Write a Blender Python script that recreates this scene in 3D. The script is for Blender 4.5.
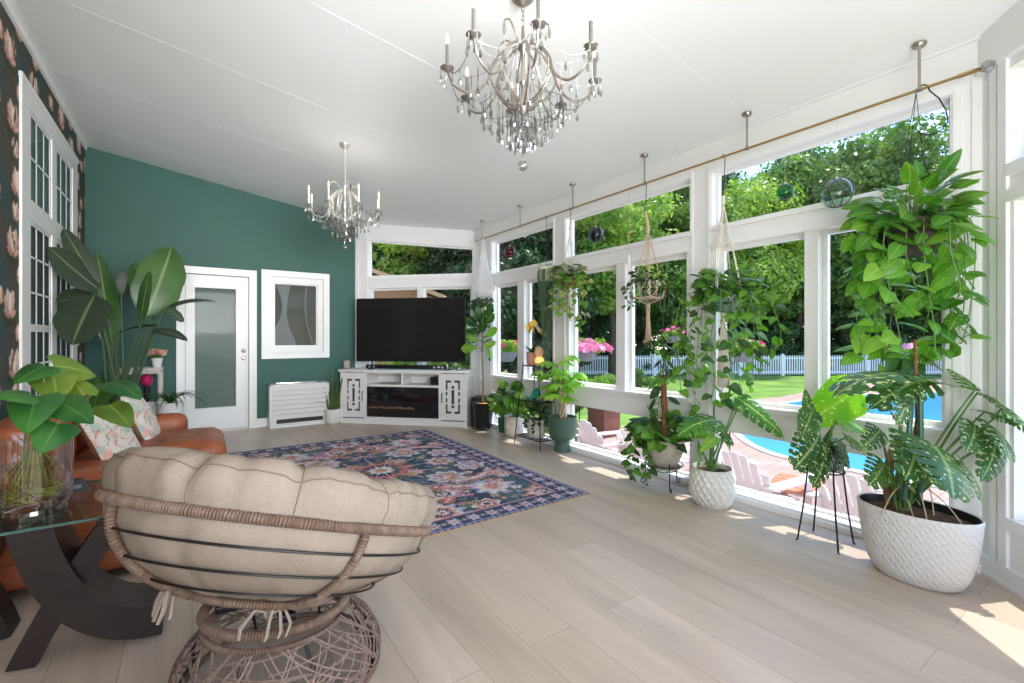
import bpy, bmesh, math, random
import numpy as np
from mathutils import Vector, Matrix, Quaternion, noise
for _o in list(bpy.data.objects): bpy.data.objects.remove(_o)
S = bpy.context.scene
COL = S.collection
PI = math.pi
# ---------------------------------------------------------------- camera, sky, sun, exposure
YAW = math.radians(34.7)
cam = bpy.data.cameras.new('camera'); camo = bpy.data.objects.new('camera', cam); COL.objects.link(camo)
camo.location = (0, 0, 1.25); camo.rotation_euler = (PI/2, 0, -YAW)
cam.sensor_width = 36; cam.lens = 462/1024*36; cam.shift_y = -3.5/1024; cam.clip_start = .02; cam.clip_end = 400
S.camera = camo
S.view_settings.view_transform = 'Standard'; S.view_settings.look = 'None'
S.view_settings.gamma = 1; S.view_settings.use_curve_mapping = False
S.view_settings.exposure = 0.93
W = bpy.data.worlds.new('World'); S.world = W; W.use_nodes = True
wn = W.node_tree; wn.nodes.clear()
wo = wn.nodes.new('ShaderNodeOutputWorld'); bg = wn.nodes.new('ShaderNodeBackground')
sky = wn.nodes.new('ShaderNodeTexSky'); sky.sky_type = 'NISHITA'; sky.sun_disc = False
sky.sun_elevation = math.radians(60); sky.sun_rotation = math.radians(110); sky.air_density = 1.0; sky.dust_density = .35; sky.ozone_density = 2.5
bg.inputs['Strength'].default_value = 0.30
wn.links.new(sky.outputs[0], bg.inputs[0]); wn.links.new(bg.outputs[0], wo.inputs[0])
sun = bpy.data.lights.new('sun', 'SUN'); sun.energy = 3.6; sun.angle = .009; sun.color = (1, .95, .87)
suno = bpy.data.objects.new('sun', sun); COL.objects.link(suno)
suno.rotation_euler = Vector((.28, -.13, 1)).to_track_quat('Z', 'Y').to_euler(); suno.location = (6, 0, 9)
def area(name, loc, target, sx, sy, e, col=(1, 1, 1)):
    l = bpy.data.lights.new(name, 'AREA'); l.shape = 'RECTANGLE'; l.size = sx; l.size_y = sy; l.energy = e; l.color = col
    o = bpy.data.objects.new(name, l); COL.objects.link(o); o.location = loc
    o.rotation_euler = (Vector(loc)-Vector(target)).to_track_quat('Z', 'Y').to_euler(); return o
# added fill lamps behind the camera, aimed at the ceiling and far wall
area('rear_fill', (.6, -.72, 1.5), (.7, 3.0, 3.5), 2.9, 1.9, 70, (.97, .98, 1))
farl = area('rear_fill', (.6, -.70, 1.95), (1.2, 7.0, 2.9), 2.6, 1.2, 22, (.97, .98, 1)); farl.data.spread = math.radians(56)
# ---------------------------------------------------------------- where things stand outside (metres)
SEAMS = (6.6, 5.4, 4.2, 3.0, 1.8, .8)
PATIO = [(3.6, -6), (3.6, 4.9), (7.691, 6.624), (12.665, 7.474), (15.156, 7.126), (18.726, 7.418), (25.636, 7.001), (32.337, 4.967), (30, 2), (30, -6)]
POOL = [(9.544, 5.341), (8.433, 4.662), (7.63, 3.757), (7.579, 3.136), (7.627, 2.595), (7.584, 1.68), (9.5, -1.5), (13, -0.5), (22.214, 3.182), (21.065, 4.665), (17.822, 5.898), (14.676, 6.339), (12.383, 6.277)]
FEN0 = (10.055, 20.76)
FEN1 = (38.144, 1.685)
TREES = [(6.38, 27.21, 2.5, 1.3, 1, 'mid green oak tree by the fence line, behind the television windows', 'mid green oak trees behind the television windows'), (8.37, 23.4, 2.2, 1.2, 0, 'bright green maple tree by the fence line, behind the television windows', 'bright green maple trees behind the television windows'), (11.19, 25.09, 1.6, 1.35, 2, 'dark conical conifer tree, leftmost, by the fence line, behind the television windows', 'dark conical conifer trees behind the television windows'), (10.57, 19.44, 1.5, 1.1, 2, 'dark conical conifer tree nearer the house, behind the television windows', 'dark conical conifer trees behind the television windows'), (10.85, 16.81, 1.2, 1.15, 2, 'dark conical conifer tree, leftmost, nearer the house, seen in the far left bay', 'dark conical conifer trees seen in the far left bay'), (14.59, 20.31, 2, 1.3, 1, 'mid green oak tree by the fence line, seen in the far left bay', 'mid green oak trees seen in the far left bay'), (13.3, 16.33, 1, 1.2, 2, 'dark conical conifer tree, second left, nearer the house, seen in the far left bay', 'dark conical conifer trees seen in the far left bay'), (18.4, 20.1, 1.5, 1.3, 1, 'mid green oak tree, leftmost, by the fence line, seen in the middle bay', 'mid green oak trees seen in the middle bay'), (16.44, 15.38, 3.6, 1.0, 0, 'bright green maple tree nearer the house, seen in the middle bay', 'bright green maple trees seen in the middle bay'), (23.91, 19.93, 1.0, 1.4, 2, 'dark conical conifer tree in the back row, seen in the middle bay', 'dark conical conifer trees seen in the middle bay'), (22.11, 16.31, 2.2, 1.25, 1, 'mid green oak tree, second left, by the fence line, seen in the middle bay', 'mid green oak trees seen in the middle bay'), (26.47, 16.95, 1, 1.4, 2, 'dark conical conifer tree, leftmost, by the fence line, seen in the nearest bay', 'dark conical conifer trees seen in the nearest bay'), (23.19, 13.14, 3.2, 1.05, 0, 'bright green maple tree by the fence line, seen in the nearest bay', 'bright green maple trees seen in the nearest bay'), (31.77, 15.71, 0.8, 1.35, 2, 'dark conical conifer tree in the back row, seen in the nearest bay', 'dark conical conifer trees seen in the nearest bay'), (28.13, 12.15, 2.6, 1.25, 1, 'mid green oak tree, leftmost, by the fence line, seen in the nearest bay', 'mid green oak trees seen in the nearest bay'), (33.44, 12.12, 0.6, 1.45, 2, 'dark conical conifer tree, second left, by the fence line, seen in the nearest bay', 'dark conical conifer trees seen in the nearest bay'), (31.81, 8.99, 2.2, 1.5, 1, 'mid green oak tree, second left, by the fence line, seen in the nearest bay', 'mid green oak trees seen in the nearest bay'), (36.52, 8.77, 0.6, 1.4, 2, 'dark conical conifer tree, third left, by the fence line, seen in the nearest bay', 'dark conical conifer trees seen in the nearest bay'), (34.39, 6.6, 2.5, 1.15, 1, 'mid green oak tree by the fence line, past the right picture edge', 'mid green oak trees past the right picture edge'), (39.3, 5.63, 1, 1.2, 2, 'dark conical conifer tree by the fence line, past the right picture edge', 'dark conical conifer trees past the right picture edge'), (33.98, 3.23, 2, 1.1, 0, 'bright green maple tree nearer the house, past the right picture edge', 'bright green maple trees past the right picture edge'), (35.44, 24.11, 3.5, 1.7, 1, 'mid green oak tree, leftmost, in the back row, seen in the middle bay', 'mid green oak trees seen in the middle bay'), (26.91, 27.59, 3, 1.8, 1, 'mid green oak tree, second left, in the back row, seen in the middle bay', 'mid green oak trees seen in the middle bay'), (16.44, 25.11, 3, 1.8, 1, 'mid green oak tree in the back row, seen in the far left bay', 'mid green oak trees seen in the far left bay'), (10.54, 24.32, 1, 1.5, 2, 'dark conical conifer tree, second left, by the fence line, behind the television windows', 'dark conical conifer trees behind the television windows'), (6.74, 24.52, 1, 1.4, 2, 'dark conical conifer tree, third left, by the fence line, behind the television windows', 'dark conical conifer trees behind the television windows'), (50.67, 16.0, 4, 1.9, 1, 'mid green oak tree in the back row, seen in the nearest bay', 'mid green oak trees seen in the nearest bay')]
SHRUBS = [(4.49, 6.86, 0.55, 1.25, 0, 'bright green rounded shrub outside the leftmost pair of panes'), (5.68, 7.62, 0.6, 1.0, 1, 'mid green shrub on the mulch behind the wire plant shelf'), (6.22, 7.25, 0.5, 0.8, 1, 'low green shrub outside behind the money tree pot'), (9.94, 9.54, 0.6, 0.8, 0, 'small bright shrub on the lawn edge left of the fence'), (13.49, 11.34, 0.5, 0.7, 1, 'low shrub in a bed in front of the picket fence'), (4.4, 5.47, 0.45, 0.55, 1, 'low leafy shrub by the low window left of the patio chairs'), (5.19, 9.18, 0.9, 2.2, 1, 'large green shrub behind the corner of the television wall'), (3.79, 10.15, 1.0, 2.0, 0, 'large bright shrub behind the left half of the television'), (19.23, 15.39, 0.9, 1.9, 2, 'dark shrub behind the picket fence under the middle bay'), (22.23, 14.53, 1.7, 3.2, 2, 'dark hedge shrub behind the fence, first from the left in the nearest bay'), (25.03, 13.44, 1.7, 3.2, 2, 'dark hedge shrub behind the fence, second from the left in the nearest bay'), (26.44, 11.62, 1.7, 3.2, 2, 'dark hedge shrub behind the fence, third from the left in the nearest bay'), (29.35, 10.45, 1.7, 3.2, 2, 'dark hedge shrub behind the fence, fourth from the left in the nearest bay'), (30.64, 8.71, 1.7, 3.2, 2, 'dark hedge shrub behind the fence, fifth from the left in the nearest bay'), (33.67, 7.46, 1.7, 3.2, 2, 'dark hedge shrub behind the fence, sixth from the left in the nearest bay'), (34.84, 5.8, 1.7, 3.2, 2, 'dark hedge shrub behind the fence, seventh from the left in the nearest bay'), (12.25, 17.06, 1.7, 3.4, 2, 'dark hedge shrub at the lawn edge, first from the left beyond the two left bays'), (14.08, 16.77, 1.7, 3.4, 2, 'dark hedge shrub at the lawn edge, second from the left beyond the two left bays'), (17.42, 17.86, 1.7, 3.4, 2, 'dark hedge shrub at the lawn edge, third from the left beyond the two left bays'), (19.28, 17.3, 1.7, 3.4, 2, 'dark hedge shrub at the lawn edge, fourth from the left beyond the two left bays'), (19.49, 29.08, 3.4, 5.6, 2, 'tall dark undergrowth far behind the fence, first clump from the left'), (24.35, 27.53, 3.4, 5.6, 2, 'tall dark undergrowth far behind the fence, second clump from the left'), (27.21, 23.73, 3.4, 5.6, 2, 'tall dark undergrowth far behind the fence, third clump from the left'), (32.41, 21.96, 3.4, 5.6, 2, 'tall dark undergrowth far behind the fence, fourth clump from the left'), (34.94, 18.38, 3.4, 5.6, 2, 'tall dark undergrowth far behind the fence, fifth clump from the left'), (40.46, 16.38, 3.4, 5.6, 2, 'tall dark undergrowth far behind the fence, sixth clump from the left'), (42.66, 13.03, 3.4, 5.6, 2, 'tall dark undergrowth far behind the fence, seventh clump from the left'), (48.51, 10.8, 3.4, 5.6, 2, 'tall dark undergrowth far behind the fence, eighth clump from the left'), (50.38, 7.69, 3.4, 5.6, 2, 'tall dark undergrowth far behind the fence, ninth clump from the left')]
ADCH = [(4.56, 4.26, -12, 'white adirondack chair farthest left, beside the brown planter'), (4.71, 3.67, -8, 'white adirondack chair second from left, behind the pot on the scroll stand'), (4.55, 2.32, -5, 'white adirondack chair beyond the diamond pattern pot'), (4.59, 1.38, -8, 'white adirondack chair behind the tall four legged plant stand')]
NHOUSE = (2.39, 15.37, -0.6)
PLANTER = (6.45, 6.24, -0.6)
PTABLE = (5.03, 2.12, -0.6)
# ---------------------------------------------------------------- helpers
def V(*a): return Vector(a)
def tag(o, label=None, cat=None, group=None, kind=None):
    if label: o['label'] = label
    if cat: o['category'] = cat
    if group: o['group'] = group
    if kind: o['kind'] = kind
    return o
def empty(name, loc=(0, 0, 0), rz=0, label=None, cat=None, group=None):
    o = bpy.data.objects.new(name, None); COL.objects.link(o); o.location = loc; o.rotation_euler = (0, 0, rz)
    o.empty_display_size = .1
    return tag(o, label, cat, group)
class MB:
    """collects shapes, then builds ONE mesh object"""
    def __init__(s, T=None): s.v = []; s.f = []; s.uv = {}; s.T = T or Matrix.Identity(4); s.sm = []
    def add(s, vs, fs, smooth=False, uvs=None):
        b = len(s.v)
        s.v += [tuple(s.T @ Vector(p)) for p in vs]
        for k, f in enumerate(fs):
            s.f.append(tuple(b+i for i in f)); s.sm.append(smooth)
            if uvs: s.uv[len(s.f)-1] = [uvs[i] for i in f]
    def box(s, a, b, smooth=False):
        x0, y0, z0 = [min(a[i], b[i]) for i in range(3)]; x1, y1, z1 = [max(a[i], b[i]) for i in range(3)]
        s.add([(x0,y0,z0),(x1,y0,z0),(x1,y1,z0),(x0,y1,z0),(x0,y0,z1),(x1,y0,z1),(x1,y1,z1),(x0,y1,z1)],
              [(0,3,2,1),(4,5,6,7),(0,1,5,4),(1,2,6,5),(2,3,7,6),(3,0,4,7)])
    def rbox(s, a, b, r=.01, seg=2):
        """box with rounded edges"""
        bm = bmesh.new(); c = [(a[i]+b[i])/2 for i in range(3)]; d = [abs(b[i]-a[i]) for i in range(3)]
        bmesh.ops.create_cube(bm, size=1); bmesh.ops.scale(bm, vec=d, verts=bm.verts)
        bmesh.ops.bevel(bm, geom=list(bm.edges), offset=min(r, min(d)*.49), segments=seg, affect='EDGES', profile=.5)
        bmesh.ops.translate(bm, vec=c, verts=bm.verts); s.bm(bm, True)
    def bm(s, bm, smooth=False):
        bm.verts.ensure_lookup_table(); bm.verts.index_update()
        s.add([v.co[:] for v in bm.verts], [[v.index for v in f.verts] for f in bm.faces], smooth); bm.free()
    def tube(s, pts, r, n=8, cap=True, closed=False):
        pts = [Vector(p) for p in pts]; N = len(pts)
        rr = r if isinstance(r, (list, tuple)) else [r]*N
        up = None; vs = []; fs = []
        for i, p in enumerate(pts):
            if closed: t = pts[(i+1) % N]-pts[i-1]
            else: t = pts[min(i+1, N-1)]-pts[max(i-1, 0)]
            if t.length < 1e-9: t = Vector((0, 0, 1))
            t.normalize()
            if up is None: up = Vector((0, 0, 1)) if abs(t.z) < .9 else Vector((1, 0, 0))
            a = up-t*up.dot(t)
            if a.length < 1e-6: a = t.orthogonal()
            a.normalize(); up = a; b = t.cross(a)
            for k in range(n):
                q = 2*PI*k/n; vs.append(p+(a*math.cos(q)+b*math.sin(q))*rr[i])
        M = N if closed else N-1
        for i in range(M):
            j = (i+1) % N
            for k in range(n): fs.append((i*n+k, i*n+(k+1) % n, j*n+(k+1) % n, j*n+k))
        if cap and not closed: fs.append(tuple(range(n-1, -1, -1))); fs.append(tuple((N-1)*n+k for k in range(n)))
        s.add(vs, fs, True)
    def lathe(s, prof, c=(0, 0, 0), n=28, cap0=True, cap1=True, sx=1, sy=1, wob=None):
        vs = []; fs = []
        for (r, z) in prof:
            for k in range(n):
                q = 2*PI*k/n; R = r*(wob(q, z) if wob else 1)
                vs.append((c[0]+R*sx*math.cos(q), c[1]+R*sy*math.sin(q), c[2]+z))
        for i in range(len(prof)-1):
            for k in range(n): fs.append((i*n+k, i*n+(k+1) % n, (i+1)*n+(k+1) % n, (i+1)*n+k))
        if cap0: fs.append(tuple(range(n-1, -1, -1)))
        if cap1: fs.append(tuple((len(prof)-1)*n+k for k in range(n)))
        s.add(vs, fs, True)
    def ball(s, c, r, n=12, m=8, sc=(1, 1, 1)):
        prof = [(max(1e-4, math.sin(PI*i/m))*r, -math.cos(PI*i/m)*r*sc[2]) for i in range(m+1)]
        s.lathe(prof, c, n, sx=sc[0], sy=sc[1])
    def prism(s, poly, a, b, axis='y'):
        """outline poly (2D) extruded along an axis between a and b"""
        n = len(poly); vs = []
        for t in (a, b):
            for (p, q) in poly: vs.append({'y': (p, t, q), 'x': (t, p, q), 'z': (p, q, t)}[axis])
        fs = [tuple(range(n)), tuple(range(2*n-1, n-1, -1))]+[(i, n+i, n+(i+1) % n, (i+1) % n) for i in range(n)]
        s.add(vs, fs)
    def build(s, name, m, parent=None, loc=None, smooth_angle=40, recalc=True):
        me = bpy.data.meshes.new(name); me.from_pydata(s.v, [], s.f)
        me.polygons.foreach_set('use_smooth', s.sm)
        if s.uv:
            l = me.uv_layers.new(name='UVMap')
            for pi, u in s.uv.items():
                p = me.polygons[pi]
                for k, li in enumerate(p.loop_indices): l.data[li].uv = u[k]
        me.update()
        if recalc and not s.uv:
            b = bmesh.new(); b.from_mesh(me); bmesh.ops.recalc_face_normals(b, faces=b.faces); b.to_mesh(me); b.free()
        if any(s.sm) and smooth_angle:
            try: me.set_sharp_from_angle(angle=math.radians(smooth_angle))
            except Exception: pass
        me.materials.append(m)
        o = bpy.data.objects.new(name, me); COL.objects.link(o)
        if parent: o.parent = parent
        if loc: o.location = loc
        return o
def copy_tree(o, parent=None):
    c = o.copy(); COL.objects.link(c)
    if parent: c.parent = parent
    for ch in list(o.children): copy_tree(ch, c)
    return c
# ---------------------------------------------------------------- materials
def newmat(name):
    m = bpy.data.materials.new(name); m.use_nodes = True; nt = m.node_tree
    b = nt.nodes['Principled BSDF']; return m, nt, b
def mat(name, c, rough=.5, metal=0, spec=.5, noise_amt=0, nscale=8, bump=0, bscale=40, trans=0, ior=1.45, sheen=0, coat=0):
    m, nt, b = newmat(name)
    b.inputs['Base Color'].default_value = (*c, 1); b.inputs['Roughness'].default_value = rough
    b.inputs['Metallic'].default_value = metal; b.inputs['Specular IOR Level'].default_value = spec
    b.inputs['Transmission Weight'].default_value = trans; b.inputs['IOR'].default_value = ior
    b.inputs['Sheen Weight'].default_value = sheen; b.inputs['Coat Weight'].default_value = coat
    tc = nt.nodes.new('ShaderNodeTexCoord')
    if noise_amt:
        n = nt.nodes.new('ShaderNodeTexNoise'); n.inputs['Scale'].default_value = nscale; n.inputs['Detail'].default_value = 5
        r = nt.nodes.new('ShaderNodeMapRange'); r.inputs[1].default_value = .3; r.inputs[2].default_value = .7
        r.inputs[3].default_value = 1-noise_amt; r.inputs[4].default_value = 1+noise_amt
        x = nt.nodes.new('ShaderNodeVectorMath'); x.operation = 'SCALE'; x.inputs[0].default_value = c
        nt.links.new(tc.outputs['Object'], n.inputs['Vector']); nt.links.new(n.outputs[0], r.inputs[0])
        nt.links.new(r.outputs[0], x.inputs['Scale']); nt.links.new(x.outputs[0], b.inputs['Base Color'])
    if bump:
        n = nt.nodes.new('ShaderNodeTexNoise'); n.inputs['Scale'].default_value = bscale; n.inputs['Detail'].default_value = 4
        bp = nt.nodes.new('ShaderNodeBump'); bp.inputs['Strength'].default_value = bump; bp.inputs['Distance'].default_value = .01
        nt.links.new(tc.outputs['Object'], n.inputs['Vector']); nt.links.new(n.outputs[0], bp.inputs['Height']); nt.links.new(bp.outputs[0], b.inputs['Normal'])
    return m
def s2l(r, g, b):
    f = lambda c: (c/255/12.92 if c/255 <= .04045 else ((c/255+.055)/1.055)**2.4)
    return (f(r), f(g), f(b))
def glass_mat(name, tint=(1, 1, 1), gloss=.06, rough=0.0):
    """thin clear pane: transparent with a Fresnel reflection"""
    m = bpy.data.materials.new(name); m.use_nodes = True; nt = m.node_tree; nt.nodes.clear()
    o = nt.nodes.new('ShaderNodeOutputMaterial'); t = nt.nodes.new('ShaderNodeBsdfTransparent'); g = nt.nodes.new('ShaderNodeBsdfGlossy')
    t.inputs[0].default_value = (*tint, 1); g.inputs['Roughness'].default_value = rough
    fr = nt.nodes.new('ShaderNodeFresnel'); ge = nt.nodes.new('ShaderNodeNewGeometry'); ri = nt.nodes.new('ShaderNodeMapRange'); ri.inputs[3].default_value = 1.45; ri.inputs[4].default_value = 1/1.45
    nt.links.new(ge.outputs['Backfacing'], ri.inputs[0]); nt.links.new(ri.outputs[0], fr.inputs[0])
    mx = nt.nodes.new('ShaderNodeMixShader'); ml = nt.nodes.new('ShaderNodeMath'); ml.operation = 'MULTIPLY'; ml.inputs[1].default_value = gloss/.04
    ml.use_clamp = True
    nt.links.new(fr.outputs[0], ml.inputs[0]); nt.links.new(ml.outputs[0], mx.inputs[0]); nt.links.new(t.outputs[0], mx.inputs[1]); nt.links.new(g.outputs[0], mx.inputs[2]); nt.links.new(mx.outputs[0], o.inputs[0])
    return m
def attr_mat(name, attr, rough=.8, bump=0, bscale=60):
    m = mat(name, (.5, .5, .5), rough, bump=bump, bscale=bscale, spec=.25); nt = m.node_tree
    a = nt.nodes.new('ShaderNodeAttribute'); a.attribute_name = attr
    nt.links.new(a.outputs['Color'], nt.nodes['Principled BSDF'].inputs['Base Color']); return m
def leaf_mat(name, c, c2=None, trans=.35, varie=None, rough=.35, vein=(.0, .0, .0), vamt=.0, scale=3, tcol=None, vthr=.56):
    """leaf: colour varies, optional pale variegation and midrib from the leaf's own UV; lets light through"""
    m, nt, b = newmat(name); L = nt.links
    c2 = c2 or tuple(x*.55 for x in c)
    tc = nt.nodes.new('ShaderNodeTexCoord'); n = nt.nodes.new('ShaderNodeTexNoise'); n.inputs['Scale'].default_value = scale; n.inputs['Detail'].default_value = 3
    L.new(tc.outputs['Object'], n.inputs['Vector'])
    r = nt.nodes.new('ShaderNodeValToRGB'); r.color_ramp.elements[0].position = .36; r.color_ramp.elements[1].position = .64
    r.color_ramp.elements[0].color = (*c2, 1); r.color_ramp.elements[1].color = (*c, 1); L.new(n.outputs[0], r.inputs[0]); col = r.outputs[0]
    if varie:
        uv = nt.nodes.new('ShaderNodeUVMap'); mp = nt.nodes.new('ShaderNodeMapping'); mp.inputs['Scale'].default_value = (5, 16, 1)
        n2 = nt.nodes.new('ShaderNodeTexNoise'); n2.inputs['Scale'].default_value = 1.0; n2.inputs['Detail'].default_value = 4
        L.new(tc.outputs['UV'], mp.inputs[0])
        ad = nt.nodes.new('ShaderNodeVectorMath'); ad.operation = 'ADD'; sc = nt.nodes.new('ShaderNodeVectorMath'); sc.operation = 'SCALE'; sc.inputs['Scale'].default_value = 5
        L.new(tc.outputs['Object'], sc.inputs[0]); L.new(sc.outputs[0], ad.inputs[0]); L.new(mp.outputs[0], ad.inputs[1]); L.new(ad.outputs[0], n2.inputs['Vector'])
        r2 = nt.nodes.new('ShaderNodeMapRange'); r2.inputs[1].default_value = vthr; r2.inputs[2].default_value = vthr+.05; L.new(n2.outputs[0], r2.inputs[0])
        mx = nt.nodes.new('ShaderNodeMix'); mx.data_type = 'RGBA'; L.new(r2.outputs[0], mx.inputs[0]); L.new(col, mx.inputs[6]); mx.inputs[7].default_value = (*varie, 1); col = mx.outputs[2]
    if vamt:
        sx = nt.nodes.new('ShaderNodeSeparateXYZ'); L.new(tc.outputs['UV'], sx.inputs[0])
        a = nt.nodes.new('ShaderNodeMath'); a.operation = 'ABSOLUTE'; L.new(sx.outputs[0], a.inputs[0])
        r3 = nt.nodes.new('ShaderNodeMapRange'); r3.inputs[1].default_value = .09; r3.inputs[2].default_value = .03; r3.inputs[4].default_value = vamt; r3.clamp = True
        L.new(a.outputs[0], r3.inputs[0]); mx = nt.nodes.new('ShaderNodeMix'); mx.data_type = 'RGBA'
        L.new(r3.outputs[0], mx.inputs[0]); L.new(col, mx.inputs[6]); mx.inputs[7].default_value = (*vein, 1); col = mx.outputs[2]
    L.new(col, b.inputs['Base Color']); b.inputs['Roughness'].default_value = rough; b.inputs['Specular IOR Level'].default_value = .4
    if trans:
        t = nt.nodes.new('ShaderNodeBsdfTranslucent'); ms = nt.nodes.new('ShaderNodeMixShader'); ms.inputs[0].default_value = trans
        g = nt.nodes.new('ShaderNodeMix'); g.data_type = 'RGBA'; g.blend_type = 'MULTIPLY'; g.inputs[0].default_value = 1; L.new(col, g.inputs[6]); g.inputs[7].default_value = (*(tcol or (1.6, 1.7, .6)), 1)
        L.new(g.outputs[2], t.inputs[0]); out = nt.nodes['Material Output']
        L.new(b.outputs[0], ms.inputs[1]); L.new(t.outputs[0], ms.inputs[2]); L.new(ms.outputs[0], out.inputs[0])
    return m
M = {}
M['white'] = mat('white_paint', s2l(238, 237, 236), .45)
M['trimw'] = mat('white_trim', s2l(240, 239, 238), .35)
M['ceil'] = mat('ceiling_paint', s2l(243, 243, 243), .5)
M['green'] = mat('teal_green_paint', s2l(56, 96, 88), .6, noise_amt=.03, nscale=2)
M['glass'] = glass_mat('window_glass', (.97, .98, .98), .03)
M['pane_dark'] = glass_mat('inner_window_glass', (.75, .8, .8), .012)
M['black'] = mat('black_metal', (.012, .012, .013), .4, .3)
M['nickel'] = mat('brushed_nickel', (.42, .37, .33), .35, 1)
M['chrome'] = mat('satin_chrome', (.75, .74, .72), .2, 1)
M['brass'] = mat('brass', (.62, .43, .2), .3, 1)
M['soil'] = mat('soil', (.045, .026, .015), .95, noise_amt=.5, nscale=60, bump=.8, bscale=90)
# floor planks: run along Y, each plank its own tone, fine grain
def floor_mat():
    m, nt, b = newmat('light_oak_planks'); L = nt.links
    tc = nt.nodes.new('ShaderNodeTexCoord'); mp = nt.nodes.new('ShaderNodeMapping'); mp.inputs['Rotation'].default_value = (0, 0, PI/2)
    L.new(tc.outputs['Object'], mp.inputs[0])
    br = nt.nodes.new('ShaderNodeTexBrick'); br.offset = .37; br.inputs['Scale'].default_value = 1; br.inputs['Brick Width'].default_value = 1.5; br.inputs['Row Height'].default_value = .225
    br.inputs['Mortar Size'].default_value = .0016; br.inputs['Mortar Smooth'].default_value = .3; br.inputs['Bias'].default_value = 0
    br.inputs['Color1'].default_value = (*s2l(196, 178, 161), 1); br.inputs['Color2'].default_value = (*s2l(182, 164, 145), 1); br.inputs['Mortar'].default_value = (*s2l(150, 134, 118), 1)
    L.new(mp.outputs[0], br.inputs[0])
    mp2 = nt.nodes.new('ShaderNodeMapping'); mp2.inputs['Scale'].default_value = (3.2, .38, 1); L.new(tc.outputs['Object'], mp2.inputs[0])
    n = nt.nodes.new('ShaderNodeTexNoise'); n.inputs['Scale'].default_value = 2.2; n.inputs['Detail'].default_value = 6; n.inputs['Distortion'].default_value = .6; L.new(mp2.outputs[0], n.inputs['Vector'])
    mr = nt.nodes.new('ShaderNodeMapRange'); mr.inputs[1].default_value = .3; mr.inputs[2].default_value = .7; mr.inputs[3].default_value = .84; mr.inputs[4].default_value = 1.1; L.new(n.outputs[0], mr.inputs[0])
    mp3 = nt.nodes.new('ShaderNodeMapping'); mp3.inputs['Scale'].default_value = (60, 2.5, 1); L.new(tc.outputs['Object'], mp3.inputs[0])
    n3 = nt.nodes.new('ShaderNodeTexNoise'); n3.inputs['Scale'].default_value = 2; n3.inputs['Detail'].default_value = 4; L.new(mp3.outputs[0], n3.inputs['Vector'])
    mr3 = nt.nodes.new('ShaderNodeMapRange'); mr3.inputs[1].default_value = .3; mr3.inputs[2].default_value = .7; mr3.inputs[3].default_value = .95; mr3.inputs[4].default_value = 1.04; L.new(n3.outputs[0], mr3.inputs[0])
    mu = nt.nodes.new('ShaderNodeMath'); mu.operation = 'MULTIPLY'; L.new(mr.outputs[0], mu.inputs[0]); L.new(mr3.outputs[0], mu.inputs[1])
    x = nt.nodes.new('ShaderNodeVectorMath'); x.operation = 'SCALE'; L.new(br.outputs[0], x.inputs[0]); L.new(mu.outputs[0], x.inputs['Scale'])
    L.new(x.outputs[0], b.inputs['Base Color']); b.inputs['Roughness'].default_value = .38; b.inputs['Specular IOR Level'].default_value = .45
    bp = nt.nodes.new('ShaderNodeBump'); bp.inputs['Strength'].default_value = .15; bp.inputs['Distance'].default_value = .003; bp.invert = True
    L.new(br.outputs['Fac'], bp.inputs['Height']); L.new(bp.outputs[0], b.inputs['Normal']); return m
M['floor'] = floor_mat()
# ---------------------------------------------------------------- room shell
XL, XR, YB, YN = -1.04, 3.48, 7.35, -.80
CX = 2.10   # where the two angled bay walls leave the straight ones
def ceil_z(x): return 3.364-.148*x
def struct(o): o['kind'] = 'structure'; return o
b = MB(); poly = [(XL-.12, YN-.12), (CX+.05, YN-.12), (XR+.13, .6-.05), (XR+.13, 5.97+.05), (CX+.05, YB+.12), (XL-.12, YB+.12)]
b.prism(poly, -.08, 0, 'z'); struct(b.build('floor', M['floor']))
b = MB(); pc = [(XL-.12, YN-.12), (CX+.05, YN-.12), (XR+.40, .6-.10), (XR+.40, 5.97+.10), (CX+.15, YB+.30), (XL-.12, YB+.30)]
n = len(pc); vs = [(x, y, ceil_z(x)) for x, y in pc]+[(x, y, ceil_z(x)+.16) for x, y in pc]
b.add(vs, [tuple(range(n)), tuple(range(2*n-1, n-1, -1))]+[(i, n+i, n+(i+1) % n, (i+1) % n) for i in range(n)])
for yb in SEAMS:
    xe = min(XR, XR-(abs(yb-3.285)-2.685) if abs(yb-3.285) > 2.685 else XR)
    for (w, h) in ((.016, .0007),):
        b.add([(XL, yb-w, ceil_z(XL)+.01), (xe, yb-w, ceil_z(xe)+.01), (xe, yb+w, ceil_z(xe)+.01), (XL, yb+w, ceil_z(XL)+.01),
           (XL, yb-w, ceil_z(XL)-h), (xe, yb-w, ceil_z(xe)-h), (xe, yb+w, ceil_z(xe)-h), (XL, yb+w, ceil_z(XL)-h)],
          [(0,1,2,3),(7,6,5,4),(0,4,5,1),(1,5,6,2),(2,6,7,3),(3,7,4,0)])
struct(b.build('ceiling', M['ceil'], recalc=True))
def frame(p, q):
    """matrix for a wall from p to q: local x along the wall, local y outward, z up; origin p"""
    p = Vector((*p, 0)); q = Vector((*q, 0)); x = (q-p).normalized(); z = Vector((0, 0, 1)); y = z.cross(x)
    return Matrix(((x.x, y.x, 0, p.x), (x.y, y.y, 0, p.y), (0, 0, 1, 0), (0, 0, 0, 1))), (q-p).length
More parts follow.
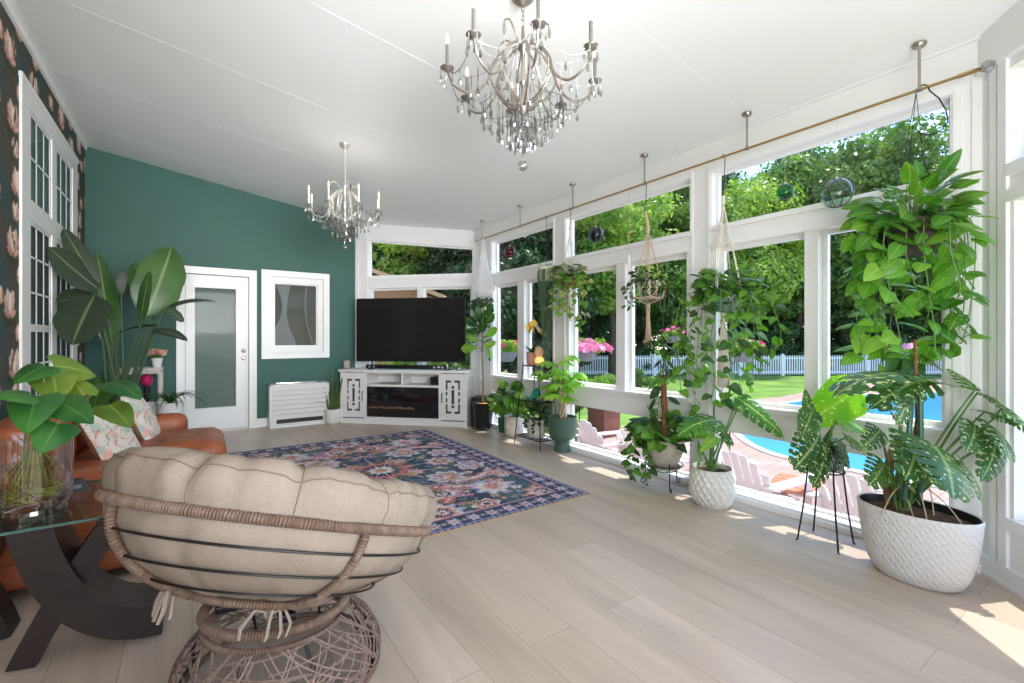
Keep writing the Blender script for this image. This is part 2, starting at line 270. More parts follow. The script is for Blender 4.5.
def wall(name, p, q, ops, m, th=.12, sloped=None):
    """ops: (s0,s1,z0,z1 or ('slope',d)) openings. The rest is filled up to the ceiling plane."""
    T, L = frame(p, q); mb = MB(T)
    def ct(s): return ceil_z((T @ Vector((s, 0, 0))).x)+.02
    ss = sorted({0, L, *[o[0] for o in ops], *[o[1] for o in ops]})
    for a, c in zip(ss[:-1], ss[1:]):
        if c-a < 1e-6: continue
        mid = (a+c)/2; cover = sorted([o for o in ops if o[0] <= mid <= o[1]], key=lambda o: o[2]); za = (0, 0)
        segs = []
        for o in cover:
            segs.append((za, (o[2], o[2]))); za = (o[3], o[3]) if not isinstance(o[3], tuple) else (ct(a)-o[3][0], ct(c)-o[3][0])
        segs.append((za, (ct(a), ct(c))))
        for (l0, l1), (h0, h1) in segs:
            if h0-l0 < 1e-4 and h1-l1 < 1e-4: continue
            mb.add([(a,0,l0),(c,0,l1),(c,th,l1),(a,th,l0),(a,0,h0),(c,0,h1),(c,th,h1),(a,th,h0)],
                   [(0,3,2,1),(4,5,6,7),(0,1,5,4),(1,2,6,5),(2,3,7,6),(3,0,4,7)])
    return struct(mb.build(name, m)), T, L
WN = [0]
def window(T, rects, d=.07, fw=.028, fd=.015, bd=.025, m=None, gm=None, muntins=None, slope=None, name=None):
    """one window: frame round each rect with a glass pane child; rect = (s0,s1,z0,z1)"""
    WN[0] += 1; fb = MB(T); gb = MB(T)
    for k, (s0, s1, z0, z1) in enumerate(rects):
        za, zb = (z1, z1) if not isinstance(z1, tuple) else z1
        def bar(sa, sb, l0, l1, h0, h1, y0, y1):
            fb.add([(sa,y0,l0),(sb,y0,l1),(sb,y1,l1),(sa,y1,l0),(sa,y0,h0),(sb,y0,h1),(sb,y1,h1),(sa,y1,h0)],
                   [(0,3,2,1),(4,5,6,7),(0,1,5,4),(1,2,6,5),(2,3,7,6),(3,0,4,7)])
        sl = (zb-za)/(s1-s0)
        bar(s0, s0+fw, z0, z0, za, za+sl*fw, d-fd, d+bd); bar(s1-fw, s1, z0, z0, zb-sl*fw, zb, d-fd, d+bd)
        bar(s0+fw, s1-fw, z0, z0, z0+fw, z0+fw, d-fd, d+bd); bar(s0+fw, s1-fw, za-fw+sl*fw, zb-fw-sl*fw, za+sl*fw, zb-sl*fw, d-fd, d+bd)
        gb.add([(s0+fw*.5,d,z0+fw*.5),(s1-fw*.5,d,z0+fw*.5),(s1-fw*.5,d,zb-fw*.5),(s0+fw*.5,d,za-fw*.5)], [(0,1,2,3)])
        if muntins:
            nc, nr = muntins[k] if isinstance(muntins, list) else muntins
            for i in range(1, nc):
                s = s0+(s1-s0)*i/nc; bar(s-.008, s+.008, z0, z0, za, zb, d-min(fd, .008), d+min(bd, .008))
            for i in range(1, nr):
                z = z0+(za-z0)*i/nr; bar(s0, s1, z-.008, z-.008, z+.008, z+.008, d-min(fd, .008), d+min(bd, .008))
    f = struct(fb.build('window_%d' % WN[0], m or M['trimw'])); gb.build('pane', gm or M['glass'], f); return f
# --- right wall with its three bays (upper light, pair of sashes, low light)
ZU0, ZU1, ZM0, ZM1, ZL0, ZL1 = 2.16, 2.605, .735, 1.985, .05, .515
YR0 = .6; YR1 = 5.97
bays = [(.728, 2.17, [(.75, 1.39), (1.475, 2.13)]), (2.37, 3.95, [(2.40, 3.085), (3.20, 3.90)]), (4.187, 5.52, [(4.187, 4.76), (4.90, 5.50)])]
ops = []
for (a, c, pr_) in bays:
    ops += [(YR1-c, YR1-a, ZL0, ZL1), (YR1-c, YR1-a, ZU0, ZU1)]
    for (u, v) in pr_: ops.append((YR1-v, YR1-u, ZM0, ZM1))
wr, TR, LR = wall('wall_right', (XR, YR1), (XR, YR0), ops, M['white'])
for (a, c, pr_) in bays:
    window(TR, [(YR1-c, YR1-a, ZU0, ZU1)], d=.085, fw=.02)
    window(TR, [(YR1-v, YR1-u, ZM0, ZM1) for (u, v) in pr_], d=.085, fw=.03)
    window(TR, [(YR1-c, YR1-a, ZL0, ZL1)], d=.085, fw=.02)
# --- angled wall behind the television
wt, TT, LT = wall('wall_tv', (CX, YB), (XR, YR1), [(.215, 1.90, 2.205, (.275,)), (.24, 1.88, .74, 2.02)], M['white'])
def tvc(s): return ceil_z((TT @ Vector((s, 0, 0))).x)+.02-.275
window(TT, [(.215, 1.90, 2.205, (tvc(.215), tvc(1.90)))], d=.07, fw=.022)
window(TT, [(.24, 1.03, .74, 2.02), (1.11, 1.88, .74, 2.02)], d=.07, fw=.03)
b = MB(TT); b.box((1.03, .0, .74), (1.11, .11, 2.02)); struct(b.build('trim_1', M['trimw']))
# --- angled wall close on the right, and the wall behind the camera
L45 = math.hypot(XR-CX, .6-YN-.02)
wnr, TN, LN = wall('wall_near', (XR, .6), (CX, YN+.02), [(.16, 1.78, 2.12, 2.60), (.19, .95, .35, 1.93), (1.05, 1.76, .35, 1.93)], M['white'])
window(TN, [(.16, 1.78, 2.12, 2.60)], d=.085, fw=.02); window(TN, [(.19, .95, .35, 1.93), (1.05, 1.76, .35, 1.93)], d=.085, fw=.035)
wrr, TB, LB = wall('wall_rear', (CX, YN), (XL, YN), [(.3, 2.8, .3, 2.3)], M['white'])
window(TB, [(.3, 1.5, .3, 2.3), (1.6, 2.8, .3, 2.3)], d=.07, fw=.04)
# thin battens that line the right bays and posts
b = MB(TR)
def casing(b, s0, s1, z0, z1, w=.05, t=.012, bottom=True):
    b.box((s0-w, -t, z0-(w if bottom else 0)), (s0, 0, z1+w)); b.box((s1, -t, z0-(w if bottom else 0)), (s1+w, 0, z1+w)); b.box((s0, -t, z1), (s1, 0, z1+w))
    if bottom: b.box((s0, -t, z0-w), (s1, 0, z0))
for (a, c, pr_) in bays:
    s0, s1 = YR1-c, YR1-a
    b.box((s0-.02, -.014, ZU1), (s1+.02, 0, ZU1+.05)); b.box((s0, -.018, ZU0-.04), (s1, 0, ZU0-.012))
    b.box((s0-.01, -.03, ZM0-.03), (s1+.01, 0, ZM0)); b.box((s0-.01, -.012, ZM1+.0), (s1+.01, 0, ZM1+.03))
    for s in (s0-.035, s1+.012): b.box((s, -.010, .02), (s+.022, 0, ZU1+.05))
for s in (.12, .02, 5.33, 5.26): b.box((s, -.008, .1), (s+.03, 0, 2.64))
b.box((0, -.03, ZU1+.09), (LR, 0, 2.92)); b.box((0, -.045, 2.84), (LR, 0, 2.92))
struct(b.build('trim_2', M['trimw']))
b = MB(TR); b.box((0, -.05, 0), (LR, 0, .035)); b.box((0, -.025, .035), (LR, 0, .05)); struct(b.build('baseboard_right', M['trimw']))
b = MB(TN); b.box((.0, -.03, ZU1+.045), (LN, 0, 2.96)); b.box((.06, -.012, .1), (.10, 0, 2.65)); b.box((.115, -.016, .1), (.165, 0, 2.65))
b.box((.165, -.016, 1.93), (1.8, 0, 1.99)); b.box((.165, -.016, .29), (1.8, 0, .35)); b.box((.165, -.02, 2.06), (1.8, 0, 2.12)); struct(b.build('trim_3', M['trimw']))
b = MB(TN); b.box((0, -.018, 0), (LN, 0, .10)); b.box((0, -.024, 0), (LN, 0, .02)); struct(b.build('baseboard_near', M['trimw']))
b = MB(TT); b.box((0, -.016, 0), (LT, 0, .12)); struct(b.build('baseboard_tv', M['trimw']))
b = MB(TT); b.box((.02, -.012, .12), (.06, 0, 2.75)); b.box((.16, -.014, .7), (.215, 0, 2.86)); b.box((.1, -.02, 2.155), (LT, 0, 2.19)); b.box((.1, -.012, 2.02), (LT, 0, 2.055)); struct(b.build('trim_4', M['trimw']))
# --- green wall with door and small window
DX0, DX1 = -.075, .65; PX0, PX1, PZ0, PZ1 = .885, 1.625, 1.04, 2.13
wb, TG, LG = wall('wall_back', (XL, YB), (CX, YB), [(DX0-XL, DX1-XL, 0, 2.095), (PX0-XL, PX1-XL, PZ0, PZ1)], M['green'])
def moulding(b, s0, s1, z0, z1, w=.085, bottom=False):
    for (o, i, t) in ((w, 0, .018), (w, w-.03, .03), (.012, 0, .024)):
        b.box((s0-o, -t, (z0-o if bottom else z0)), (s0-i, 0, z1+o)); b.box((s1+i, -t, (z0-o if bottom else z0)), (s1+o, 0, z1+o)); b.box((s0-i, -t, z1+i), (s1+i, 0, z1+o))
        if bottom: b.box((s0-i, -t, z0-o), (s1+i, 0, z0-i))
b = MB(TG); moulding(b, DX0-XL, DX1-XL, 0, 2.095, .092); moulding(b, PX0-XL, PX1-XL, PZ0, PZ1, .085, True); struct(b.build('trim_5', M['trimw']))
b = MB(TG); b.box((0, -.016, 0), (DX0-XL-.095, 0, .12)); b.box((DX1-XL+.095, -.016, 0), (LG, 0, .12)); struct(b.build('baseboard_back', M['trimw']))
b = MB(TG); s0, s1 = DX0-XL, DX1-XL; g0, g1 = s0+.105, s1-.155
b.box((s0+.004, .03, .015), (g0, .07, 2.09)); b.box((g1, .03, .015), (s1-.004, .07, 2.09)); b.box((g0, .03, .015), (g1, .07, .315)); b.box((g0, .03, 1.92), (g1, .07, 2.09))
for (o, t) in ((.022, .018),):
    b.box((g0-o, t, .315-o), (g0, .03, 1.92+o)); b.box((g1, t, .315-o), (g1+o, .03, 1.92+o)); b.box((g0, t, .315-o), (g1, .03, .315)); b.box((g0, t, 1.92), (g1, .03, 1.92+o))
door = struct(b.build('door_1', M['trimw']))
b = MB(TG); b.box((g0, .045, .315), (g1, .05, 1.92)); b.build('pane', glass_mat('door_glass', (.95, .97, .96), .004), door)
M['blind'] = mat('door_blind', s2l(132, 142, 138), .6)
b = MB(TG); z = .325
while z < 1.915: b.add([(g0, .052, z), (g1, .052, z), (g1, .066, z+.017), (g0, .066, z+.017)], [(0, 1, 2, 3)]); z += .0165
b.box((g0, .067, .315), (g1, .07, 1.92)); b.build('blind', M['blind'], door)
b = MB(TG)
for z in (.975, 1.075):
    T2 = TG @ Matrix.Translation((s1-.065, .03, z)) @ Matrix.Rotation(PI/2, 4, 'X'); q = MB(T2)
    q.lathe([(.028, 0), (.028, .006), (.012, .008), (.010, .03), (.024, .036), (.027, .05), (.016, .06)] if z < 1 else [(.028, 0), (.028, .01), (.02, .014), (.006, .016)], n=18)
    q.build('door_handle' if z < 1 else 'deadbolt', M['nickel'], door)
b = MB(TG); b.box((s0, .0, 0), (s1, .09, .012)); b.build('threshold', M['nickel'], door)
# small window beside the door
b0 = window(TG, [(PX0-XL+.075, PX1-XL-.075, PZ0+.085, PZ1-.085)], d=.05, fw=.018, gm=M['pane_dark'])
b = MB(TG); a0, a1 = PX0-XL, PX1-XL; b.box((a0, .0, PZ0), (a0+.075, .09, PZ1)); b.box((a1-.075, .0, PZ0), (a1, .09, PZ1)); b.box((a0+.075, 0, PZ0), (a1-.075, .09, PZ0+.085)); b.box((a0+.075, 0, PZ1-.085), (a1-.075, .09, PZ1)); struct(b.build('trim_6', M['trimw']))
b = MB(TG); z = PZ0+.09
M['slat'] = mat('grey_blind', s2l(128, 124, 116), .5)
while z < PZ1-.09: b.add([(a0+.08, .075, z), (a1-.08, .075, z), (a1-.08, .095, z+.03), (a0+.08, .095, z+.03)], [(0, 1, 2, 3)]); z += .033
b.box((a0+.075, .097, PZ0+.085), (a1-.075, .10, PZ1-.085)); b.build('blind', M['slat'], b0)
# --- left wall with wallpaper and tall house window
LW0, LW1 = 5.06, 6.66
opl = [(5.08-YN, 5.75-YN, 2.31, 3.03), (5.92-YN, 6.62-YN, 2.31, 3.03), (5.08-YN, 5.75-YN, .75, 2.17), (5.92-YN, 6.62-YN, .75, 2.17)]
wl, TL, LL = wall('wall_left', (XL, YN), (XL, YB), opl, mat('wall_core', s2l(52, 54, 52), .7))
bpy.data.objects.remove(wl)
def wallpaper():
    rng = random.Random(5)
    T, L = TL, LL
    mb = MB(T); H = ceil_z(XL)+.02
    # solid wall body behind the paper
    ss = sorted({0, L, *[o[0] for o in opl], *[o[1] for o in opl]})
    for a, c in zip(ss[:-1], ss[1:]):
        z = 0; mid = (a+c)/2
        for o in sorted([o for o in opl if o[0] <= mid <= o[1]], key=lambda o: o[2]):
            mb.box((a, .002, z), (c, .12, o[2])); z = o[3]
        mb.box((a, .002, z), (c, .12, H))
    st = .0145; ns = int(L/st); nz = int(H/st); base = len(mb.v)
    vs = [(min(L, i*L/ns), 0, j*H/nz) for i in range(ns+1) for j in range(nz+1)]
    fs = []
    for i in range(ns):
        s = (i+.5)*L/ns
        for j in range(nz):
            z = (j+.5)*H/nz
            if any(o[0] < s < o[1] and o[2] < z < o[3] for o in opl): continue
            fs.append((i*(nz+1)+j, (i+1)*(nz+1)+j, (i+1)*(nz+1)+j+1, i*(nz+1)+j+1))
    mb.add(vs, fs)
    m = attr_mat('magnolia_wallpaper', 'paper', .75)
    o = mb.build('wall_left', m, recalc=False)
    me = o.data; N = len(me.vertices); co = np.empty(N*3); me.vertices.foreach_get('co', co); co = co.reshape(-1, 3); y = co[:, 1]; z = co[:, 2]
    col = np.zeros((N, 3)); bgc = np.array(s2l(78, 78, 73)); teal = np.array(s2l(44, 84, 90)); brn = np.array(s2l(86, 72, 64))
    w1 = np.clip(.5+.9*np.sin(y*7+np.sin(z*3.1)*1.7)*np.sin(z*5.3+y*2.1), 0, 1)[:, None]; w2 = np.clip(.9*np.sin(y*11.3+z*2)*np.sin(z*9.1-y*3), 0, 1)[:, None]
    col[:] = bgc; col += (teal-col)*w1*.55; col += (brn-col)*w2*.6
    cy0 = [0]
    def ell(cy, cz, a, b_, ang, c, sh=.25):
        dy = (y-(cy-cy0[0])-cy0[0])/1.0; dy = (y-cy0[0])/1.5-(cy-cy0[0]); dz = z-cz; ca, sa = math.cos(ang), math.sin(ang)
        k = ((dy*ca+dz*sa)/(a*1.12))**2+((-dy*sa+dz*ca)/(b_*1.06))**2 < 1; col[k] = col[k]*0+np.array(c)*.45
        u = (dy*ca+dz*sa)/a; v = (-dy*sa+dz*ca)/b_; r = u*u+v*v; k = r < 1
        cc = np.array(c)[None, :]*1.08*(1-sh*np.abs(u[k])[:, None]**2-.2*np.clip(-v[k], 0, 1)[:, None]); col[k] = cc
    pk = [s2l(226, 194, 176), s2l(214, 170, 152), s2l(238, 218, 202), s2l(198, 140, 128)]
    cols = [yy for yy in np.arange(.1, 8.2, .46)]
    for ci, cy in enumerate(cols):
        cy0[0] = cy; zz = .1+(ci % 2)*.28+(ci % 3)*.07; k = 0
        while zz < 3.6:
            # branch
            for q in range(14): ell(cy+.03*math.sin(q*.6+k), zz-.22+q*.035, .009, .03, .2*math.sin(q), s2l(92, 76, 58))
            s = .74 if k % 2 == 0 else .46; oy = .05*math.sin(k*2.3+ci)+(.06 if k % 2 else 0)
            ell(cy+oy+.07*s, zz-.10*s, .035*s, .085*s, -.9, s2l(70, 78, 48)); ell(cy+oy-.08*s, zz-.12*s, .03*s, .08*s, .9, s2l(58, 72, 52))
            for (dy, dz, a, b_, ang, c) in ((-.055, .02, .04, .10, .45, 1), (.06, .02, .04, .10, -.5, 3), (-.03, .06, .042, .115, .18, 0), (.035, .06, .042, .115, -.2, 0), (0, .045, .04, .10, 0, 2), (-.06, -.05, .03, .06, 1.0, 3), (.06, -.05, .03, .06, -1.0, 1)):
                ell(cy+oy+dy*s, zz+dz*s, a*s, b_*s, ang, pk[c])
            zz += (.22 if k % 2 == 0 else .20)+rng.uniform(-.02, .03); k += 1
    at = me.color_attributes.new('paper', 'FLOAT_COLOR', 'POINT'); at.data.foreach_set('color', np.hstack([col, np.ones((N, 1))]).astype(np.float32).ravel())
    return struct(o)
wallpaper()
b = MB(TL)
b.box((4.83-YN, -.010, .66), (5.08-YN, 0, 3.19)); b.box((6.62-YN, -.010, .66), (6.86-YN, 0, 3.19)); b.box((5.08-YN, -.010, 3.03), (6.62-YN, 0, 3.19)); b.box((5.08-YN, -.010, 2.17), (6.62-YN, 0, 2.31))
b.box((5.75-YN, -.010, .75), (5.92-YN, 0, 2.17)); b.box((5.75-YN, -.010, 2.31), (5.92-YN, 0, 3.03)); b.box((5.08-YN, -.010, .66), (6.62-YN, 0, .75)); b.box((4.81-YN, -.022, 3.16), (6.88-YN, -.0005, 3.20)); b.box((4.822-YN, -.018, .655), (4.86-YN, -.001, 3.159))
struct(b.build('trim_7', M['trimw']))
wf = window(TL, [(5.08-YN, 5.75-YN, 2.31, 3.03), (5.92-YN, 6.62-YN, 2.31, 3.03)], d=.003, fw=.03, fd=.002, bd=.004, muntins=(3, 2), gm=M['pane_dark'])
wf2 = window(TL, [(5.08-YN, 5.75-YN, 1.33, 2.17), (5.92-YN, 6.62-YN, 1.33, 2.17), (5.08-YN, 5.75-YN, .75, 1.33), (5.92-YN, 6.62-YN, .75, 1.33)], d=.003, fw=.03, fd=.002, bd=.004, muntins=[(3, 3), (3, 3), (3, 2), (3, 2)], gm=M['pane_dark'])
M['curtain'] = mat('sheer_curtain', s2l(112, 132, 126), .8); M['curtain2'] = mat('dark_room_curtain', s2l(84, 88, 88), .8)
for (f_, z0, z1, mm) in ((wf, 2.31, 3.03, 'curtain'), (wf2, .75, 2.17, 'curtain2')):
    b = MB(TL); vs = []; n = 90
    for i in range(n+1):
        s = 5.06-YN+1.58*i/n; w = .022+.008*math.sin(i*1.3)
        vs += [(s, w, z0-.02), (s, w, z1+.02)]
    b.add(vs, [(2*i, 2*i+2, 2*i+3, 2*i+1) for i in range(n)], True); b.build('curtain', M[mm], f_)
b = MB(TL); b.box((0, -.02, 3.47), (LL, 0, 3.54)); struct(b.build('trim_8', M['trimw']))
b = MB(TL); b.box((0, -.016, 0), (LL, 0, .12)); struct(b.build('baseboard_left', M['trimw']))
# outside skin of the house front below the floor so the deck meets a wall
GZ = -.60
b = MB(TR); b.box((-.4, .0, GZ), (LR+.4, .12, -.08)); struct(b.build('trim_9', M['white']))
# ---------------------------------------------------------------- outside ground
def poly_obj(name, pts, z0, z1, m):
    b = MB(); b.prism(pts, z0, z1, 'z'); return b.build(name, m)
def paver_mat():
    m, nt, b = newmat('patio_pavers'); L = nt.links; tc = nt.nodes.new('ShaderNodeTexCoord')
    br = nt.nodes.new('ShaderNodeTexBrick'); br.inputs['Scale'].default_value = 1; br.inputs['Brick Width'].default_value = .4; br.inputs['Row Height'].default_value = .2; br.inputs['Mortar Size'].default_value = .006
    br.inputs['Color1'].default_value = (*s2l(176, 148, 136), 1); br.inputs['Color2'].default_value = (*s2l(160, 132, 120), 1); br.inputs['Mortar'].default_value = (*s2l(130, 110, 100), 1)
    L.new(tc.outputs['Object'], br.inputs[0]); L.new(br.outputs[0], b.inputs['Base Color']); b.inputs['Roughness'].default_value = .8; return m
M['paver'] = paver_mat()
M['lawn'] = mat('lawn_grass', s2l(104, 136, 54), .9, noise_amt=.35, nscale=1.2, bump=.6, bscale=30)
M['mulch'] = mat('mulch', s2l(74, 58, 48), .95, noise_amt=.5, nscale=14, bump=.8, bscale=25)
M['coping'] = mat('pool_coping', s2l(205, 196, 184), .7)
def water_mat():
    m, nt, b = newmat('pool_water'); L = nt.links
    b.inputs['Base Color'].default_value = (*s2l(84, 168, 214), 1); b.inputs['Roughness'].default_value = .08; b.inputs['Specular IOR Level'].default_value = .4
    tc = nt.nodes.new('ShaderNodeTexCoord'); n = nt.nodes.new('ShaderNodeTexNoise'); n.inputs['Scale'].default_value = 2.2; n.inputs['Detail'].default_value = 3
    bp = nt.nodes.new('ShaderNodeBump'); bp.inputs['Strength'].default_value = .12; L.new(tc.outputs['Object'], n.inputs[0]); L.new(n.outputs[0], bp.inputs['Height']); L.new(bp.outputs[0], b.inputs['Normal']); return m
M['water'] = water_mat()
lawn = poly_obj('lawn', [(-30, -30), (60, -30), (60, 60), (-30, 60)], GZ-.2, GZ-.02, M['lawn']); struct(lawn)
struct(poly_obj('patio', PATIO, GZ-.05, GZ, M['paver']))
struct(poly_obj('mulch_bed', [(3.62, 5.3), (6.2, 6.5), (6.0, 11.5), (2.0, 11.5), (1.0, 8.2), (2.3, 7.6)], GZ-.05, GZ-.005, M['mulch']))
def smoothpoly(pts, it=2):
    for _ in range(it):
        q = []
        for i in range(len(pts)):
            a, c = Vector(pts[i]), Vector(pts[(i+1) % len(pts)]); q += [tuple(a*.75+c*.25), tuple(a*.25+c*.75)]
        pts = q
    return pts
def scale_poly(pts, d):
    c = sum((Vector(p) for p in pts), Vector((0, 0)))/len(pts); return [tuple(Vector(p)+(Vector(p)-c).normalized()*d) for p in pts]
pl = smoothpoly(POOL)
pool = empty('swimming_pool', (*pl[0], GZ), 0, 'blue swimming pool set into the pinkish patio beyond the low windows', 'swimming pool')
pool.location = (0, 0, 0)
struct(poly_obj('pool_basin', pl, GZ-.02, GZ+.008, M['water'])); bpy.data.objects.remove(bpy.data.objects['pool_basin'])
o = poly_obj('water', pl, GZ-.02, GZ+.008, M['water']); o.parent = pool
b = MB(); po = scale_poly(pl, .16); n = len(pl); b.add([(x, y, GZ+.02) for x, y in pl]+[(x, y, GZ+.02) for x, y in po]+[(x, y, GZ-.02) for x, y in po]+[(x, y, GZ-.02) for x, y in pl],
      [f for i in range(n) for f in ((i, (i+1) % n, n+(i+1) % n, n+i), (n+i, n+(i+1) % n, 2*n+(i+1) % n, 2*n+i), (i, 3*n+i, 3*n+(i+1) % n, (i+1) % n))])
b.build('coping', M['coping'], pool)
# ---------------------------------------------------------------- picket fence
M['vinyl'] = mat('white_vinyl', s2l(222, 222, 226), .5)
def fence():
    a = Vector(FEN0); c = Vector(FEN1); d = (c-a); L = d.length; ang = math.atan2(d.y, d.x)
    f = empty('picket_fence', (a.x, a.y, GZ-.02), ang, 'long white picket fence running along the far edge of the lawn', 'fence')
    npan = 16; w = L/npan
    for k in range(npan):
        b = MB()
        b.box((k*w+.06, -.02, .14), ((k+1)*w-.06, .02, .22)); b.box((k*w+.06, -.02, .84), ((k+1)*w-.06, .02, .90))
        n = int((w-.12)/.115)
        for i in range(n):
            x = k*w+.10+i*(w-.12)/n; b.prism([(x, .06), (x+.06, .06), (x+.06, .98), (x+.03, 1.02), (x, .98)], -.032, -.012)
        b.build('picket_panel', M['vinyl'], f)
    for k in range(npan+1):
        b = MB(); b.box((k*w-.07, -.07, 0), (k*w+.07, .07, 1.02)); b.add([(k*w-.09,-.09,1.02),(k*w+.09,-.09,1.02),(k*w+.09,.09,1.02),(k*w-.09,.09,1.02),(k*w,0,1.12)], [(0,1,2,3),(0,1,4),(1,2,4),(2,3,4),(3,0,4)])
        b.build('post', M['vinyl'], f)
fence()
# ---------------------------------------------------------------- trees
def quad_mesh(name, C, U, Wd, m):
    n = len(C); v = np.empty((n, 4, 3)); v[:, 0] = C-U; v[:, 1] = C-Wd; v[:, 2] = C+U; v[:, 3] = C+Wd
    me = bpy.data.meshes.new(name); me.vertices.add(4*n); me.vertices.foreach_set('co', v.ravel())
    me.loops.add(4*n); me.loops.foreach_set('vertex_index', np.arange(4*n)); me.polygons.add(n); me.polygons.foreach_set('loop_start', np.arange(0, 4*n, 4)); me.polygons.foreach_set('loop_total', np.full(n, 4))
    me.update(); me.materials.append(m); return me
def crown_mesh(name, seed, R, H, nl, leaf, m, lumps=40, shape='round'):
    r = np.random.default_rng(seed); pts = []; nor = []
    cl = []
    for i in range(lumps):
        while True:
            p = r.uniform(-1, 1, 3)
            if np.linalg.norm(p) < 1: break
        if shape == 'cone': k = 1-(p[2]+1)/2*.85; p = np.array([p[0]*k, p[1]*k, p[2]])
        cl.append((p*np.array([R, R, H/2]), r.uniform(.22, .42)*R))
    per = nl//lumps
    for c, rr in cl:
        d = r.normal(size=(per, 3)); d /= np.linalg.norm(d, axis=1)[:, None]; q = r.uniform(.55, 1.05, per)[:, None]
        pts.append(c+d*rr*q*np.array([1, 1, .7])); nor.append(d)
    P = np.vstack(pts); Nn = np.vstack(nor)+r.normal(size=P.shape)*.7+np.array([0, 0, .5]); Nn /= np.linalg.norm(Nn, axis=1)[:, None]
    a = np.cross(Nn, r.normal(size=P.shape)); a /= np.linalg.norm(a, axis=1)[:, None]; c2 = np.cross(Nn, a); s = leaf*r.uniform(.6, 1.3, len(P))[:, None]
    P[:, 2] += H/2
    return quad_mesh(name, P, a*s, c2*s*.55, m)
LM = [leaf_mat('tree_leaf_bright', s2l(160, 182, 96), s2l(104, 136, 60), .45, scale=.8), leaf_mat('tree_leaf_mid', s2l(116, 148, 74), s2l(68, 100, 48), .35, scale=.7), leaf_mat('tree_leaf_dark', s2l(72, 98, 58), s2l(44, 66, 38), .25, scale=.7)]
M['bark'] = mat('tree_bark', s2l(78, 62, 50), .9, noise_amt=.4, nscale=12, bump=.8, bscale=20)
CR = [crown_mesh('crown_a', 1, 3.0, 6.5, 26000, .11, LM[0], 52), crown_mesh('crown_b', 2, 3.2, 7.5, 28000, .11, LM[1], 56), crown_mesh('crown_c', 3, 2.6, 9.5, 26000, .11, LM[2], 60, 'cone')]
def tree_obj(name, x, y, z0, sc, kind, trunk_h, label, cat, group=None, rz=0):
    t = empty(name, (x, y, GZ-.02), rz, label, cat, group)
    o = bpy.data.objects.new('crown', CR[kind]); COL.objects.link(o); o.parent = t; o.location = (0, 0, z0); o.scale = sc
    b = MB(); top = z0+2.2*sc[2]
    b.tube([(0, 0, 0), (.05, .03, top*.4), (-.04, .06, top*.8), (.02, 0, top)], [.2*sc[0], .15*sc[0], .11*sc[0], .06*sc[0]], 9)
    for q in range(4):
        a = q*1.6+.4; b.tube([(0, 0.04, top*.6), (math.cos(a)*.7, math.sin(a)*.7, top*.85), (math.cos(a)*1.5, math.sin(a)*1.5, top*1.15)], [.07*sc[0], .05*sc[0], .02], 6)
    b.build('trunk', M['bark'], t); return t
for (x, y, z0, s, k, lab, grp) in TREES:
    tree_obj(['maple_tree', 'oak_tree', 'conifer_tree'][k], x, y, z0, (s, s, s), k, 3, lab, 'tree', grp, rz=(x*7.3) % 6)
def shrub(name, x, y, r_, h_, seed, mi, label, leaf=.07, n=2600, z=None):
    if r_ > 1.5: leaf, n = (.085, 8000) if r_ < 2 else (.13, 9000)
    me = crown_mesh(name, seed, r_, h_, n, leaf, LM[mi], 16); o = bpy.data.objects.new(name, me); COL.objects.link(o); o.location = (x, y, (GZ if z is None else z)+.02)
    tag(o, label, 'shrub'); return o
for k, (x, y, r_, h_, mi, lab) in enumerate(SHRUBS): shrub('garden_shrub', x, y, r_, h_, 20+k, mi, lab)
# neighbouring house behind the television windows
nh = empty('neighbour_house', NHOUSE, math.radians(-34.7), 'brick house with orange brown shingle roof seen above the television', 'house')
M['nbrick'] = mat('tan_siding', s2l(160, 112, 84), .8); M['nroof'] = mat('orange_shingles', s2l(190, 140, 106), .85, noise_amt=.12, nscale=6)
b = MB(); b.box((-4.4, .3, 0), (4.4, 8, 3.1)); b.prism([(-4.4, 3.1), (4.4, 3.1), (0, 4.6)], .3, 8); b.build('wall', M['nbrick'], nh)
b = MB(); b.prism([(-4.75, 3.02), (0, 4.78), (4.75, 3.02), (4.75, 3.14), (0, 4.92), (-4.75, 3.14)], -.2, 8.4); b.build('roof', M['nroof'], nh)
b = MB(); b.box((-1, .24, 1), (.4, .32, 2.3)); b.build('window', M['trimw'], nh)
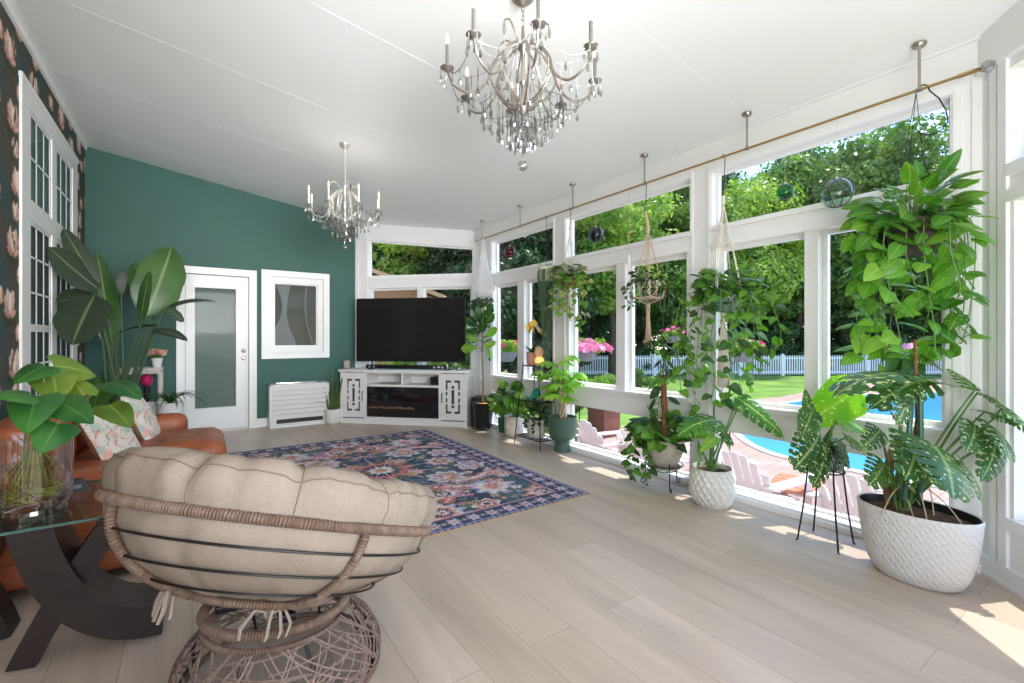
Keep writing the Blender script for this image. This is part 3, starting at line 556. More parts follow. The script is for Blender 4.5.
# ---------------------------------------------------------------- adirondack chairs on the patio
M['adw'] = mat('white_painted_wood', s2l(226, 214, 212), .5)
def adirondack():
    t = empty('adirondack_chair', (0, 0, 0), 0, 'x', 'chair')   # faces +x
    b = MB()
    for i in range(6):
        x = -.15+i*.095; z = .22+i*.028; b.rbox((x, -.25, z), (x+.085, .25, z+.02), .005)
    b.build('seat', M['adw'], t)
    b = MB(); n = 7
    for i in range(n):
        y0 = -.26+i*.075; u = (i-(n-1)/2)/((n-1)/2); h = .80-.16*u*u; sp = 1+.18
        pts = []
        for z, w in ((.20, 1), (h, sp)):
            xx = -.17-(z-.2)*.42
            pts.append((xx, (y0+.031)*w, z))
        (x0, yc0, z0), (x1, yc1, z1) = pts; w = .031
        b.add([(x0,yc0-w,z0),(x0,yc0+w,z0),(x1,yc1+w*1.15,z1),(x1,yc1-w*1.15,z1),(x0-.02,yc0-w,z0),(x0-.02,yc0+w,z0),(x1-.02,yc1+w*1.15,z1),(x1-.02,yc1-w*1.15,z1)],
              [(0,1,2,3),(7,6,5,4),(0,4,5,1),(1,5,6,2),(2,6,7,3),(3,7,4,0)])
    b.rbox((-.30, -.28, .46), (-.27, .28, .52), .004); b.rbox((-.22, -.26, .24), (-.19, .26, .30), .004)
    b.build('backrest', M['adw'], t)
    for s in (-1, 1):
        b = MB(); b.prism([(-.38, .515), (.36, .515), (.40, .535), (-.38, .535)], s*.25, s*.37); b.build('armrest', M['adw'], t)
        b = MB(); b.rbox((.27, s*.26, 0), (.36, s*.29, .515), .004); b.build('leg', M['adw'], t)
        b = MB(); b.prism([(.30, .26), (.36, .33), (.36, .22), (-.50, -.0), (-.60, 0), (-.22, .20)], s*.245, s*.265); b.build('leg', M['adw'], t)
        b = MB(); b.rbox((-.36, s*.27, .12), (-.30, s*.30, .515), .004); b.build('support', M['adw'], t)
    return t
ad0 = adirondack()
for k, (x, y, rz, lab) in enumerate(ADCH):
    o = ad0 if k == 0 else copy_tree(ad0); o.location = (x, y, GZ); o.rotation_euler = (0, 0, math.radians(rz)); o['label'] = lab; o['group'] = 'white adirondack chairs on the patio'
# ---------------------------------------------------------------- planter box, side table, hanging baskets outside
M['terra'] = mat('red_brown_wood', s2l(128, 78, 62), .8, noise_amt=.15, nscale=10)
pb = empty('planter_box', PLANTER, 0, 'tall reddish brown planter box on the mulch behind the patio chairs', 'planter')
b = MB()
for (a, c) in (((-.3, -.3, 0), (.3, -.27, .62)), ((-.3, .27, 0), (.3, .3, .62)), ((-.3, -.27, 0), (-.27, .27, .62)), ((.27, -.27, 0), (.3, .27, .62))): b.rbox(a, c, .006)
b.rbox((-.33, -.33, .58), (.33, -.26, .65), .006); b.rbox((-.33, .26, .58), (.33, .33, .65), .006); b.build('box', M['terra'], pb)
b = MB(); b.box((-.27, -.27, .05), (.27, .27, .57)); b.build('soil', M['soil'], pb); pb.scale = (.72, .72, .85)
M['cedar'] = mat('cedar_wood', s2l(186, 122, 92), .7, noise_amt=.15, nscale=12)
tb = empty('patio_table', PTABLE, .2, 'low cedar slatted table between the white chairs outside', 'table')
b = MB()
for i in range(5): b.rbox((-.3+i*.12, -.3, .36), (-.3+i*.12+.108, .3, .39), .004)
b.build('tabletop', M['cedar'], tb)
for sx in (-1, 1):
    for sy in (-1, 1):
        b = MB(); b.rbox((sx*.27-.03, sy*.25-.03, 0), (sx*.27+.03, sy*.25+.03, .36), .004); b.build('leg', M['cedar'], tb)
PETM = [mat('hot_pink_petals', s2l(232, 78, 150), .5), mat('light_pink_petals', s2l(242, 150, 190), .5), mat('rose_petals', s2l(226, 70, 110), .5)]
M['basket'] = mat('grey_basket', s2l(120, 122, 128), .8, noise_amt=.3, nscale=50)
M['gleaf'] = leaf_mat('basket_leaf', s2l(150, 180, 70), s2l(90, 130, 50), .4, scale=8)
def petals(mb, c, r, rng, n=5):
    nrm = Vector((rng.uniform(-1, 1), rng.uniform(-1, 1), rng.uniform(0, 1))).normalized(); a = nrm.orthogonal().normalized(); q = nrm.cross(a); c = Vector(c)
    for k in range(n):
        t = 2*PI*k/n; d = a*math.cos(t)+q*math.sin(t); e = nrm.cross(d)
        mb.add([c, c+d*r*.6+e*r*.38+nrm*r*.15, c+d*r+nrm*r*.1, c+d*r*.6-e*r*.38+nrm*r*.15], [(0, 1, 2, 3)])
def hanging_basket(x, y, z, r, pm, label, seed, spread=1.0, nfl=60, pole_dir=1):
    rng = random.Random(seed)
    t = empty('hanging_basket', (x, y, z), 0, label, 'hanging basket')
    b = MB(); b.lathe([(.02, -r*.75), (r*.55, -r*.7), (r*.8, -r*.3), (r*.85, 0), (r*.78, 0), (r*.7, -r*.2)], n=20, cap1=False); b.build('pot', M['basket'], t)
    b = MB(); b.lathe([(r*.76, -r*.08), (.001, -r*.02)], n=20, cap0=False); b.build('soil', M['soil'], t)
    me = crown_mesh('foliage', seed, r*1.25*spread, r*1.1, 700, r*.16, M['gleaf'], 14); o = bpy.data.objects.new('foliage', me); COL.objects.link(o); o.parent = t; o.location = (0, 0, -r*.2)
    b = MB()
    for i in range(nfl):
        a = rng.uniform(0, 2*PI); q = math.sqrt(rng.random())*r*1.55*spread; petals(b, (q*math.cos(a), q*math.sin(a), r*(.75+.3*rng.random())-q*.35), r*.3, rng)
    b.build('flowers', pm, t)
    h = empty('shepherd_hook', (x+.03*pole_dir, y+.18, GZ), 0, 'thin black garden hook holding the '+label.split(' in ')[0], 'plant hook')
    b = MB(); b.tube([(0, 0, 0), (0, 0, z-GZ+.50), (0, -.04, z-GZ+.58), (-.03*pole_dir, -.12, z-GZ+.60), (-.03*pole_dir, -.18, z-GZ+.55), (-.03*pole_dir, -.18, z-GZ+.49)], .008, 6); b.build('pole', M['black'], h)
    b = MB()
    for k in range(3):
        a = k*2.1; b.tube([(r*.83*math.cos(a), r*.83*math.sin(a), -.01), (0, 0, .47)], .002, 4)
    b.build('hanger', M['black'], t)
BASKETS = [(5.047, 5.263, 1.032, 0.2, PETM[1], 'light pink petunias in a grey hanging basket outside the middle bay', 3, 1.2, 120), (4.911, 2.681, 1.098, 0.15, PETM[0], 'hot pink geranium in a basket outside beside the big hanging pothos', 4, 1.0, 22), (4.245, 6.304, 1.02, 0.22, PETM[2], 'rose geranium in a basket outside behind the fiddle leaf plant', 5, 1.0, 16), (5.306, 3.867, 1.277, 0.12, PETM[0], 'small pink geranium in a basket behind the trained vine', 6, 0.8, 12), (11.37, 3.074, 0.958, 0.2, PETM[1], 'pale pink flowers in a basket far outside the nearest bay', 7, 0.9, 18)]
for a in BASKETS: hanging_basket(*a)
# garden growth low behind the left bay
# ================================================================ rug
def rug():
    x0, x1, y0, y1 = .30, 2.61, 2.68, 5.83
    st = .0105; nx = int((x1-x0)/st); ny = int((y1-y0)/st); mb = MB()
    vs = [(x0+(x1-x0)*i/nx, y0+(y1-y0)*j/ny, .009) for i in range(nx+1) for j in range(ny+1)]
    mb.add(vs, [(i*(ny+1)+j, (i+1)*(ny+1)+j, (i+1)*(ny+1)+j+1, i*(ny+1)+j+1) for i in range(nx) for j in range(ny)])
    mb.box((x0, y0, .0005), (x1, y1, .0085))
    o = mb.build('area_rug', attr_mat('rug_pile', 'weave', .9, bump=.4, bscale=300), recalc=False)
    tag(o, 'navy blue and coral persian style rug with a flowered border', 'rug')
    me = o.data; N = len(me.vertices); co = np.empty(N*3); me.vertices.foreach_get('co', co); co = co.reshape(-1, 3)
    X = co[:, 0]-(x0+x1)/2; Y = co[:, 1]-(y0+y1)/2; hx = (x1-x0)/2; hy = (y1-y0)/2
    c_ = {k: np.array(s2l(*v)) for k, v in dict(navy=(48, 60, 92), teal=(58, 92, 104), coral=(206, 112, 92), rose=(200, 146, 148), cream=(220, 208, 202), lilac=(160, 160, 194), gold=(196, 158, 112), olive=(96, 112, 88), rust=(170, 74, 56)).items()}
    col = np.empty((N, 3)); r = np.random.default_rng(3)
    def fbm(x, y, s, seed):
        q = np.random.default_rng(seed); v = np.zeros_like(x)
        for k in range(6):
            a = q.uniform(0, 6.28, 3); f_ = s*(1.6**k); d = q.uniform(0, 6.28); v += np.sin(x*f_*math.cos(d)+y*f_*math.sin(d)+a[0]+1.5*np.sin(y*f_*.7+a[1]))/1.35**k
        return v/2.2
    n1 = fbm(X, Y, 6, 1); n2 = fbm(X, Y, 11, 2); n3 = fbm(X, Y, 30, 4)
    col[:] = c_['teal']; k = n1 > .1; col[k] = c_['navy']
    k = (n2 > .55); col[k] = c_['olive']; k = np.abs(n2-.0) < .05; col[k] = c_['lilac']*.8
    ax = np.abs(X); ay = np.abs(Y)
    def rosette(cx, cy, R, pal, npet=8, rot=0, stretch=1, mirror=True):
        nonlocal col
        R *= 1.08
        for (px, py) in ([(ax, ay)] if mirror else [(X, Y)]):
            dx = px-cx; dy = (py-cy)/stretch; rr = np.hypot(dx, dy)/R; th = np.arctan2(dy, dx)+rot
            edge = 1+.16*np.cos(npet*th)+.06*n3
            for q, cc in zip((1.0, .80, .62, .44, .26, .13), pal):
                k = rr < edge*q; col[k] = c_[cc]
            k = (rr < edge*.95) & (rr > .3) & (np.abs(np.sin(npet*th/2)) < .12); col[k] = c_['cream']*.9
    # large curving coral leaves
    def swoosh(cx, cy, R, w, a0, a1, cc):
        dx = ax-cx; dy = ay-cy; rr = np.hypot(dx, dy); th = np.arctan2(dy, dx); t = np.clip((th-a0)/(a1-a0), 0, 1)
        ww = w*np.sin(t*PI)**.7*(1+.25*np.sin(th*14)); k = (th > a0) & (th < a1) & (np.abs(rr-R) < ww); col[k] = c_[cc]
        k = (th > a0) & (th < a1) & (np.abs(rr-R) < ww*.35); col[k] = c_['cream' if cc != 'gold' else 'rust']
        k = (th > a0) & (th < a1) & (np.abs(rr-R-ww) < .008); col[k] = c_['lilac']
    swoosh(.55, .35, .34, .06, .3, 2.6, 'coral'); swoosh(.25, 1.15, .36, .055, -2.4, .1, 'coral'); swoosh(.8, .95, .26, .045, -.9, 1.8, 'gold'); swoosh(.1, .55, .3, .05, -.5, 1.6, 'rose')
    swoosh(.45, .75, .22, .04, 1.8, 3.1, 'coral'); swoosh(.65, .1, .25, .045, -2.2, -.2, 'gold')
    # centre medallion with lobed rings, then scattered rosettes
    rosette(0, 0, .42, ['navy', 'teal', 'coral', 'navy', 'cream', 'gold'], 12, mirror=True)
    for (cx, cy, R, pal, n_) in ((.42, .52, .15, ['cream', 'lilac', 'rose', 'coral', 'cream', 'gold'], 8), (.78, .30, .13, ['cream', 'rose', 'lilac', 'cream', 'coral', 'navy'], 7),
        (.62, .98, .17, ['lilac', 'cream', 'cream', 'rose', 'coral', 'gold'], 9), (.18, .92, .15, ['coral', 'rose', 'cream', 'navy', 'cream', 'coral'], 8), (0, 1.28, .16, ['lilac', 'cream', 'coral', 'navy', 'cream', 'rust'], 10),
        (.88, .68, .10, ['rose', 'coral', 'cream', 'rust', 'cream', 'navy'], 6), (.36, 1.30, .10, ['cream', 'coral', 'rust', 'cream', 'navy', 'navy'], 6), (.88, 1.30, .12, ['coral', 'cream', 'rose', 'navy', 'cream', 'coral'], 8), (.25, .22, .09, ['olive', 'coral', 'cream', 'rust', 'cream', 'gold'], 6), (.60, 0, .13, ['rose', 'cream', 'coral', 'navy', 'cream', 'gold'], 8)):
        rosette(cx, cy, R, pal, n_)
    for _ in range(80):
        cx = r.uniform(0, hx-.2); cy = r.uniform(0, hy-.2); R = r.uniform(.018, .045); cc = ['cream', 'coral', 'gold', 'lilac', 'rose', 'olive'][r.integers(6)]
        rr = np.hypot(ax-cx, (ay-cy)*r.uniform(.7, 1.3))/R; th = np.arctan2(ay-cy, ax-cx)
        k = rr < 1+.35*np.cos(5*th); col[k] = c_[cc]; k = rr < .35; col[k] = c_['rust' if cc != 'coral' else 'cream']
    # border: stripes and a row of small flowers
    dE = np.minimum(hx-ax, hy-ay); k = dE < .21; col[k] = c_['navy']
    along = np.where(hx-ax < hy-ay, Y, X); off = dE-.105; p = .15; u = ((along+p/2) % p)-p/2; rr = np.hypot(u, off)/.05; th = np.arctan2(off, u)
    kb = (dE > .035) & (dE < .18)
    k = kb & (rr < 1+.25*np.cos(6*th)); col[k] = c_['lilac']*.95; k = kb & (rr < .62+.2*np.cos(6*th)); col[k] = c_['cream']*.85; k = kb & (rr < .28); col[k] = c_['coral']
    u2 = (along % p)-p/2; r2 = np.hypot(u2, off)/.03; k = kb & (r2 < 1); col[k] = c_['teal']; k = kb & (r2 < .5); col[k] = c_['rose']
    for a, w, cc in ((.20, .008, 'lilac'), (.185, .004, 'coral'), (.03, .006, 'lilac')): k = np.abs(dE-a) < w; col[k] = c_[cc]
    k = ((dE > .005) & (dE < .024)) & ((along % .05) < .025); col[k] = c_['lilac']*.8
    k = dE < .006; col[k] = c_['gold']*.9
    col *= (1+.16*n3+.10*fbm(X, Y, 90, 8))[:, None]; g = col.mean(axis=1)[:, None]; col = col*.88+g*.12; col = np.clip(col*.92+.018, 0, 1)
    at = me.color_attributes.new('weave', 'FLOAT_COLOR', 'POINT'); at.data.foreach_set('color', np.hstack([col, np.ones((N, 1))]).astype(np.float32).ravel())
rug()
# ================================================================ television wall group: local frame x along the stand front, y back, origin at left front foot
TS, LS = frame((1.795, 7.035), (3.160, 5.670)); rzS = math.atan2(TS[1][0], TS[0][0]); OS = (1.795, 7.035, 0)
M['whitelac'] = mat('white_lacquer', s2l(226, 224, 221), .4)
M['dark'] = mat('black_plastic', (.012, .012, .014), .35)
M['inside'] = mat('dark_recess', s2l(92, 88, 84), .8)
def tv_stand():
    t = empty('media_console', OS, rzS, 'white media console with an electric fireplace and lattice doors', 'tv stand')
    Wd, D, H = LS, .37, .79; b = MB()
    b.box((0, 0, 0), (Wd, D, .075)); b.rbox((-.02, -.025, H-.035), (Wd+.02, D, H), .006)
    b.box((0, 0, .075), (.03, D, H-.035)); b.box((Wd-.03, 0, .075), (Wd, D, H-.035)); b.box((.03, D-.02, .075), (Wd-.03, D, H-.035))
    xa, xb = .385*Wd/1.93*1.0, Wd-.385*Wd/1.93
    b.box((xa, 0, .075), (xa+.03, D-.02, H-.035)); b.box((xb-.03, 0, .075), (xb, D-.02, H-.035))
    b.box((xa+.03, 0, .545), (xb-.03, D-.02, .575)); b.box((xa+.03, 0, .075), (xb-.03, .03, .105)); b.box((Wd/2-.012, 0, .575), (Wd/2+.012, D-.02, H-.035))
    b.box((xa+.03, 0, .735), (xb-.03, .03, H-.035))
    b.build('cabinet', M['whitelac'], t)
    b = MB(); b.box((.032, .06, .08), (xa-.002, .07, H-.04)); b.box((xb+.002, .06, .08), (Wd-.032, .07, H-.04)); b.build('inner_panel', M['inside'], t)
    for side, (u0, u1) in enumerate(((.03, xa), (xb, Wd-.03))):
        b = MB(); w = u1-u0; z0, z1 = .09, H-.045; cx = (u0+u1)/2; T_ = .02
        sl = .028
        # door face split so that bracket shaped slots stay open (double rounded-rectangle lattice)
        fx = [(-w/2, -.105), (-.105, -.105+sl), (-.105+sl, -.022), (-.022, .022), (.022, .105-sl), (.105-sl, .105), (.105, w/2)]
        zc = (z0+z1)/2; hh = .235
        def cellopen(i, zl, zh):
            m_ = (zl+zh)/2-zc; a = abs(m_)
            if i in (1, 5): return (a < hh and not (.075 < a < .10))if a > .02 else False
            if i in (2, 4): return hh-.032 < a < hh
            if i == 3: return a < .155 and not (.10 < a < .118)
            return False
        zs = sorted({z0, z1, *[zc+s*v for v in (.02, .075, .10, .118, .155, hh-.032, hh) for s in (-1, 1)]})
        for i, (a, c) in enumerate(fx):
            for zl, zh in zip(zs[:-1], zs[1:]):
                if not cellopen(i, zl, zh): 
                    b.box((cx+a, 0.0, zl), (cx+c, T_, zh))
        # keep the small gap between bracket arms
        d = b.build('door', M['whitelac'], t)
        hb = MB(); hx_ = u1-.025 if side == 0 else u0+.025; hb.tube([(hx_, -.0, .34), (hx_, -.025, .34), (hx_, -.025, .47), (hx_, 0, .47)], .006, 6); hb.build('door_handle', M['dark'], d)
    M['fireglass'] = mat('fireplace_glass', s2l(24, 20, 26), .12, spec=.6, coat=.5)
    b = MB(); b.rbox((xa+.034, .004, .108), (xb-.034, .05, .542), .004); fpl = b.build('fireplace', M['fireglass'], t)
    b = MB(); rng = random.Random(2)
    M['ember'] = mat('fake_logs', s2l(120, 84, 62), .8, noise_amt=.5, nscale=30)
    for k in range(5): x = xa+.14+k*.14; b.tube([(x-.07, .0, .235+.012*(k % 2)), (x, -.003, .248), (x+.06, .0, .238)], [.010, .018, .012], 8)
    b.build('logs', M['ember'], fpl)
    b = MB()
    for k in range(9): b.box((Wd/2-.13+k*.03, .0, .50), (Wd/2-.112+k*.03, .006, .525))
    b.build('vent', M['dark'], fpl)
    b = MB(); b.box((xb-.17, .05, .578), (xb-.045, .17, .69)); o = b.build('cable_box', M['dark']); o.parent = None
    o.matrix_world = TS; tag(o, 'small black box at the right end of the console shelf', 'electronics')
    b = MB(); b.rbox((xa+.20, .06, .578), (xa+.40, .2, .60), .004); o = b.build('disc_player', M['chrome']); o.matrix_world = TS; tag(o, 'flat silver box lying in the left shelf of the console', 'electronics')
tv_stand()
def tvset():
    t = empty('television', (0, 0, 0), 0, 'large black flat television standing on the white media console', 'television')
    t.matrix_world = TS; 
    M['screen'] = mat('tv_screen', (.012, .012, .012), .28, spec=.35, coat=.15); b = MB(); x0, x1, z0, z1 = .20, 1.88, .905, 1.835
    b.rbox((x0, .10, z0), (x1, .135, z1), .004); b.rbox((x0+.3, .135, z0+.1), (x1-.3, .17, z0+.6), .01); b.build('housing', M['dark'], t)
    b = MB(); b.box((x0+.008, .0985, z0+.014), (x1-.008, .101, z1-.008)); b.build('screen', M['screen'], t)
    for s in (x0+.25, x1-.25):
        b = MB(); b.tube([(s, .117, z0+.01), (s, .117, .80)], .012, 6); b.rbox((s-.02, .0, .79), (s+.02, .24, .80), .003); b.build('foot', M['dark'], t)
_s = LS; tvset()
t = empty('soundbar', (0, 0, 0), 0, 'long black soundbar in front of the television foot', 'speaker'); t.matrix_world = TS
b = MB(); b.rbox((.39, .02, .802), (1.62, .085, .862), .012); b.build('body', M['dark'], t)
M['dial'] = mat('silver_dial', (.5, .5, .52), .3, .8)
for xx in (.45, .52, 1.44, 1.50, 1.56):
    q = MB(Matrix.Translation((xx, .021, .832)) @ Matrix.Rotation(PI/2, 4, 'X')); q.lathe([(.018, 0), (.018, .004), (.014, .006), (.013, .003)], n=16); q.build('dial', M['dial'], t)
b = MB(); b.box((.58, -.012, .7905), (1.5, .015, .796)); o = b.build('cloth_runner', mat('teal_cloth', s2l(70, 150, 140), .8)); o.matrix_world = TS; tag(o, 'thin teal strip of cloth lying under the soundbar edge', 'cloth')
# picture frame on the console's left end, jar on the right end
t = empty('photo_frame', (0, 0, 0), 0, 'small photo frame on the left end of the console top', 'picture frame'); t.matrix_world = TS @ Matrix.Translation((.07, .06, .792)) @ Matrix.Rotation(.25, 4, 'Z')
b = MB(); b.box((-.05, 0, 0), (.05, .012, .012)); b.box((-.05, 0, .118), (.05, .012, .13)); b.box((-.05, 0, .012), (-.038, .012, .118)); b.box((.038, 0, .012), (.05, .012, .118)); b.build('frame', M['nickel'], t)
b = MB(); b.box((-.038, .004, .012), (.038, .008, .118)); b.build('photo', mat('faded_print', s2l(178, 168, 160), .6, noise_amt=.35, nscale=30), t)
t = empty('candle_jar', (0, 0, 0), 0, 'short jar with pale moss on the right end of the console', 'jar'); t.matrix_world = TS @ Matrix.Translation((1.78, .1, .792))
b = MB(); b.lathe([(.04, 0), (.045, .005), (.045, .055), (.042, .06), (.04, .055), (.04, .01)], n=20, cap1=False); b.build('glass', glass_mat('jar_glass', (.9, .92, .85), .1), t)
b = MB(); b.lathe([(.038, .006), (.038, .045), (.01, .052)], n=16); b.build('moss', mat('pale_moss', s2l(150, 146, 110), .9, noise_amt=.4, nscale=60), t)
# subwoofer
t = empty('subwoofer', (3.29, 5.615, 0), math.radians(-45), 'narrow black subwoofer on the floor beside the media console', 'speaker')
b = MB(); b.rbox((-.075, -.02, .01), (.075, .22, .42), .006); b.build('cabinet', M['dark'], t)
q = MB(Matrix.Translation((0, -.021, .17)) @ Matrix.Rotation(PI/2, 4, 'X')); q.lathe([(.03, 0), (.03, .004), (.022, .002), (.02, -.03)], n=18); q.build('port', M['black'], t)
b = MB(); b.box((-.07, -.015, 0), (-.04, .02, .011)); b.box((.04, -.015, 0), (.07, .02, .011)); b.box((-.07, .18, 0), (.07, .21, .011)); b.build('foot', M['dark'], t)
# ================================================================ wall heater
t = empty('panel_heater', (.875, YB, 0), 0, 'white slatted heater unit standing against the teal wall', 'heater')
b = MB(); b.rbox((0, -.235, .0), (.03, -.002, .60), .004); b.rbox((.755, -.235, .0), (.785, -.002, .60), .004); b.box((.03, -.20, .0), (.755, -.002, .585)); b.box((.03, -.235, 0), (.755, -.2, .035)); b.rbox((0, -.235, .575), (.785, -.002, .60), .004); b.build('housing', M['whitelac'], t)
for k in range(7):
    z = .125+k*.066; b = MB(); b.add([(.03, -.228, z), (.755, -.228, z), (.755, -.236, z+.055), (.03, -.236, z+.055), (.03, -.2, z), (.755, -.2, z), (.755, -.2, z+.055), (.03, -.2, z+.055)], [(0,1,2,3),(4,0,3,7),(1,5,6,2),(3,2,6,7),(0,4,5,1)]); b.build('slat', M['whitelac'], t)
b = MB(); b.box((.09, -.212, .055), (.70, -.198, .11)); b.build('grille', M['dark'], t)
b = MB(); b.rbox((.09, -.17, .601), (.62, -.05, .622), .004); o = b.build('vent_cover', M['chrome'], t, )
# ================================================================ sofa
def leather():
    m, nt, b = newmat('cognac_leather'); L = nt.links
    tc = nt.nodes.new('ShaderNodeTexCoord'); n = nt.nodes.new('ShaderNodeTexNoise'); n.inputs['Scale'].default_value = 5; n.inputs['Detail'].default_value = 6
    r = nt.nodes.new('ShaderNodeValToRGB'); r.color_ramp.elements[0].color = (*s2l(124, 62, 34), 1); r.color_ramp.elements[1].color = (*s2l(176, 94, 54), 1); r.color_ramp.elements[0].position = .3; r.color_ramp.elements[1].position = .7
    L.new(tc.outputs['Object'], n.inputs[0]); L.new(n.outputs[0], r.inputs[0]); L.new(r.outputs[0], b.inputs['Base Color']); b.inputs['Roughness'].default_value = .42
    n2 = nt.nodes.new('ShaderNodeTexNoise'); n2.inputs['Scale'].default_value = 7; n2.inputs['Detail'].default_value = 8; bp = nt.nodes.new('ShaderNodeBump'); bp.inputs['Strength'].default_value = .5; bp.inputs['Distance'].default_value = .02
    L.new(tc.outputs['Object'], n2.inputs[0]); L.new(n2.outputs[0], bp.inputs['Height']); L.new(bp.outputs[0], b.inputs['Normal']); return m
M['leather'] = leather(); M['seam'] = mat('leather_seam', s2l(110, 52, 30), .6)
def puff(a, b_, r=.06, crown=.03, seed=1, tilt=None, noise_=.012):
    """stuffed cushion: rounded box with a crown and soft wrinkles, as bmesh"""
    bm = bmesh.new(); c = Vector([(a[i]+b_[i])/2 for i in range(3)]); d = Vector([abs(b_[i]-a[i]) for i in range(3)])
    bmesh.ops.create_cube(bm, size=1); bmesh.ops.subdivide_edges(bm, edges=list(bm.edges), cuts=14, use_grid_fill=True)
    for v in bm.verts:
        p = v.co*2; q = Vector((p.x*d.x/2, p.y*d.y/2, p.z*d.z/2)); h = d/2; rr = min(r, min(h)*.98)
        inner = Vector([max(-h[i]+rr, min(h[i]-rr, q[i])) for i in range(3)]); e = q-inner
        if e.length > 1e-6: e = e.normalized()*rr
        q = inner+e; k = min(range(3), key=lambda i: d[i]); o1, o2 = [i for i in range(3) if i != k]
        u = 1-(p[o1]**2); w = 1-(p[o2]**2); q[k] += (1 if p[k] > 0 else -1)*abs(p[k])*crown*max(0, u)**.6*max(0, w)**.6
        nn = noise.noise(Vector((q.x*5+seed*3.1, q.y*5, q.z*5)))+.5*noise.noise(Vector((q.x*13, q.y*13+seed, q.z*13))); q += q.normalized()*nn*noise_
        v.co = q
    if tilt: bmesh.ops.rotate(bm, cent=(0, 0, 0), matrix=tilt, verts=bm.verts)
    bmesh.ops.translate(bm, vec=c, verts=bm.verts); return bm
def sofa():
    t = empty('sectional_sofa', (-.5, 4.2, 0), 0, 'cognac leather sofa with a chaise end along the wallpapered wall', 'sofa'); o3 = Vector((.5, -4.2, 0))
    def P(name, bms, m=None):
        b = MB(Matrix.Translation(o3)); [b.bm(q, True) for q in bms]; return b.build(name, m or M['leather'], t, smooth_angle=80)
    P('base', [puff((-1.0, 3.12, .05), (-.14, 5.26, .27), .03, .0, 1, noise_=.004)]); P('base', [puff((-.2, 4.32, .05), (.21, 5.08, .26), .03, 0, 2, noise_=.004)])
    P('backrest', [puff((-1.0, 3.12, .2), (-.84, 5.28, .76), .07, .01, 3)])
    P('seat_cushion', [puff((-.86, 3.34, .26), (-.12, 4.28, .43), .06, .03, 4)]); P('seat_cushion', [puff((-.86, 4.29, .25), (.235, 5.10, .43), .08, .03, 5)])
    for (y0, y1, s) in ((3.30, 4.22, 6), (4.23, 5.12, 7)): P('back_cushion', [puff((-.90, y0, .42), (-.66, y1, .80), .09, .05, s, Matrix.Rotation(-.16, 3, 'Y'), .018)])
    P('armrest', [puff((-1.0, 3.10, .15), (-.13, 3.33, .57), .08, .01, 8)]); P('armrest', [puff((-.98, 5.11, .15), (-.03, 5.30, .565), .08, .01, 9)])
    b = MB(Matrix.Translation(o3))
    for (x, y) in ((-.94, 3.2), (-.2, 3.2), (-.94, 5.2), (.18, 4.4), (.18, 5.0)):
        b = MB(Matrix.Translation(o3)); b.box((x-.03, y-.03, 0), (x+.03, y+.03, .06)); b.build('leg', M['dark'], t)
    b = MB(Matrix.Translation(o3)); b.tube([(-.40, 3.115, .06), (-.40, 3.104, .3), (-.40, 3.108, .5)], .004, 5); b.build('seam', M['seam'], t)
sofa()
def floral():
    m, nt, b = newmat('floral_linen'); L = nt.links; tc = nt.nodes.new('ShaderNodeTexCoord'); prev = None
    base = nt.nodes.new('ShaderNodeRGB'); base.outputs[0].default_value = (*s2l(222, 210, 196), 1); prev = base.outputs[0]
    for (sc, th, c, off) in ((11, .30, s2l(168, 190, 176), 3), (8, .26, s2l(226, 168, 152), 0), (17, .2, s2l(206, 120, 112), 7), (20, .22, s2l(128, 150, 120), 11)):
        mp = nt.nodes.new('ShaderNodeMapping'); mp.inputs['Location'].default_value = (off, off, off); L.new(tc.outputs['Object'], mp.inputs[0])
        n = nt.nodes.new('ShaderNodeTexNoise'); n.inputs['Scale'].default_value = sc*1.5; n.inputs['Detail'].default_value = 2
        v = nt.nodes.new('ShaderNodeTexVoronoi'); v.inputs['Scale'].default_value = sc; ad = nt.nodes.new('ShaderNodeMixRGB'); ad.inputs[0].default_value = .12; L.new(mp.outputs[0], ad.inputs[1]); L.new(n.outputs['Color'], ad.inputs[2]); L.new(mp.outputs[0], n.inputs[0]); L.new(ad.outputs[0], v.inputs[0])
        r = nt.nodes.new('ShaderNodeMapRange'); r.inputs[1].default_value = th; r.inputs[2].default_value = th+.08; r.inputs[3].default_value = .85; r.inputs[4].default_value = 0; L.new(v.outputs[0], r.inputs[0])
        mx = nt.nodes.new('ShaderNodeMix'); mx.data_type = 'RGBA'; L.new(r.outputs[0], mx.inputs[0]); L.new(prev, mx.inputs[6]); mx.inputs[7].default_value = (*c, 1); prev = mx.outputs[2]
    L.new(prev, b.inputs['Base Color']); b.inputs['Roughness'].default_value = .85; return m
M['floral'] = floral(); M['linen'] = mat('beige_linen', s2l(186, 150, 122), .85)
def pillow(loc, rot, s, label):
    t = empty('throw_pillow', loc, 0, label, 'pillow', 'floral pillows on the sofa'); t.rotation_euler = rot
    n = 18
    for side, mm in ((1, 'floral'), (-1, 'linen')):
        b = MB(); vs = []
        for i in range(n+1):
            for j in range(n+1):
                u = i/n*2-1; v = j/n*2-1; pin = 1-.06*(1-abs(u*v)); r = max(0, (1-u**2)*(1-v**2))
                vs.append((side*(.075*r**.42+.004*math.sin(u*9)*math.sin(v*7)*r), u*s/2*pin, v*s/2*pin))
        b.add(vs, [(i*(n+1)+j, (i+1)*(n+1)+j, (i+1)*(n+1)+j+1, i*(n+1)+j+1) for i in range(n) for j in range(n)], True)
        b.build('front' if side > 0 else 'back', M[mm], t, smooth_angle=0)
pillow((-.46, 4.20, .57), (0, -.45, -.35), .44, 'floral pillow nearest the vase, leaning on the sofa back')
pillow((-.34, 4.80, .60), (0, -.42, -.12), .44, 'floral pillow farther back, next to the far armrest')
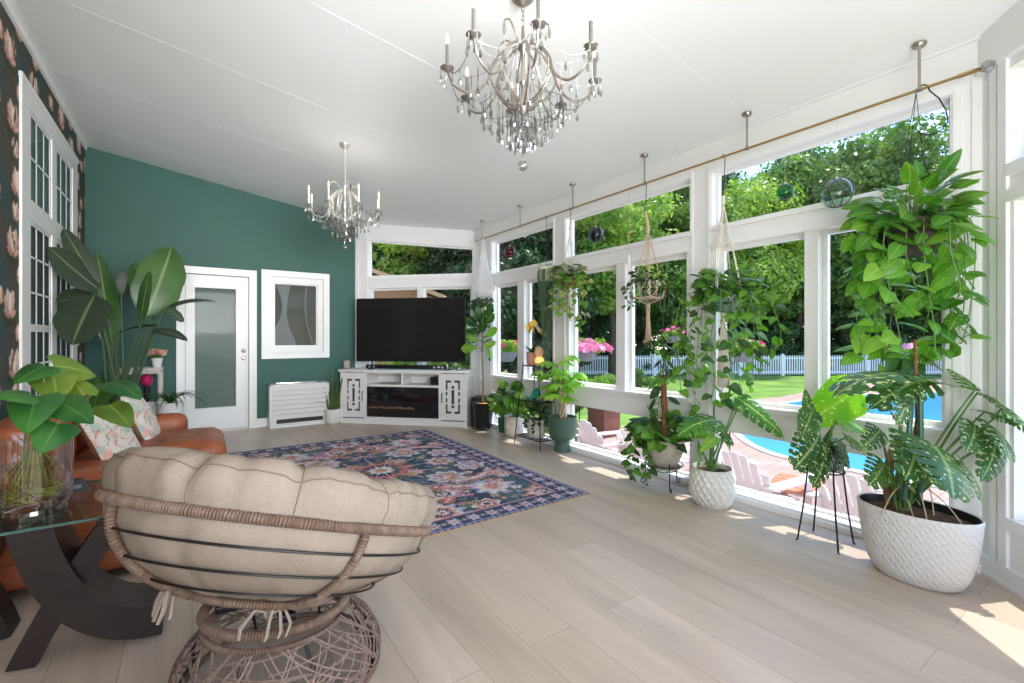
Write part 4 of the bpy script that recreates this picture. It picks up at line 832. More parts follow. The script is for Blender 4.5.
# ================================================================ papasan chair
M['wicker'] = mat('brown_wicker', s2l(110, 88, 74), .55, noise_amt=.2, nscale=40)
M['wickerl'] = mat('grey_brown_wicker', s2l(126, 104, 92), .6, noise_amt=.2, nscale=40)
M['cushion'] = mat('beige_canvas', s2l(146, 131, 117), .9, noise_amt=.05, nscale=60, bump=.25, bscale=220)
def wrapped(mb, pts, r, closed=False, pitch=.009, amp=.0022, n=8):
    """rod wound with cord: radius swells at each turn"""
    P = [Vector(p) for p in pts]; out = []; rr = []
    M_ = len(P) if closed else len(P)-1; acc = 0
    for i in range(M_):
        a, c = P[i], P[(i+1) % len(P)]; L = (c-a).length; k = max(2, int(L/(pitch/3)))
        for j in range(k):
            out.append(a.lerp(c, j/k)); rr.append(r+amp*math.sin(2*PI*(acc+L*j/k)/pitch))
        acc += L
    if not closed: out.append(P[-1]); rr.append(r)
    mb.tube(out, rr, n, closed=closed)
def papasan():
    C = Vector((0.282, 1.909, 0.596)); nrm = Vector((.326*.93, .248*.93, .93)).normalized()
    zq = nrm; xq = Vector((YAWR[0], YAWR[1], 0)); xq = (xq-zq*xq.dot(zq)).normalized(); yq = zq.cross(xq)
    base = Vector((0.288, 1.917, 0)); base.z = 0
    t = empty('papasan_chair', tuple(base), 0, 'round wicker swivel chair with a thick beige cushion, seen from behind', 'chair')
    T = Matrix.Translation(-base) @ Matrix(((xq.x, yq.x, zq.x, C.x), (xq.y, yq.y, zq.y, C.y), (xq.z, yq.z, zq.z, C.z), (0, 0, 0, 1)))
    R = .54; Dp = .29
    def bowl(th, ph, ex=0): return ((R+ex)*math.cos(ph)*math.cos(th), (R+ex)*math.cos(ph)*math.sin(th), -(Dp+ex)*math.sin(ph))
    rim = MB(T); wrapped(rim, [bowl(2*PI*k/72, 0) for k in range(72)], .0155, True); rim.build('rim', M['wicker'], t)
    b = MB(T); phb = 1.13; wrapped(b, [bowl(2*PI*k/40, phb) for k in range(40)], .012, True); b.build('lower_ring', M['wicker'], t)
    for k, th in enumerate((-2.1, -.68, .45, 1.6, 2.75)):
        b = MB(T); wrapped(b, [bowl(th, phb*(j/14)) for j in range(15)], .0135); b.build('rib', M['wicker'], t)
    for ph in (.26, .52, .80):
        b = MB(T); b.tube([bowl(2*PI*k/60, ph, .001) for k in range(60)], .0038, 6, closed=True); b.build('wire_ring', M['black'], t)
    # cushion: tufted disc that fills the bowl and bulges above the rim
    b = MB(T); nt_, vs = 144, []
    prof = []
    for ph in (1.5, 1.25, 1.0, .8, .62, .46, .32, .2, .1): prof.append((ph, None))
    rows = []
    for (ph, _) in prof:
        rows.append(('b', ph))
    rim_pts = [(.525, -.01), (.545, .03), (.558, .075), (.548, .12), (.515, .150), (.46, .160), (.415, .142), (.37, .095)]
    top_pts = [(.31, .02), (.25, -.05), (.18, -.12), (.10, -.165), (.04, -.18), (.004, -.182)]
    for th_i in range(nt_): pass
    for rw in rows+[('p', q) for q in rim_pts]+[('p', q) for q in top_pts]:
        for k in range(nt_):
            th = 2*PI*k/nt_
            seam = abs(math.sin(6*th+.35)); pin = (1-seam)**5
            if rw[0] == 'b':
                ph = rw[1]; sag = .018*max(0, 1-abs((ph-.45)/.5)); rr, z = (R-.012)*math.cos(ph), -(Dp-.012)*math.sin(ph)
                wob = noise.noise(Vector((math.cos(th)*3, math.sin(th)*3, ph*4)))*.014-.012*pin+.008*noise.noise(Vector((math.cos(th)*12, math.sin(th)*12, ph*3)))
                m_ = 1+wob/R
                vs.append((rr*m_*math.cos(th), rr*m_*math.sin(th), z*(m_+.0)))
            else:
                rr, z = rw[1]; out = max(0, (rr-.3)/.25)
                wob = noise.noise(Vector((math.cos(th)*6, math.sin(th)*6, z*9)))*.016+noise.noise(Vector((math.cos(th)*17, math.sin(th)*17, z*6)))*.012
                rr += wob*out-.016*pin*out*(1 if z > .02 else .3); z += wob*.6-.020*pin*(1 if z > .06 else 0)*out
                vs.append((rr*math.cos(th), rr*math.sin(th), z))
    nr = len(vs)//nt_
    fs = [(i*nt_+k, i*nt_+(k+1) % nt_, (i+1)*nt_+(k+1) % nt_, (i+1)*nt_+k) for i in range(nr-1) for k in range(nt_)]+[tuple(range(nt_-1, -1, -1)), tuple((nr-1)*nt_+k for k in range(nt_))]
    b.add(vs, fs, True); cu = b.build('cushion', M['cushion'], t, smooth_angle=0)
    M['piping'] = mat('dark_piping', s2l(126, 108, 92), .8)
    def cpt(i, k, e=.0): p = Vector(vs[i*nt_+k % nt_]); o = Vector((p.x, p.y, 0)).normalized()*e; return p+o+Vector((0, 0, e*.5))
    for i in (12,):
        b = MB(T); b.tube([cpt(i, k, .0015) for k in range(nt_)], .0022, 5, closed=True); b.build('seam', M['piping'], cu)
    for s in range(12):
        k = int(round(((s*PI-.35)/6 % (2*PI))/(2*PI)*nt_)) % nt_; b = MB(T); b.tube([cpt(i, k, .001) for i in range(9, 17)], .0022, 5); b.build('seam', M['piping'], cu)
    # ties
    for (th, ph, sd) in ((-2.15, .98, 1), (-.95, 1.2, 2)):
        p = Vector(bowl(th, ph, .02)); rng = random.Random(sd)
        b = MB(T)
        for k in range(4):
            a = rng.uniform(-.06, .06); c = rng.uniform(-.06, .06); q = [p, p+Vector((a*.6, c*.6, .012)), p+Vector((a, c, -.03-.02*k/2)), p+Vector((a*.9, c, -.07))]
            b.tube(q, [.004, .006, .006, .005], 5)
        b.tube([p+Vector((.012*math.cos(q_), .0, .012*math.sin(q_))) for q_ in np.linspace(0, 6, 9)], .006, 5); b.build('tie', M['cushion'], cu)
    # base: wrapped top ring, swivel bracket, woven lattice body
    Tb = Matrix.Identity(4)
    b = MB(); off = Vector(T @ Vector((0, 0, -Dp*math.sin(phb)))); rt = .235
    tp = Vector((off.x*.3, off.y*.3, .275)); Tt = Matrix.Translation(tp) @ Matrix.Rotation(.10, 4, Vector((-nrm.y, nrm.x, 0)))
    b = MB(Tt); wrapped(b, [(rt*math.cos(2*PI*k/48), rt*math.sin(2*PI*k/48), 0) for k in range(48)], .0165, True); b.build('top_ring', M['wicker'], t)
    b = MB(Tt); wrapped(b, [((rt-.005)*math.cos(2*PI*k/48), (rt-.005)*math.sin(2*PI*k/48), -.05) for k in range(48)], .010, True); b.build('top_ring', M['wicker'], t)
    b = MB(Tt); b.rbox((-.20, -.025, .01), (.20, .025, .035), .004); b.rbox((-.025, -.20, .01), (.025, .20, .035), .004); b.lathe([(.07, .03), (.07, .06), (.10, .062), (.10, .075)], n=24); b.build('swivel_bracket', M['black'], t)
    pr = [(0, .235), (.12, .258), (.3, .300), (.5, .332), (.7, .348), (.85, .348), (1, .335)]
    def body(th, s):
        for (a, ra), (c, rc) in zip(pr[:-1], pr[1:]):
            if s <= c+1e-9: r_ = ra+(rc-ra)*(s-a)/(c-a); break
        z = .225*(1-s)+.012; e = 1-s
        return Vector((tp.x*e+r_*math.cos(th), tp.y*e+r_*math.sin(th), z))
    b = MB(); b.tube([body(2*PI*k/60, 1) for k in range(60)], .011, 8, closed=True); b.build('foot_ring', M['wicker'], t)
    rng = random.Random(11); b = MB()
    for k in range(96):
        th = 2*PI*k/96+rng.uniform(-.05, .05); dth = rng.choice([-1, 1])*rng.uniform(.25, .95); s0 = 0 if rng.random() < .6 else rng.uniform(.05, .4); s1 = 1 if rng.random() < .6 else rng.uniform(.6, .95)
        b.tube([body(th+dth*j/7, s0+(s1-s0)*j/7)*1.0+Vector((0, 0, .0)) for j in range(8)], rng.uniform(.0028, .0042), 5)
    for k in range(70):
        th = rng.uniform(0, 2*PI); s0 = rng.uniform(.08, .9); ds = rng.uniform(-.25, .25); L_ = rng.uniform(.4, 1.1)
        b.tube([body(th+L_*j/6, min(1, max(0, s0+ds*j/6))) for j in range(7)], .0034, 5)
    b.build('woven_body', M['wickerl'], t)
    for k in range(8):
        th = 2*PI*k/8+.2; b = MB(); b.tube([body(th, s)*1+Vector((-.012*math.cos(th), -.012*math.sin(th), 0)) for s in (0, .25, .5, .75, 1)], .0055, 6); b.build('frame_rod', M['black'], t)
YAWR = (math.cos(YAW), -math.sin(YAW)); papasan()
# ================================================================ glass side table
M['wenge'] = mat('dark_wenge_wood', s2l(38, 26, 22), .42, noise_amt=.25, nscale=6)
M['tglass'] = glass_mat('tabletop_glass', (.80, .86, .84), .04)
M['gedge'] = mat('green_glass_edge', s2l(74, 110, 100), .15, spec=.8)
def side_table():
    t = empty('side_table', (-.58, 2.68, 0), 0, 'glass topped side table on crossed curved dark wood legs', 'table'); o3 = Matrix.Translation((.58, -2.68, 0))
    x0, x1, y0, y1, r = -.95, -.24, 2.37, 3.0, .09; out = []
    for (cx, cy, a0) in ((x1-r, y0+r, -PI/2), (x1-r, y1-r, 0), (x0+r, y1-r, PI/2), (x0+r, y0+r, PI)):
        for k in range(7): a = a0+PI/2*k/6; out.append((cx+r*math.cos(a), cy+r*math.sin(a)))
    n = len(out); b = MB(o3); b.add([(x, y, .5595) for x, y in out], [tuple(range(n))]); tt = b.build('tabletop', M['tglass'], t)
    b = MB(o3); b.add([(x, y, .56) for x, y in out]+[(x, y, .55) for x, y in out], [(i, n+i, n+(i+1) % n, (i+1) % n) for i in range(n)]); b.build('edge', M['gedge'], tt)
    def plank(pts, w, y0, y1, name='leg'):
        """curved plank: centre line pts in xz, in-plane thickness w, depth y0..y1"""
        b = MB(o3); L_, R_ = [], []
        for i, (x, z) in enumerate(pts):
            a = pts[max(i-1, 0)]; c = pts[min(i+1, len(pts)-1)]; d = Vector((c[0]-a[0], c[1]-a[1])).normalized(); nx, nz = -d.y, d.x
            L_.append((x+nx*w/2, z+nz*w/2)); R_.append((x-nx*w/2, z-nz*w/2))
        L_[0] = (L_[0][0], max(0, L_[0][1])); 
        cl = lambda p: (p[0], min(.55, max(0.0, p[1])))
        L_ = [cl(p) for p in L_]; R_ = [cl(p) for p in R_]; n = len(pts); vs = []
        for (l, r_) in zip(L_, R_): vs += [(l[0], y0, l[1]), (r_[0], y0, r_[1]), (r_[0], y1, r_[1]), (l[0], y1, l[1])]
        fs = [(0, 1, 2, 3), (4*n-1, 4*n-2, 4*n-3, 4*n-4)]
        for i in range(n-1):
            for k in range(4): fs.append((4*i+k, 4*i+(k+1) % 4, 4*i+4+(k+1) % 4, 4*i+4+k))
        b.add(vs, fs); return b.build(name, M['wenge'], t)
    q = [];  
    for k in range(15):
        s = k/14; q.append((-.90+.76*s**1.0+.0*s, .58-.62*math.sin(s*PI/2)**.9+.10*s))
    def bez(p, n=16): 
        return [tuple(sum(c*v[j] for c, v in zip(((1-s)**3, 3*s*(1-s)**2, 3*s*s*(1-s), s**3), p)) for j in range(2)) for s in [k/(n-1) for k in range(n)]]
    plank(bez([(-.50, .55), (-.45, .27), (-.33, .075), (-.10, .07)]), .125, 2.43, 2.66)
    plank(bez([(-.53, -.0), (-.47, .16), (-.36, .34), (-.22, .57)]), .085, 2.47, 2.62)
    plank(bez([(-.68, .55), (-.73, .27), (-.83, .075), (-.95, .07)]), .115, 2.72, 2.94)
    plank(bez([(-.66, 0), (-.70, .16), (-.78, .34), (-.90, .57)]), .085, 2.76, 2.90)
side_table()
t = empty('remote_holder', (-.43, 2.84, .5605), .3, 'small dark grey wedge box lying on the glass side table', 'gadget')
b = MB(); b.prism([(-.045, 0), (.045, 0), (.02, .05), (-.02, .05)], -.03, .03); b.build('body', mat('slate_plastic', s2l(62, 64, 68), .5), t); b = MB(); b.box((-.02, -.0315, .015), (.012, -.0298, .032)); b.build('display', mat('pale_label', s2l(120, 124, 128), .5), t)
# ================================================================ small white shelf unit by the door with things on it
t = empty('plant_shelf', (-0.404, 7, 0.509), 0, 'distressed white open shelf table between the tall plant and the door', 'shelf'); t.location.z = 0
M['distress'] = mat('distressed_white', s2l(200, 194, 184), .7, noise_amt=.15, nscale=20)
b = MB(); b.rbox((-.36, -.17, .87), (.12, .17, .90), .004); b.box((-.34, -.15, .83), (.10, .15, .87)); b.build('top', M['distress'], t)
b = MB(); b.rbox((-.35, -.15, .30), (.11, .15, .32), .004); b.build('shelf', M['distress'], t)
for sx in (-.33, .09):
    for sy in (-.14, .14):
        b = MB(Matrix.Translation((sx, sy, 0))); b.lathe([(.016, 0), (.022, .1), (.014, .12), (.024, .2), (.024, .5), (.014, .55), (.022, .6), (.024, .84)], n=10); b.build('leg', M['distress'], t)
SHX, SHY = t.location.x, t.location.y
M['wpot'] = mat('white_ceramic', s2l(228, 226, 222), .3); M['peach'] = mat('peach_petals', s2l(232, 178, 158), .6); M['magenta'] = mat('magenta_glaze', s2l(196, 30, 96), .35)
t = empty('flower_pot', (SHX+.06, SHY-.06, .901), 0, 'peach roses in a small white pot on the open shelf by the door', 'potted flowers')
b = MB(); b.lathe([(.04, 0), (.055, .09), (.058, .11), (.05, .11), (.045, .08)], n=20, cap1=False); b.build('pot', M['wpot'], t)
b = MB(); b.lathe([(.05, .09), (.002, .1)], n=16, cap0=False); b.build('soil', M['soil'], t)
rng = random.Random(9); b = MB()
for k in range(14):
    a = k*2.4; r_ = .10*math.sqrt((k+.5)/14); c = Vector((r_*math.cos(a), r_*math.sin(a), .175+.03*rng.random()-.15*r_))
    for j in range(3): petals(b, c+Vector((0, 0, .008*j)), .042-.010*j, rng, 6)
b.build('flowers', M['peach'], t)
b = MB(); b.lathe([(.01, .05), (.03, .1), (.08, .14), (.06, .15)], n=12); b.build('foliage', M['gleaf'], t)
t = empty('ceramic_bird', (SHX-.04, SHY, .32), 0, 'round magenta ornament inside the open white shelf', 'ornament'); t.location.z = .3205+0
b = MB(); b.lathe([(.03, 0), (.03, .36)], n=12); b.build('stand', M['black'], t); b = MB(); b.ball((0, 0, .43), .075, 16, 10, (.8, .8, 1)); b.build('body', M['magenta'], t)
t = empty('white_basket', (-0.497, 8.418, 0), 0, 'white box edge peeking out behind the second floral pillow', 'box')
t.location = (SHX+.02, SHY-.42, 0); b = MB()
for (a, c) in (((-.12, -.12, 0), (.12, -.11, .52)), ((-.12, .11, 0), (.12, .12, .52)), ((-.12, -.11, 0), (-.11, .11, .52)), ((.11, -.11, 0), (.12, .11, .52)), ((-.12, -.12, 0), (.12, .12, .01))): b.box(a, c)
b.build('box', M['wpot'], t)
b = MB(TG); vs = []; a0_ = PX0-XL+.10  # tapered pale strip behind the small pane, modelled as the macrame's reflection
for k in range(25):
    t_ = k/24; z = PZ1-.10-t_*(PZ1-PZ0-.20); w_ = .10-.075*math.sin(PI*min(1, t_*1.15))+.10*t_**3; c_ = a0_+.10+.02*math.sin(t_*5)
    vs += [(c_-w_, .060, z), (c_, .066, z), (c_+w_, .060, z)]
b.add(vs, [(3*k+j, 3*k+3+j, 3*k+4+j, 3*k+1+j) for k in range(24) for j in (0, 1)], True); b.build('curtain', mat('painted_reflection_wide', s2l(160, 154, 154), .8), b0)
b = MB(TG); vs = []  # second, narrow strip: also a reflection built as geometry
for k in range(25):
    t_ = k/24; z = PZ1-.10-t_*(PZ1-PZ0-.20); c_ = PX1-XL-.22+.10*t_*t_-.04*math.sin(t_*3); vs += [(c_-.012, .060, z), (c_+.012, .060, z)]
b.add(vs, [(2*k, 2*k+2, 2*k+3, 2*k+1) for k in range(24)], True); b.build('curtain', mat('painted_reflection_thin', s2l(150, 146, 142), .8), b0)
# ================================================================ leaves and plants
def wfun(kind, t):
    t = min(max(t, 0), 1)
    if kind == 'heart': return (min(1, t/.10)**.5)*(1-t)**.80*(1+.6*t)*1.0
    if kind == 'oval': return math.sin(PI*min(1, t**.85))**.75
    if kind == 'lance': return math.sin(PI*t**.7)**.9
    if kind == 'paddle': return (math.sin(PI*t**.9)**.5) if 0 < t < 1 else 0
    if kind == 'fiddle': return math.sin(PI*t**1.5)**.7*(.75+.25*t)
    if kind == 'strap': return min(1, t*8+.4)*(1-t)**.45
    return math.sin(PI*t)
def leaf(mb, base, tip, w, kind='heart', nrm=(0, 0, 1), droop=.15, fold=.12, twist=0, split=False, seg=7, rng=None):
    """one leaf blade from base to tip, half width w; nrm = side that faces up; bends down towards the tip"""
    b = Vector(base); e = Vector(tip); d = e-b; L = d.length
    if L < 1e-5: return
    d.normalize(); n = Vector(nrm); n = n-d*n.dot(d)
    if n.length < 1e-4: n = d.orthogonal()
    n.normalize(); s = d.cross(n)
    if twist: q = Quaternion(d, twist); n = q @ n; s = q @ s
    def P(t, u, wt):
        z = -droop*L*(t*t-t)*1.6
        p = b+d*(L*t)+n*z+s*(u*wt*w)+n*(fold*abs(u)*wt*w)-n*(u*u*wt*w*.25)
        if kind in ('heart', 'monstera') and t < .2: p -= d*(L*.13*abs(u)*(1-t/.2))
        return p
    if kind != 'monstera':
        us = (-1, -.5, 0, .5, 1); vs = []; uv = []
        for i in range(seg+1):
            t = i/seg; wt = wfun(kind, t if kind != 'heart' else .04+.96*t)
            if i == seg: wt = .02
            for u in us:
                wob = (1+(.05*math.sin(t*17+u*3) if kind in ('paddle', 'fiddle') else 0)); vs.append(P(t, u*wob, wt)); uv.append((u, t))
        m = len(us); fs = [(i*m+k, i*m+k+1, (i+1)*m+k+1, (i+1)*m+k) for i in range(seg) for k in range(m-1)]
        mb.add(vs, fs, True, uv); return
    # monstera: solid heart near the midrib, deep fingers to the edge
    def W_(t): return (min(1, (t+.02)/.13)**.5)*(1-t)**.55*(1+.55*t)*.95
    N = 12; vs = []; uv = []
    for i in range(N+1):
        t = i/N; wt = W_(t)
        for u in (-.42, 0, .42): vs.append(P(t, u, max(wt, .03))); uv.append((u, t))
    mb.add(vs, [(i*3+k, i*3+k+1, i*3+4+k, i*3+3+k) for i in range(N) for k in (0, 1)], True, uv)
    K = 6; R_ = rng or random
    for side in (-1, 1):
        for k in range(K):
            t0 = k/K*.93; t1 = t0+.93/K*(.80 if k < K-1 else 1); vs = []; uv = []
            if k == 0: t0 = -.0
            for j, u in enumerate((.40, .7, 1.0)):
                sh = .05*j*(1-t0); sq = (1-.10*j)
                tm = (t0+t1)/2+sh; h = (t1-t0)/2*sq
                for t in (tm-h, tm, tm+h):
                    tt = min(max(t, 0), 1); uu = u if t == tm or u < 1 else u*.93
                    vs.append(P(tt, side*uu, W_(min(tt, .97)))); uv.append((side*uu, tt))
            mb.add(vs, [(r*3+c, r*3+c+1, r*3+4+c, r*3+3+c) for r in (0, 1) for c in (0, 1)], True, uv)
def arc(a, c, lift=.2, n=8, side=(0, 0, 0)):
    a = Vector(a); c = Vector(c); m = (a+c)/2+Vector((0, 0, lift*(c-a).length))+Vector(side); return [a*(1-t)**2+m*2*t*(1-t)+c*t*t for t in [k/(n-1) for k in range(n)]]
GC = lambda a, b_: (s2l(*a), s2l(*b_))
M['l_pothos'] = leaf_mat('pothos_leaf', *GC((98, 152, 50), (58, 112, 34)), .4, varie=s2l(176, 196, 96), vthr=.60, vein=s2l(140, 180, 84), vamt=.5)
M['l_dark'] = leaf_mat('dark_green_leaf', *GC((62, 100, 44), (34, 66, 30)), .3, vein=s2l(120, 150, 90), vamt=.5)
M['l_bop'] = leaf_mat('bird_of_paradise_leaf', *GC((72, 108, 52), (40, 72, 40)), .22, vein=s2l(140, 160, 104), vamt=.7, scale=1.5, rough=.3)
M['l_bopd'] = leaf_mat('bird_of_paradise_dark_leaf', *GC((58, 72, 52), (34, 48, 36)), .12, vein=s2l(120, 132, 96), vamt=.7, scale=1.5, rough=.45)
M['l_mon'] = leaf_mat('variegated_monstera_leaf', *GC((78, 118, 60), (46, 84, 44)), .35, varie=s2l(190, 204, 150), vthr=.575, vein=s2l(170, 190, 130), vamt=.6)
M['l_lime'] = leaf_mat('lime_green_leaf', *GC((150, 196, 62), (108, 164, 44)), .5, scale=4, vein=s2l(190, 214, 110), vamt=.5)
M['l_vase'] = leaf_mat('vase_green_leaf', *GC((62, 116, 48), (34, 84, 42)), .25, scale=5, vein=s2l(120, 160, 80), vamt=.35)
M['l_olive'] = leaf_mat('olive_leaf', *GC((122, 140, 52), (86, 116, 42)), .3, scale=5, vein=s2l(170, 180, 96), vamt=.4)
M['l_oldpothos'] = leaf_mat('variegated_pothos_leaf', *GC((112, 130, 56), (66, 88, 40)), .35, varie=s2l(214, 208, 160), vthr=.52)
M['l_brown'] = leaf_mat('bronze_leaf', *GC((58, 74, 38), (44, 46, 30)), .2)
M['stem'] = mat('green_stem', s2l(96, 128, 66), .5); M['stemd'] = mat('dark_green_stem', s2l(66, 88, 58), .5)
M['woody'] = mat('woody_stem', s2l(138, 112, 86), .8, noise_amt=.3, nscale=30, bump=.5)
M['cocos'] = mat('coconut_fibre_pole', s2l(126, 84, 52), .95, noise_amt=.5, nscale=40, bump=1, bscale=60)
CAMP = Vector((0, 0, 1.25))
def tocam(p, up=.6): v = (CAMP-Vector(p)); v.z = 0; v.normalize(); return (v+Vector((0, 0, up))).normalized()
def keep_inside(b, loc):
    """leaves that touch the window wall bend along it instead of passing through"""
    out = []
    for (x, y, z) in b.v:
        X, Y = x+loc[0], y+loc[1]
        if X > 3.40: X = 3.40+.035*math.tanh((X-3.40)/.10)
        e = X-Y-2.80
        if e > 0: e2 = e-.03*math.tanh(e/.1); X -= e2/2; Y += e2/2
        e = X+Y-9.40
        if e > 0: X -= e/2; Y -= e/2
        out.append((X-loc[0], Y-loc[1], z))
    b.v = out
class Plant:
    """collects leaves and stems in world coordinates, builds them under a thing at loc"""
    def __init__(s, name, loc, label, cat='plant', group=None):
        s.t = empty(name, loc, 0, label, cat, group); s.o = Matrix.Translation(-Vector(loc)); s.loc = Vector(loc)
        s.l = {}; s.s = {}
    def L(s, mat='l_dark'): return s.l.setdefault(mat, MB(s.o))
    def S(s, mat='stem'): return s.s.setdefault(mat, MB(s.o))
    def one(s, name, mt, *a, **k):
        """large leaf kept as a mesh of its own"""
        b = MB(s.o); leaf(b, *a, **k); keep_inside(b, s.loc); return b.build(name, M[mt], s.t, smooth_angle=0)
    def done(s):
        for i, (k, b) in enumerate(s.l.items()): keep_inside(b, s.loc); b.build('foliage', M[k], s.t, smooth_angle=0)
        for k, b in s.s.items(): keep_inside(b, s.loc); b.build('stems', M[k], s.t)
        return s.t
def pot(t, prof, m, soil_z, soil_r, n=32, sx=1, sy=1, name='pot', wob=None, soilm='soil'):
    b = MB(); b.lathe(prof, n=n, sx=sx, sy=sy, cap1=False, wob=wob); o = b.build(name, m, t, smooth_angle=60)
    b = MB(); b.lathe([(soil_r, soil_z-.01), (soil_r, soil_z), (soil_r*.5, soil_z+.008), (.002, soil_z+.012)], n=24, sx=sx, sy=sy, cap0=True); b.build('soil', M[soilm], t); return o
# ---------------------------------------------------------------- bird of paradise behind the sofa
def bop():
    loc = (-0.828, 8.208, 0); loc = (-.60, 6.0, 0)
    p = Plant('bird_of_paradise', loc, 'tall bird of paradise plant with big paddle leaves behind the sofa end')
    pot(p.t, [(.02, 0), (.17, 0), (.21, .36), (.215, .38), (.195, .38), (.18, .3)], M['dark'], .33, .185)
    root = Vector((loc[0], loc[1], .33)); rng = random.Random(4)
    data = [((-0.365, 5.787, 1.467), (-0.17, 5.895, 2.186), .205, 'l_bop', .10, (.3,-.9,.3), .2), ((-0.641, 5.918, 1.133), (-0.762, 6.001, 2.088), .115, 'l_bop', .04, (.5,-.8,.1), .1),
        ((-0.737, 5.862, 1.726), (-0.988, 5.914, 2.274), .085, 'l_bopd', .10, (.4,-.7,-.4), .2), ((-0.721, 5.851, 1.707), (-1.044, 5.71, 2.058), .135, 'l_bopd', -.10, (.2,-.8,.5), .2), ((-0.743, 5.745, 1.65), (-0.866, 5.525, 1.189), .19, 'l_bopd', .12, (-.1,-.9,.4), .35),
        ((-0.745, 5.867, 1.64), (-1.005, 5.744, 1.573), .11, 'l_bopd', .2, (.1,-.8,.5), .3), ((-0.391, 5.501, 1.399), (-0.322, 5.453, 1.874), .07, 'l_bop', .05, (-.7,-.6,.1), .3), ((-0.588, 5.759, 1.288), (-0.261, 5.411, 1.362), .05, 'l_brown', .1, (0,-.5,.8), .5),
        ((-0.263, 5.777, 1.509), (0.208, 5.816, 1.632), .075, 'l_bopd', .25, (-.1,-.3,.9), .4), ((-0.222, 5.749, 1.559), (-0.068, 5.764, 1.413), .05, 'l_bopd', .1, (.2,-.8,.3), .3), ((-0.321, 5.696, 1.318), (-0.034, 5.618, 1.22), .06, 'l_bopd', .3, (-.1,-.6,.8), .4),
        ((-0.595, 6.129, 1.677), (-0.516, 6.135, 1.97), .09, 'l_bopd', .1, (.3,-.9,.1), .1), ((-0.348, 5.897, 1.471), (-0.486, 6.053, 2.023), .10, 'l_bop', .1, (.3,-.9,.1), .1)]
    for (a, c, w, m, dr, nn, fo) in data:
        p.one('leaf', m, a, c, w, 'paddle', Vector((nn[0]*.8, nn[1], nn[2])), dr, fo, seg=12)
        r0 = root+Vector((rng.uniform(-.09, .09), rng.uniform(-.07, .07), 0)); p.S('stemd').tube(arc(r0, a, .0, 9, ((a[0]-root.x)*-.15, 0, 0)), [.017-.0011*k for k in range(9)], 7)
    for k in range(5):
        a = k*1.3; p.one('leaf', 'l_bop', root+Vector((0, 0, .1)), root+Vector((.16*math.cos(a), .12*math.sin(a), .45+.05*k)), .05, 'lance', (math.cos(a), math.sin(a), .3), .1)
    p.done()
bop()
# ---------------------------------------------------------------- vase with cuttings on the glass table
def vase():
    loc = (-.515, 2.60, .5605)
    t = empty('glass_vase', loc, 0, 'clear glass cylinder vase of rooted cuttings on the glass table', 'vase')
    m = bpy.data.materials.new('clear_vase_glass'); m.use_nodes = True
    g = glass_mat('vase_glass', (.93, .95, .93), .16)
    b = MB(); b.lathe([(.085, .0), (.095, .004), (.092, .02), (.105, .03), (.112, .06), (.112, .30), (.115, .305)], n=40, cap0=False, cap1=False); b.build('glass', g, t)
    M['vwater'] = glass_mat('vase_water', (.86, .88, .78), .05)
    b = MB(); b.lathe([(.108, .19), (.001, .1901)], n=32, cap0=False, cap1=False); b.build('water', M['vwater'], t)
    p = Plant('vase_cuttings', (loc[0], loc[1], loc[2]+.04), 'broad leaved green cuttings with tangled roots standing in the glass vase')
    c = Vector(loc); rng = random.Random(8)
    M['root'] = mat('yellow_green_roots', s2l(150, 146, 66), .6, noise_amt=.3, nscale=30); M['rootb'] = mat('brown_roots', s2l(112, 84, 48), .7)
    for k in range(70):
        a = rng.uniform(0, 6.28); r1 = rng.uniform(.02, .093); z1 = rng.uniform(.05, .16); a2 = a+rng.uniform(-2, 2); r2 = rng.uniform(.02, .093)
        p.S('root' if k % 3 else 'rootb').tube([c+Vector((.02*math.cos(a), .02*math.sin(a), .24)), c+Vector((r1*math.cos(a), r1*math.sin(a), z1)), c+Vector((r2*math.cos(a2), r2*math.sin(a2), rng.uniform(.04, .12))), c+Vector((.09*math.cos(a2+.8), .09*math.sin(a2+.8), rng.uniform(.045, .1)))], rng.uniform(.0014, .003), 5)
    D_ = [((-0.497, 2.655, 1.135), (-0.57, 2.584, 1.071), .062, 'l_vase', (.0,-.35,.9), .15), ((-0.479, 2.704, 1.132), (-0.359, 2.803, 1.077), .062, 'l_olive', (.1,-.7,.6), .2), ((-0.486, 2.708, 1.106), (-0.441, 2.556, 0.994), .066, 'l_olive', (.1,-.8,.5), .1), ((-0.49, 2.407, 1.04), (-0.581, 2.349, 1.049), .055, 'l_vase', (0,-.4,.9), .1),
        ((-0.48, 2.461, 1.03), (-0.476, 2.3, 0.913), .066, 'l_vase', (.0,-.75,.6), .2), ((-0.442, 2.496, 1.001), (-0.303, 2.302, 0.93), .062, 'l_vase', (.1,-.75,.6), .2), ((-0.41, 2.376, 0.93), (-0.438, 2.274, 0.847), .060, 'l_vase', (.2,-.8,.5), .2), ((-0.322, 2.838, 1.041), (-0.186, 2.623, 0.975), .062, 'l_vase', (.1,-.5,.8), .2),
        ((-0.345, 2.915, 1.031), (-0.392, 2.947, 0.907), .052, 'l_dark', (-.2,-.8,.5), .1), ((-0.303, 2.703, 0.953), (-0.212, 2.519, 0.87), .056, 'l_olive', (.2,-.8,.5), .1), ((-0.487, 2.527, 1.016), (-0.545, 2.47, 1.012), .045, 'l_vase', (0,-.5,.9), .2), ((-0.385, 2.699, 1.003), (-0.445, 2.802, 1.081), .045, 'l_olive', (.2,-.8,.4), .1)]
    for i, (a, e, w, m_, nn, dr) in enumerate(D_):
        p.one('leaf', m_, a, e, w*1.25, 'heart', nn, dr, .10, seg=9)
        p.S('stem').tube(arc(c+Vector((rng.uniform(-.04, .04), rng.uniform(-.04, .04), .2)), a, .12, 9), .0032, 6)
    p.done()
vase()
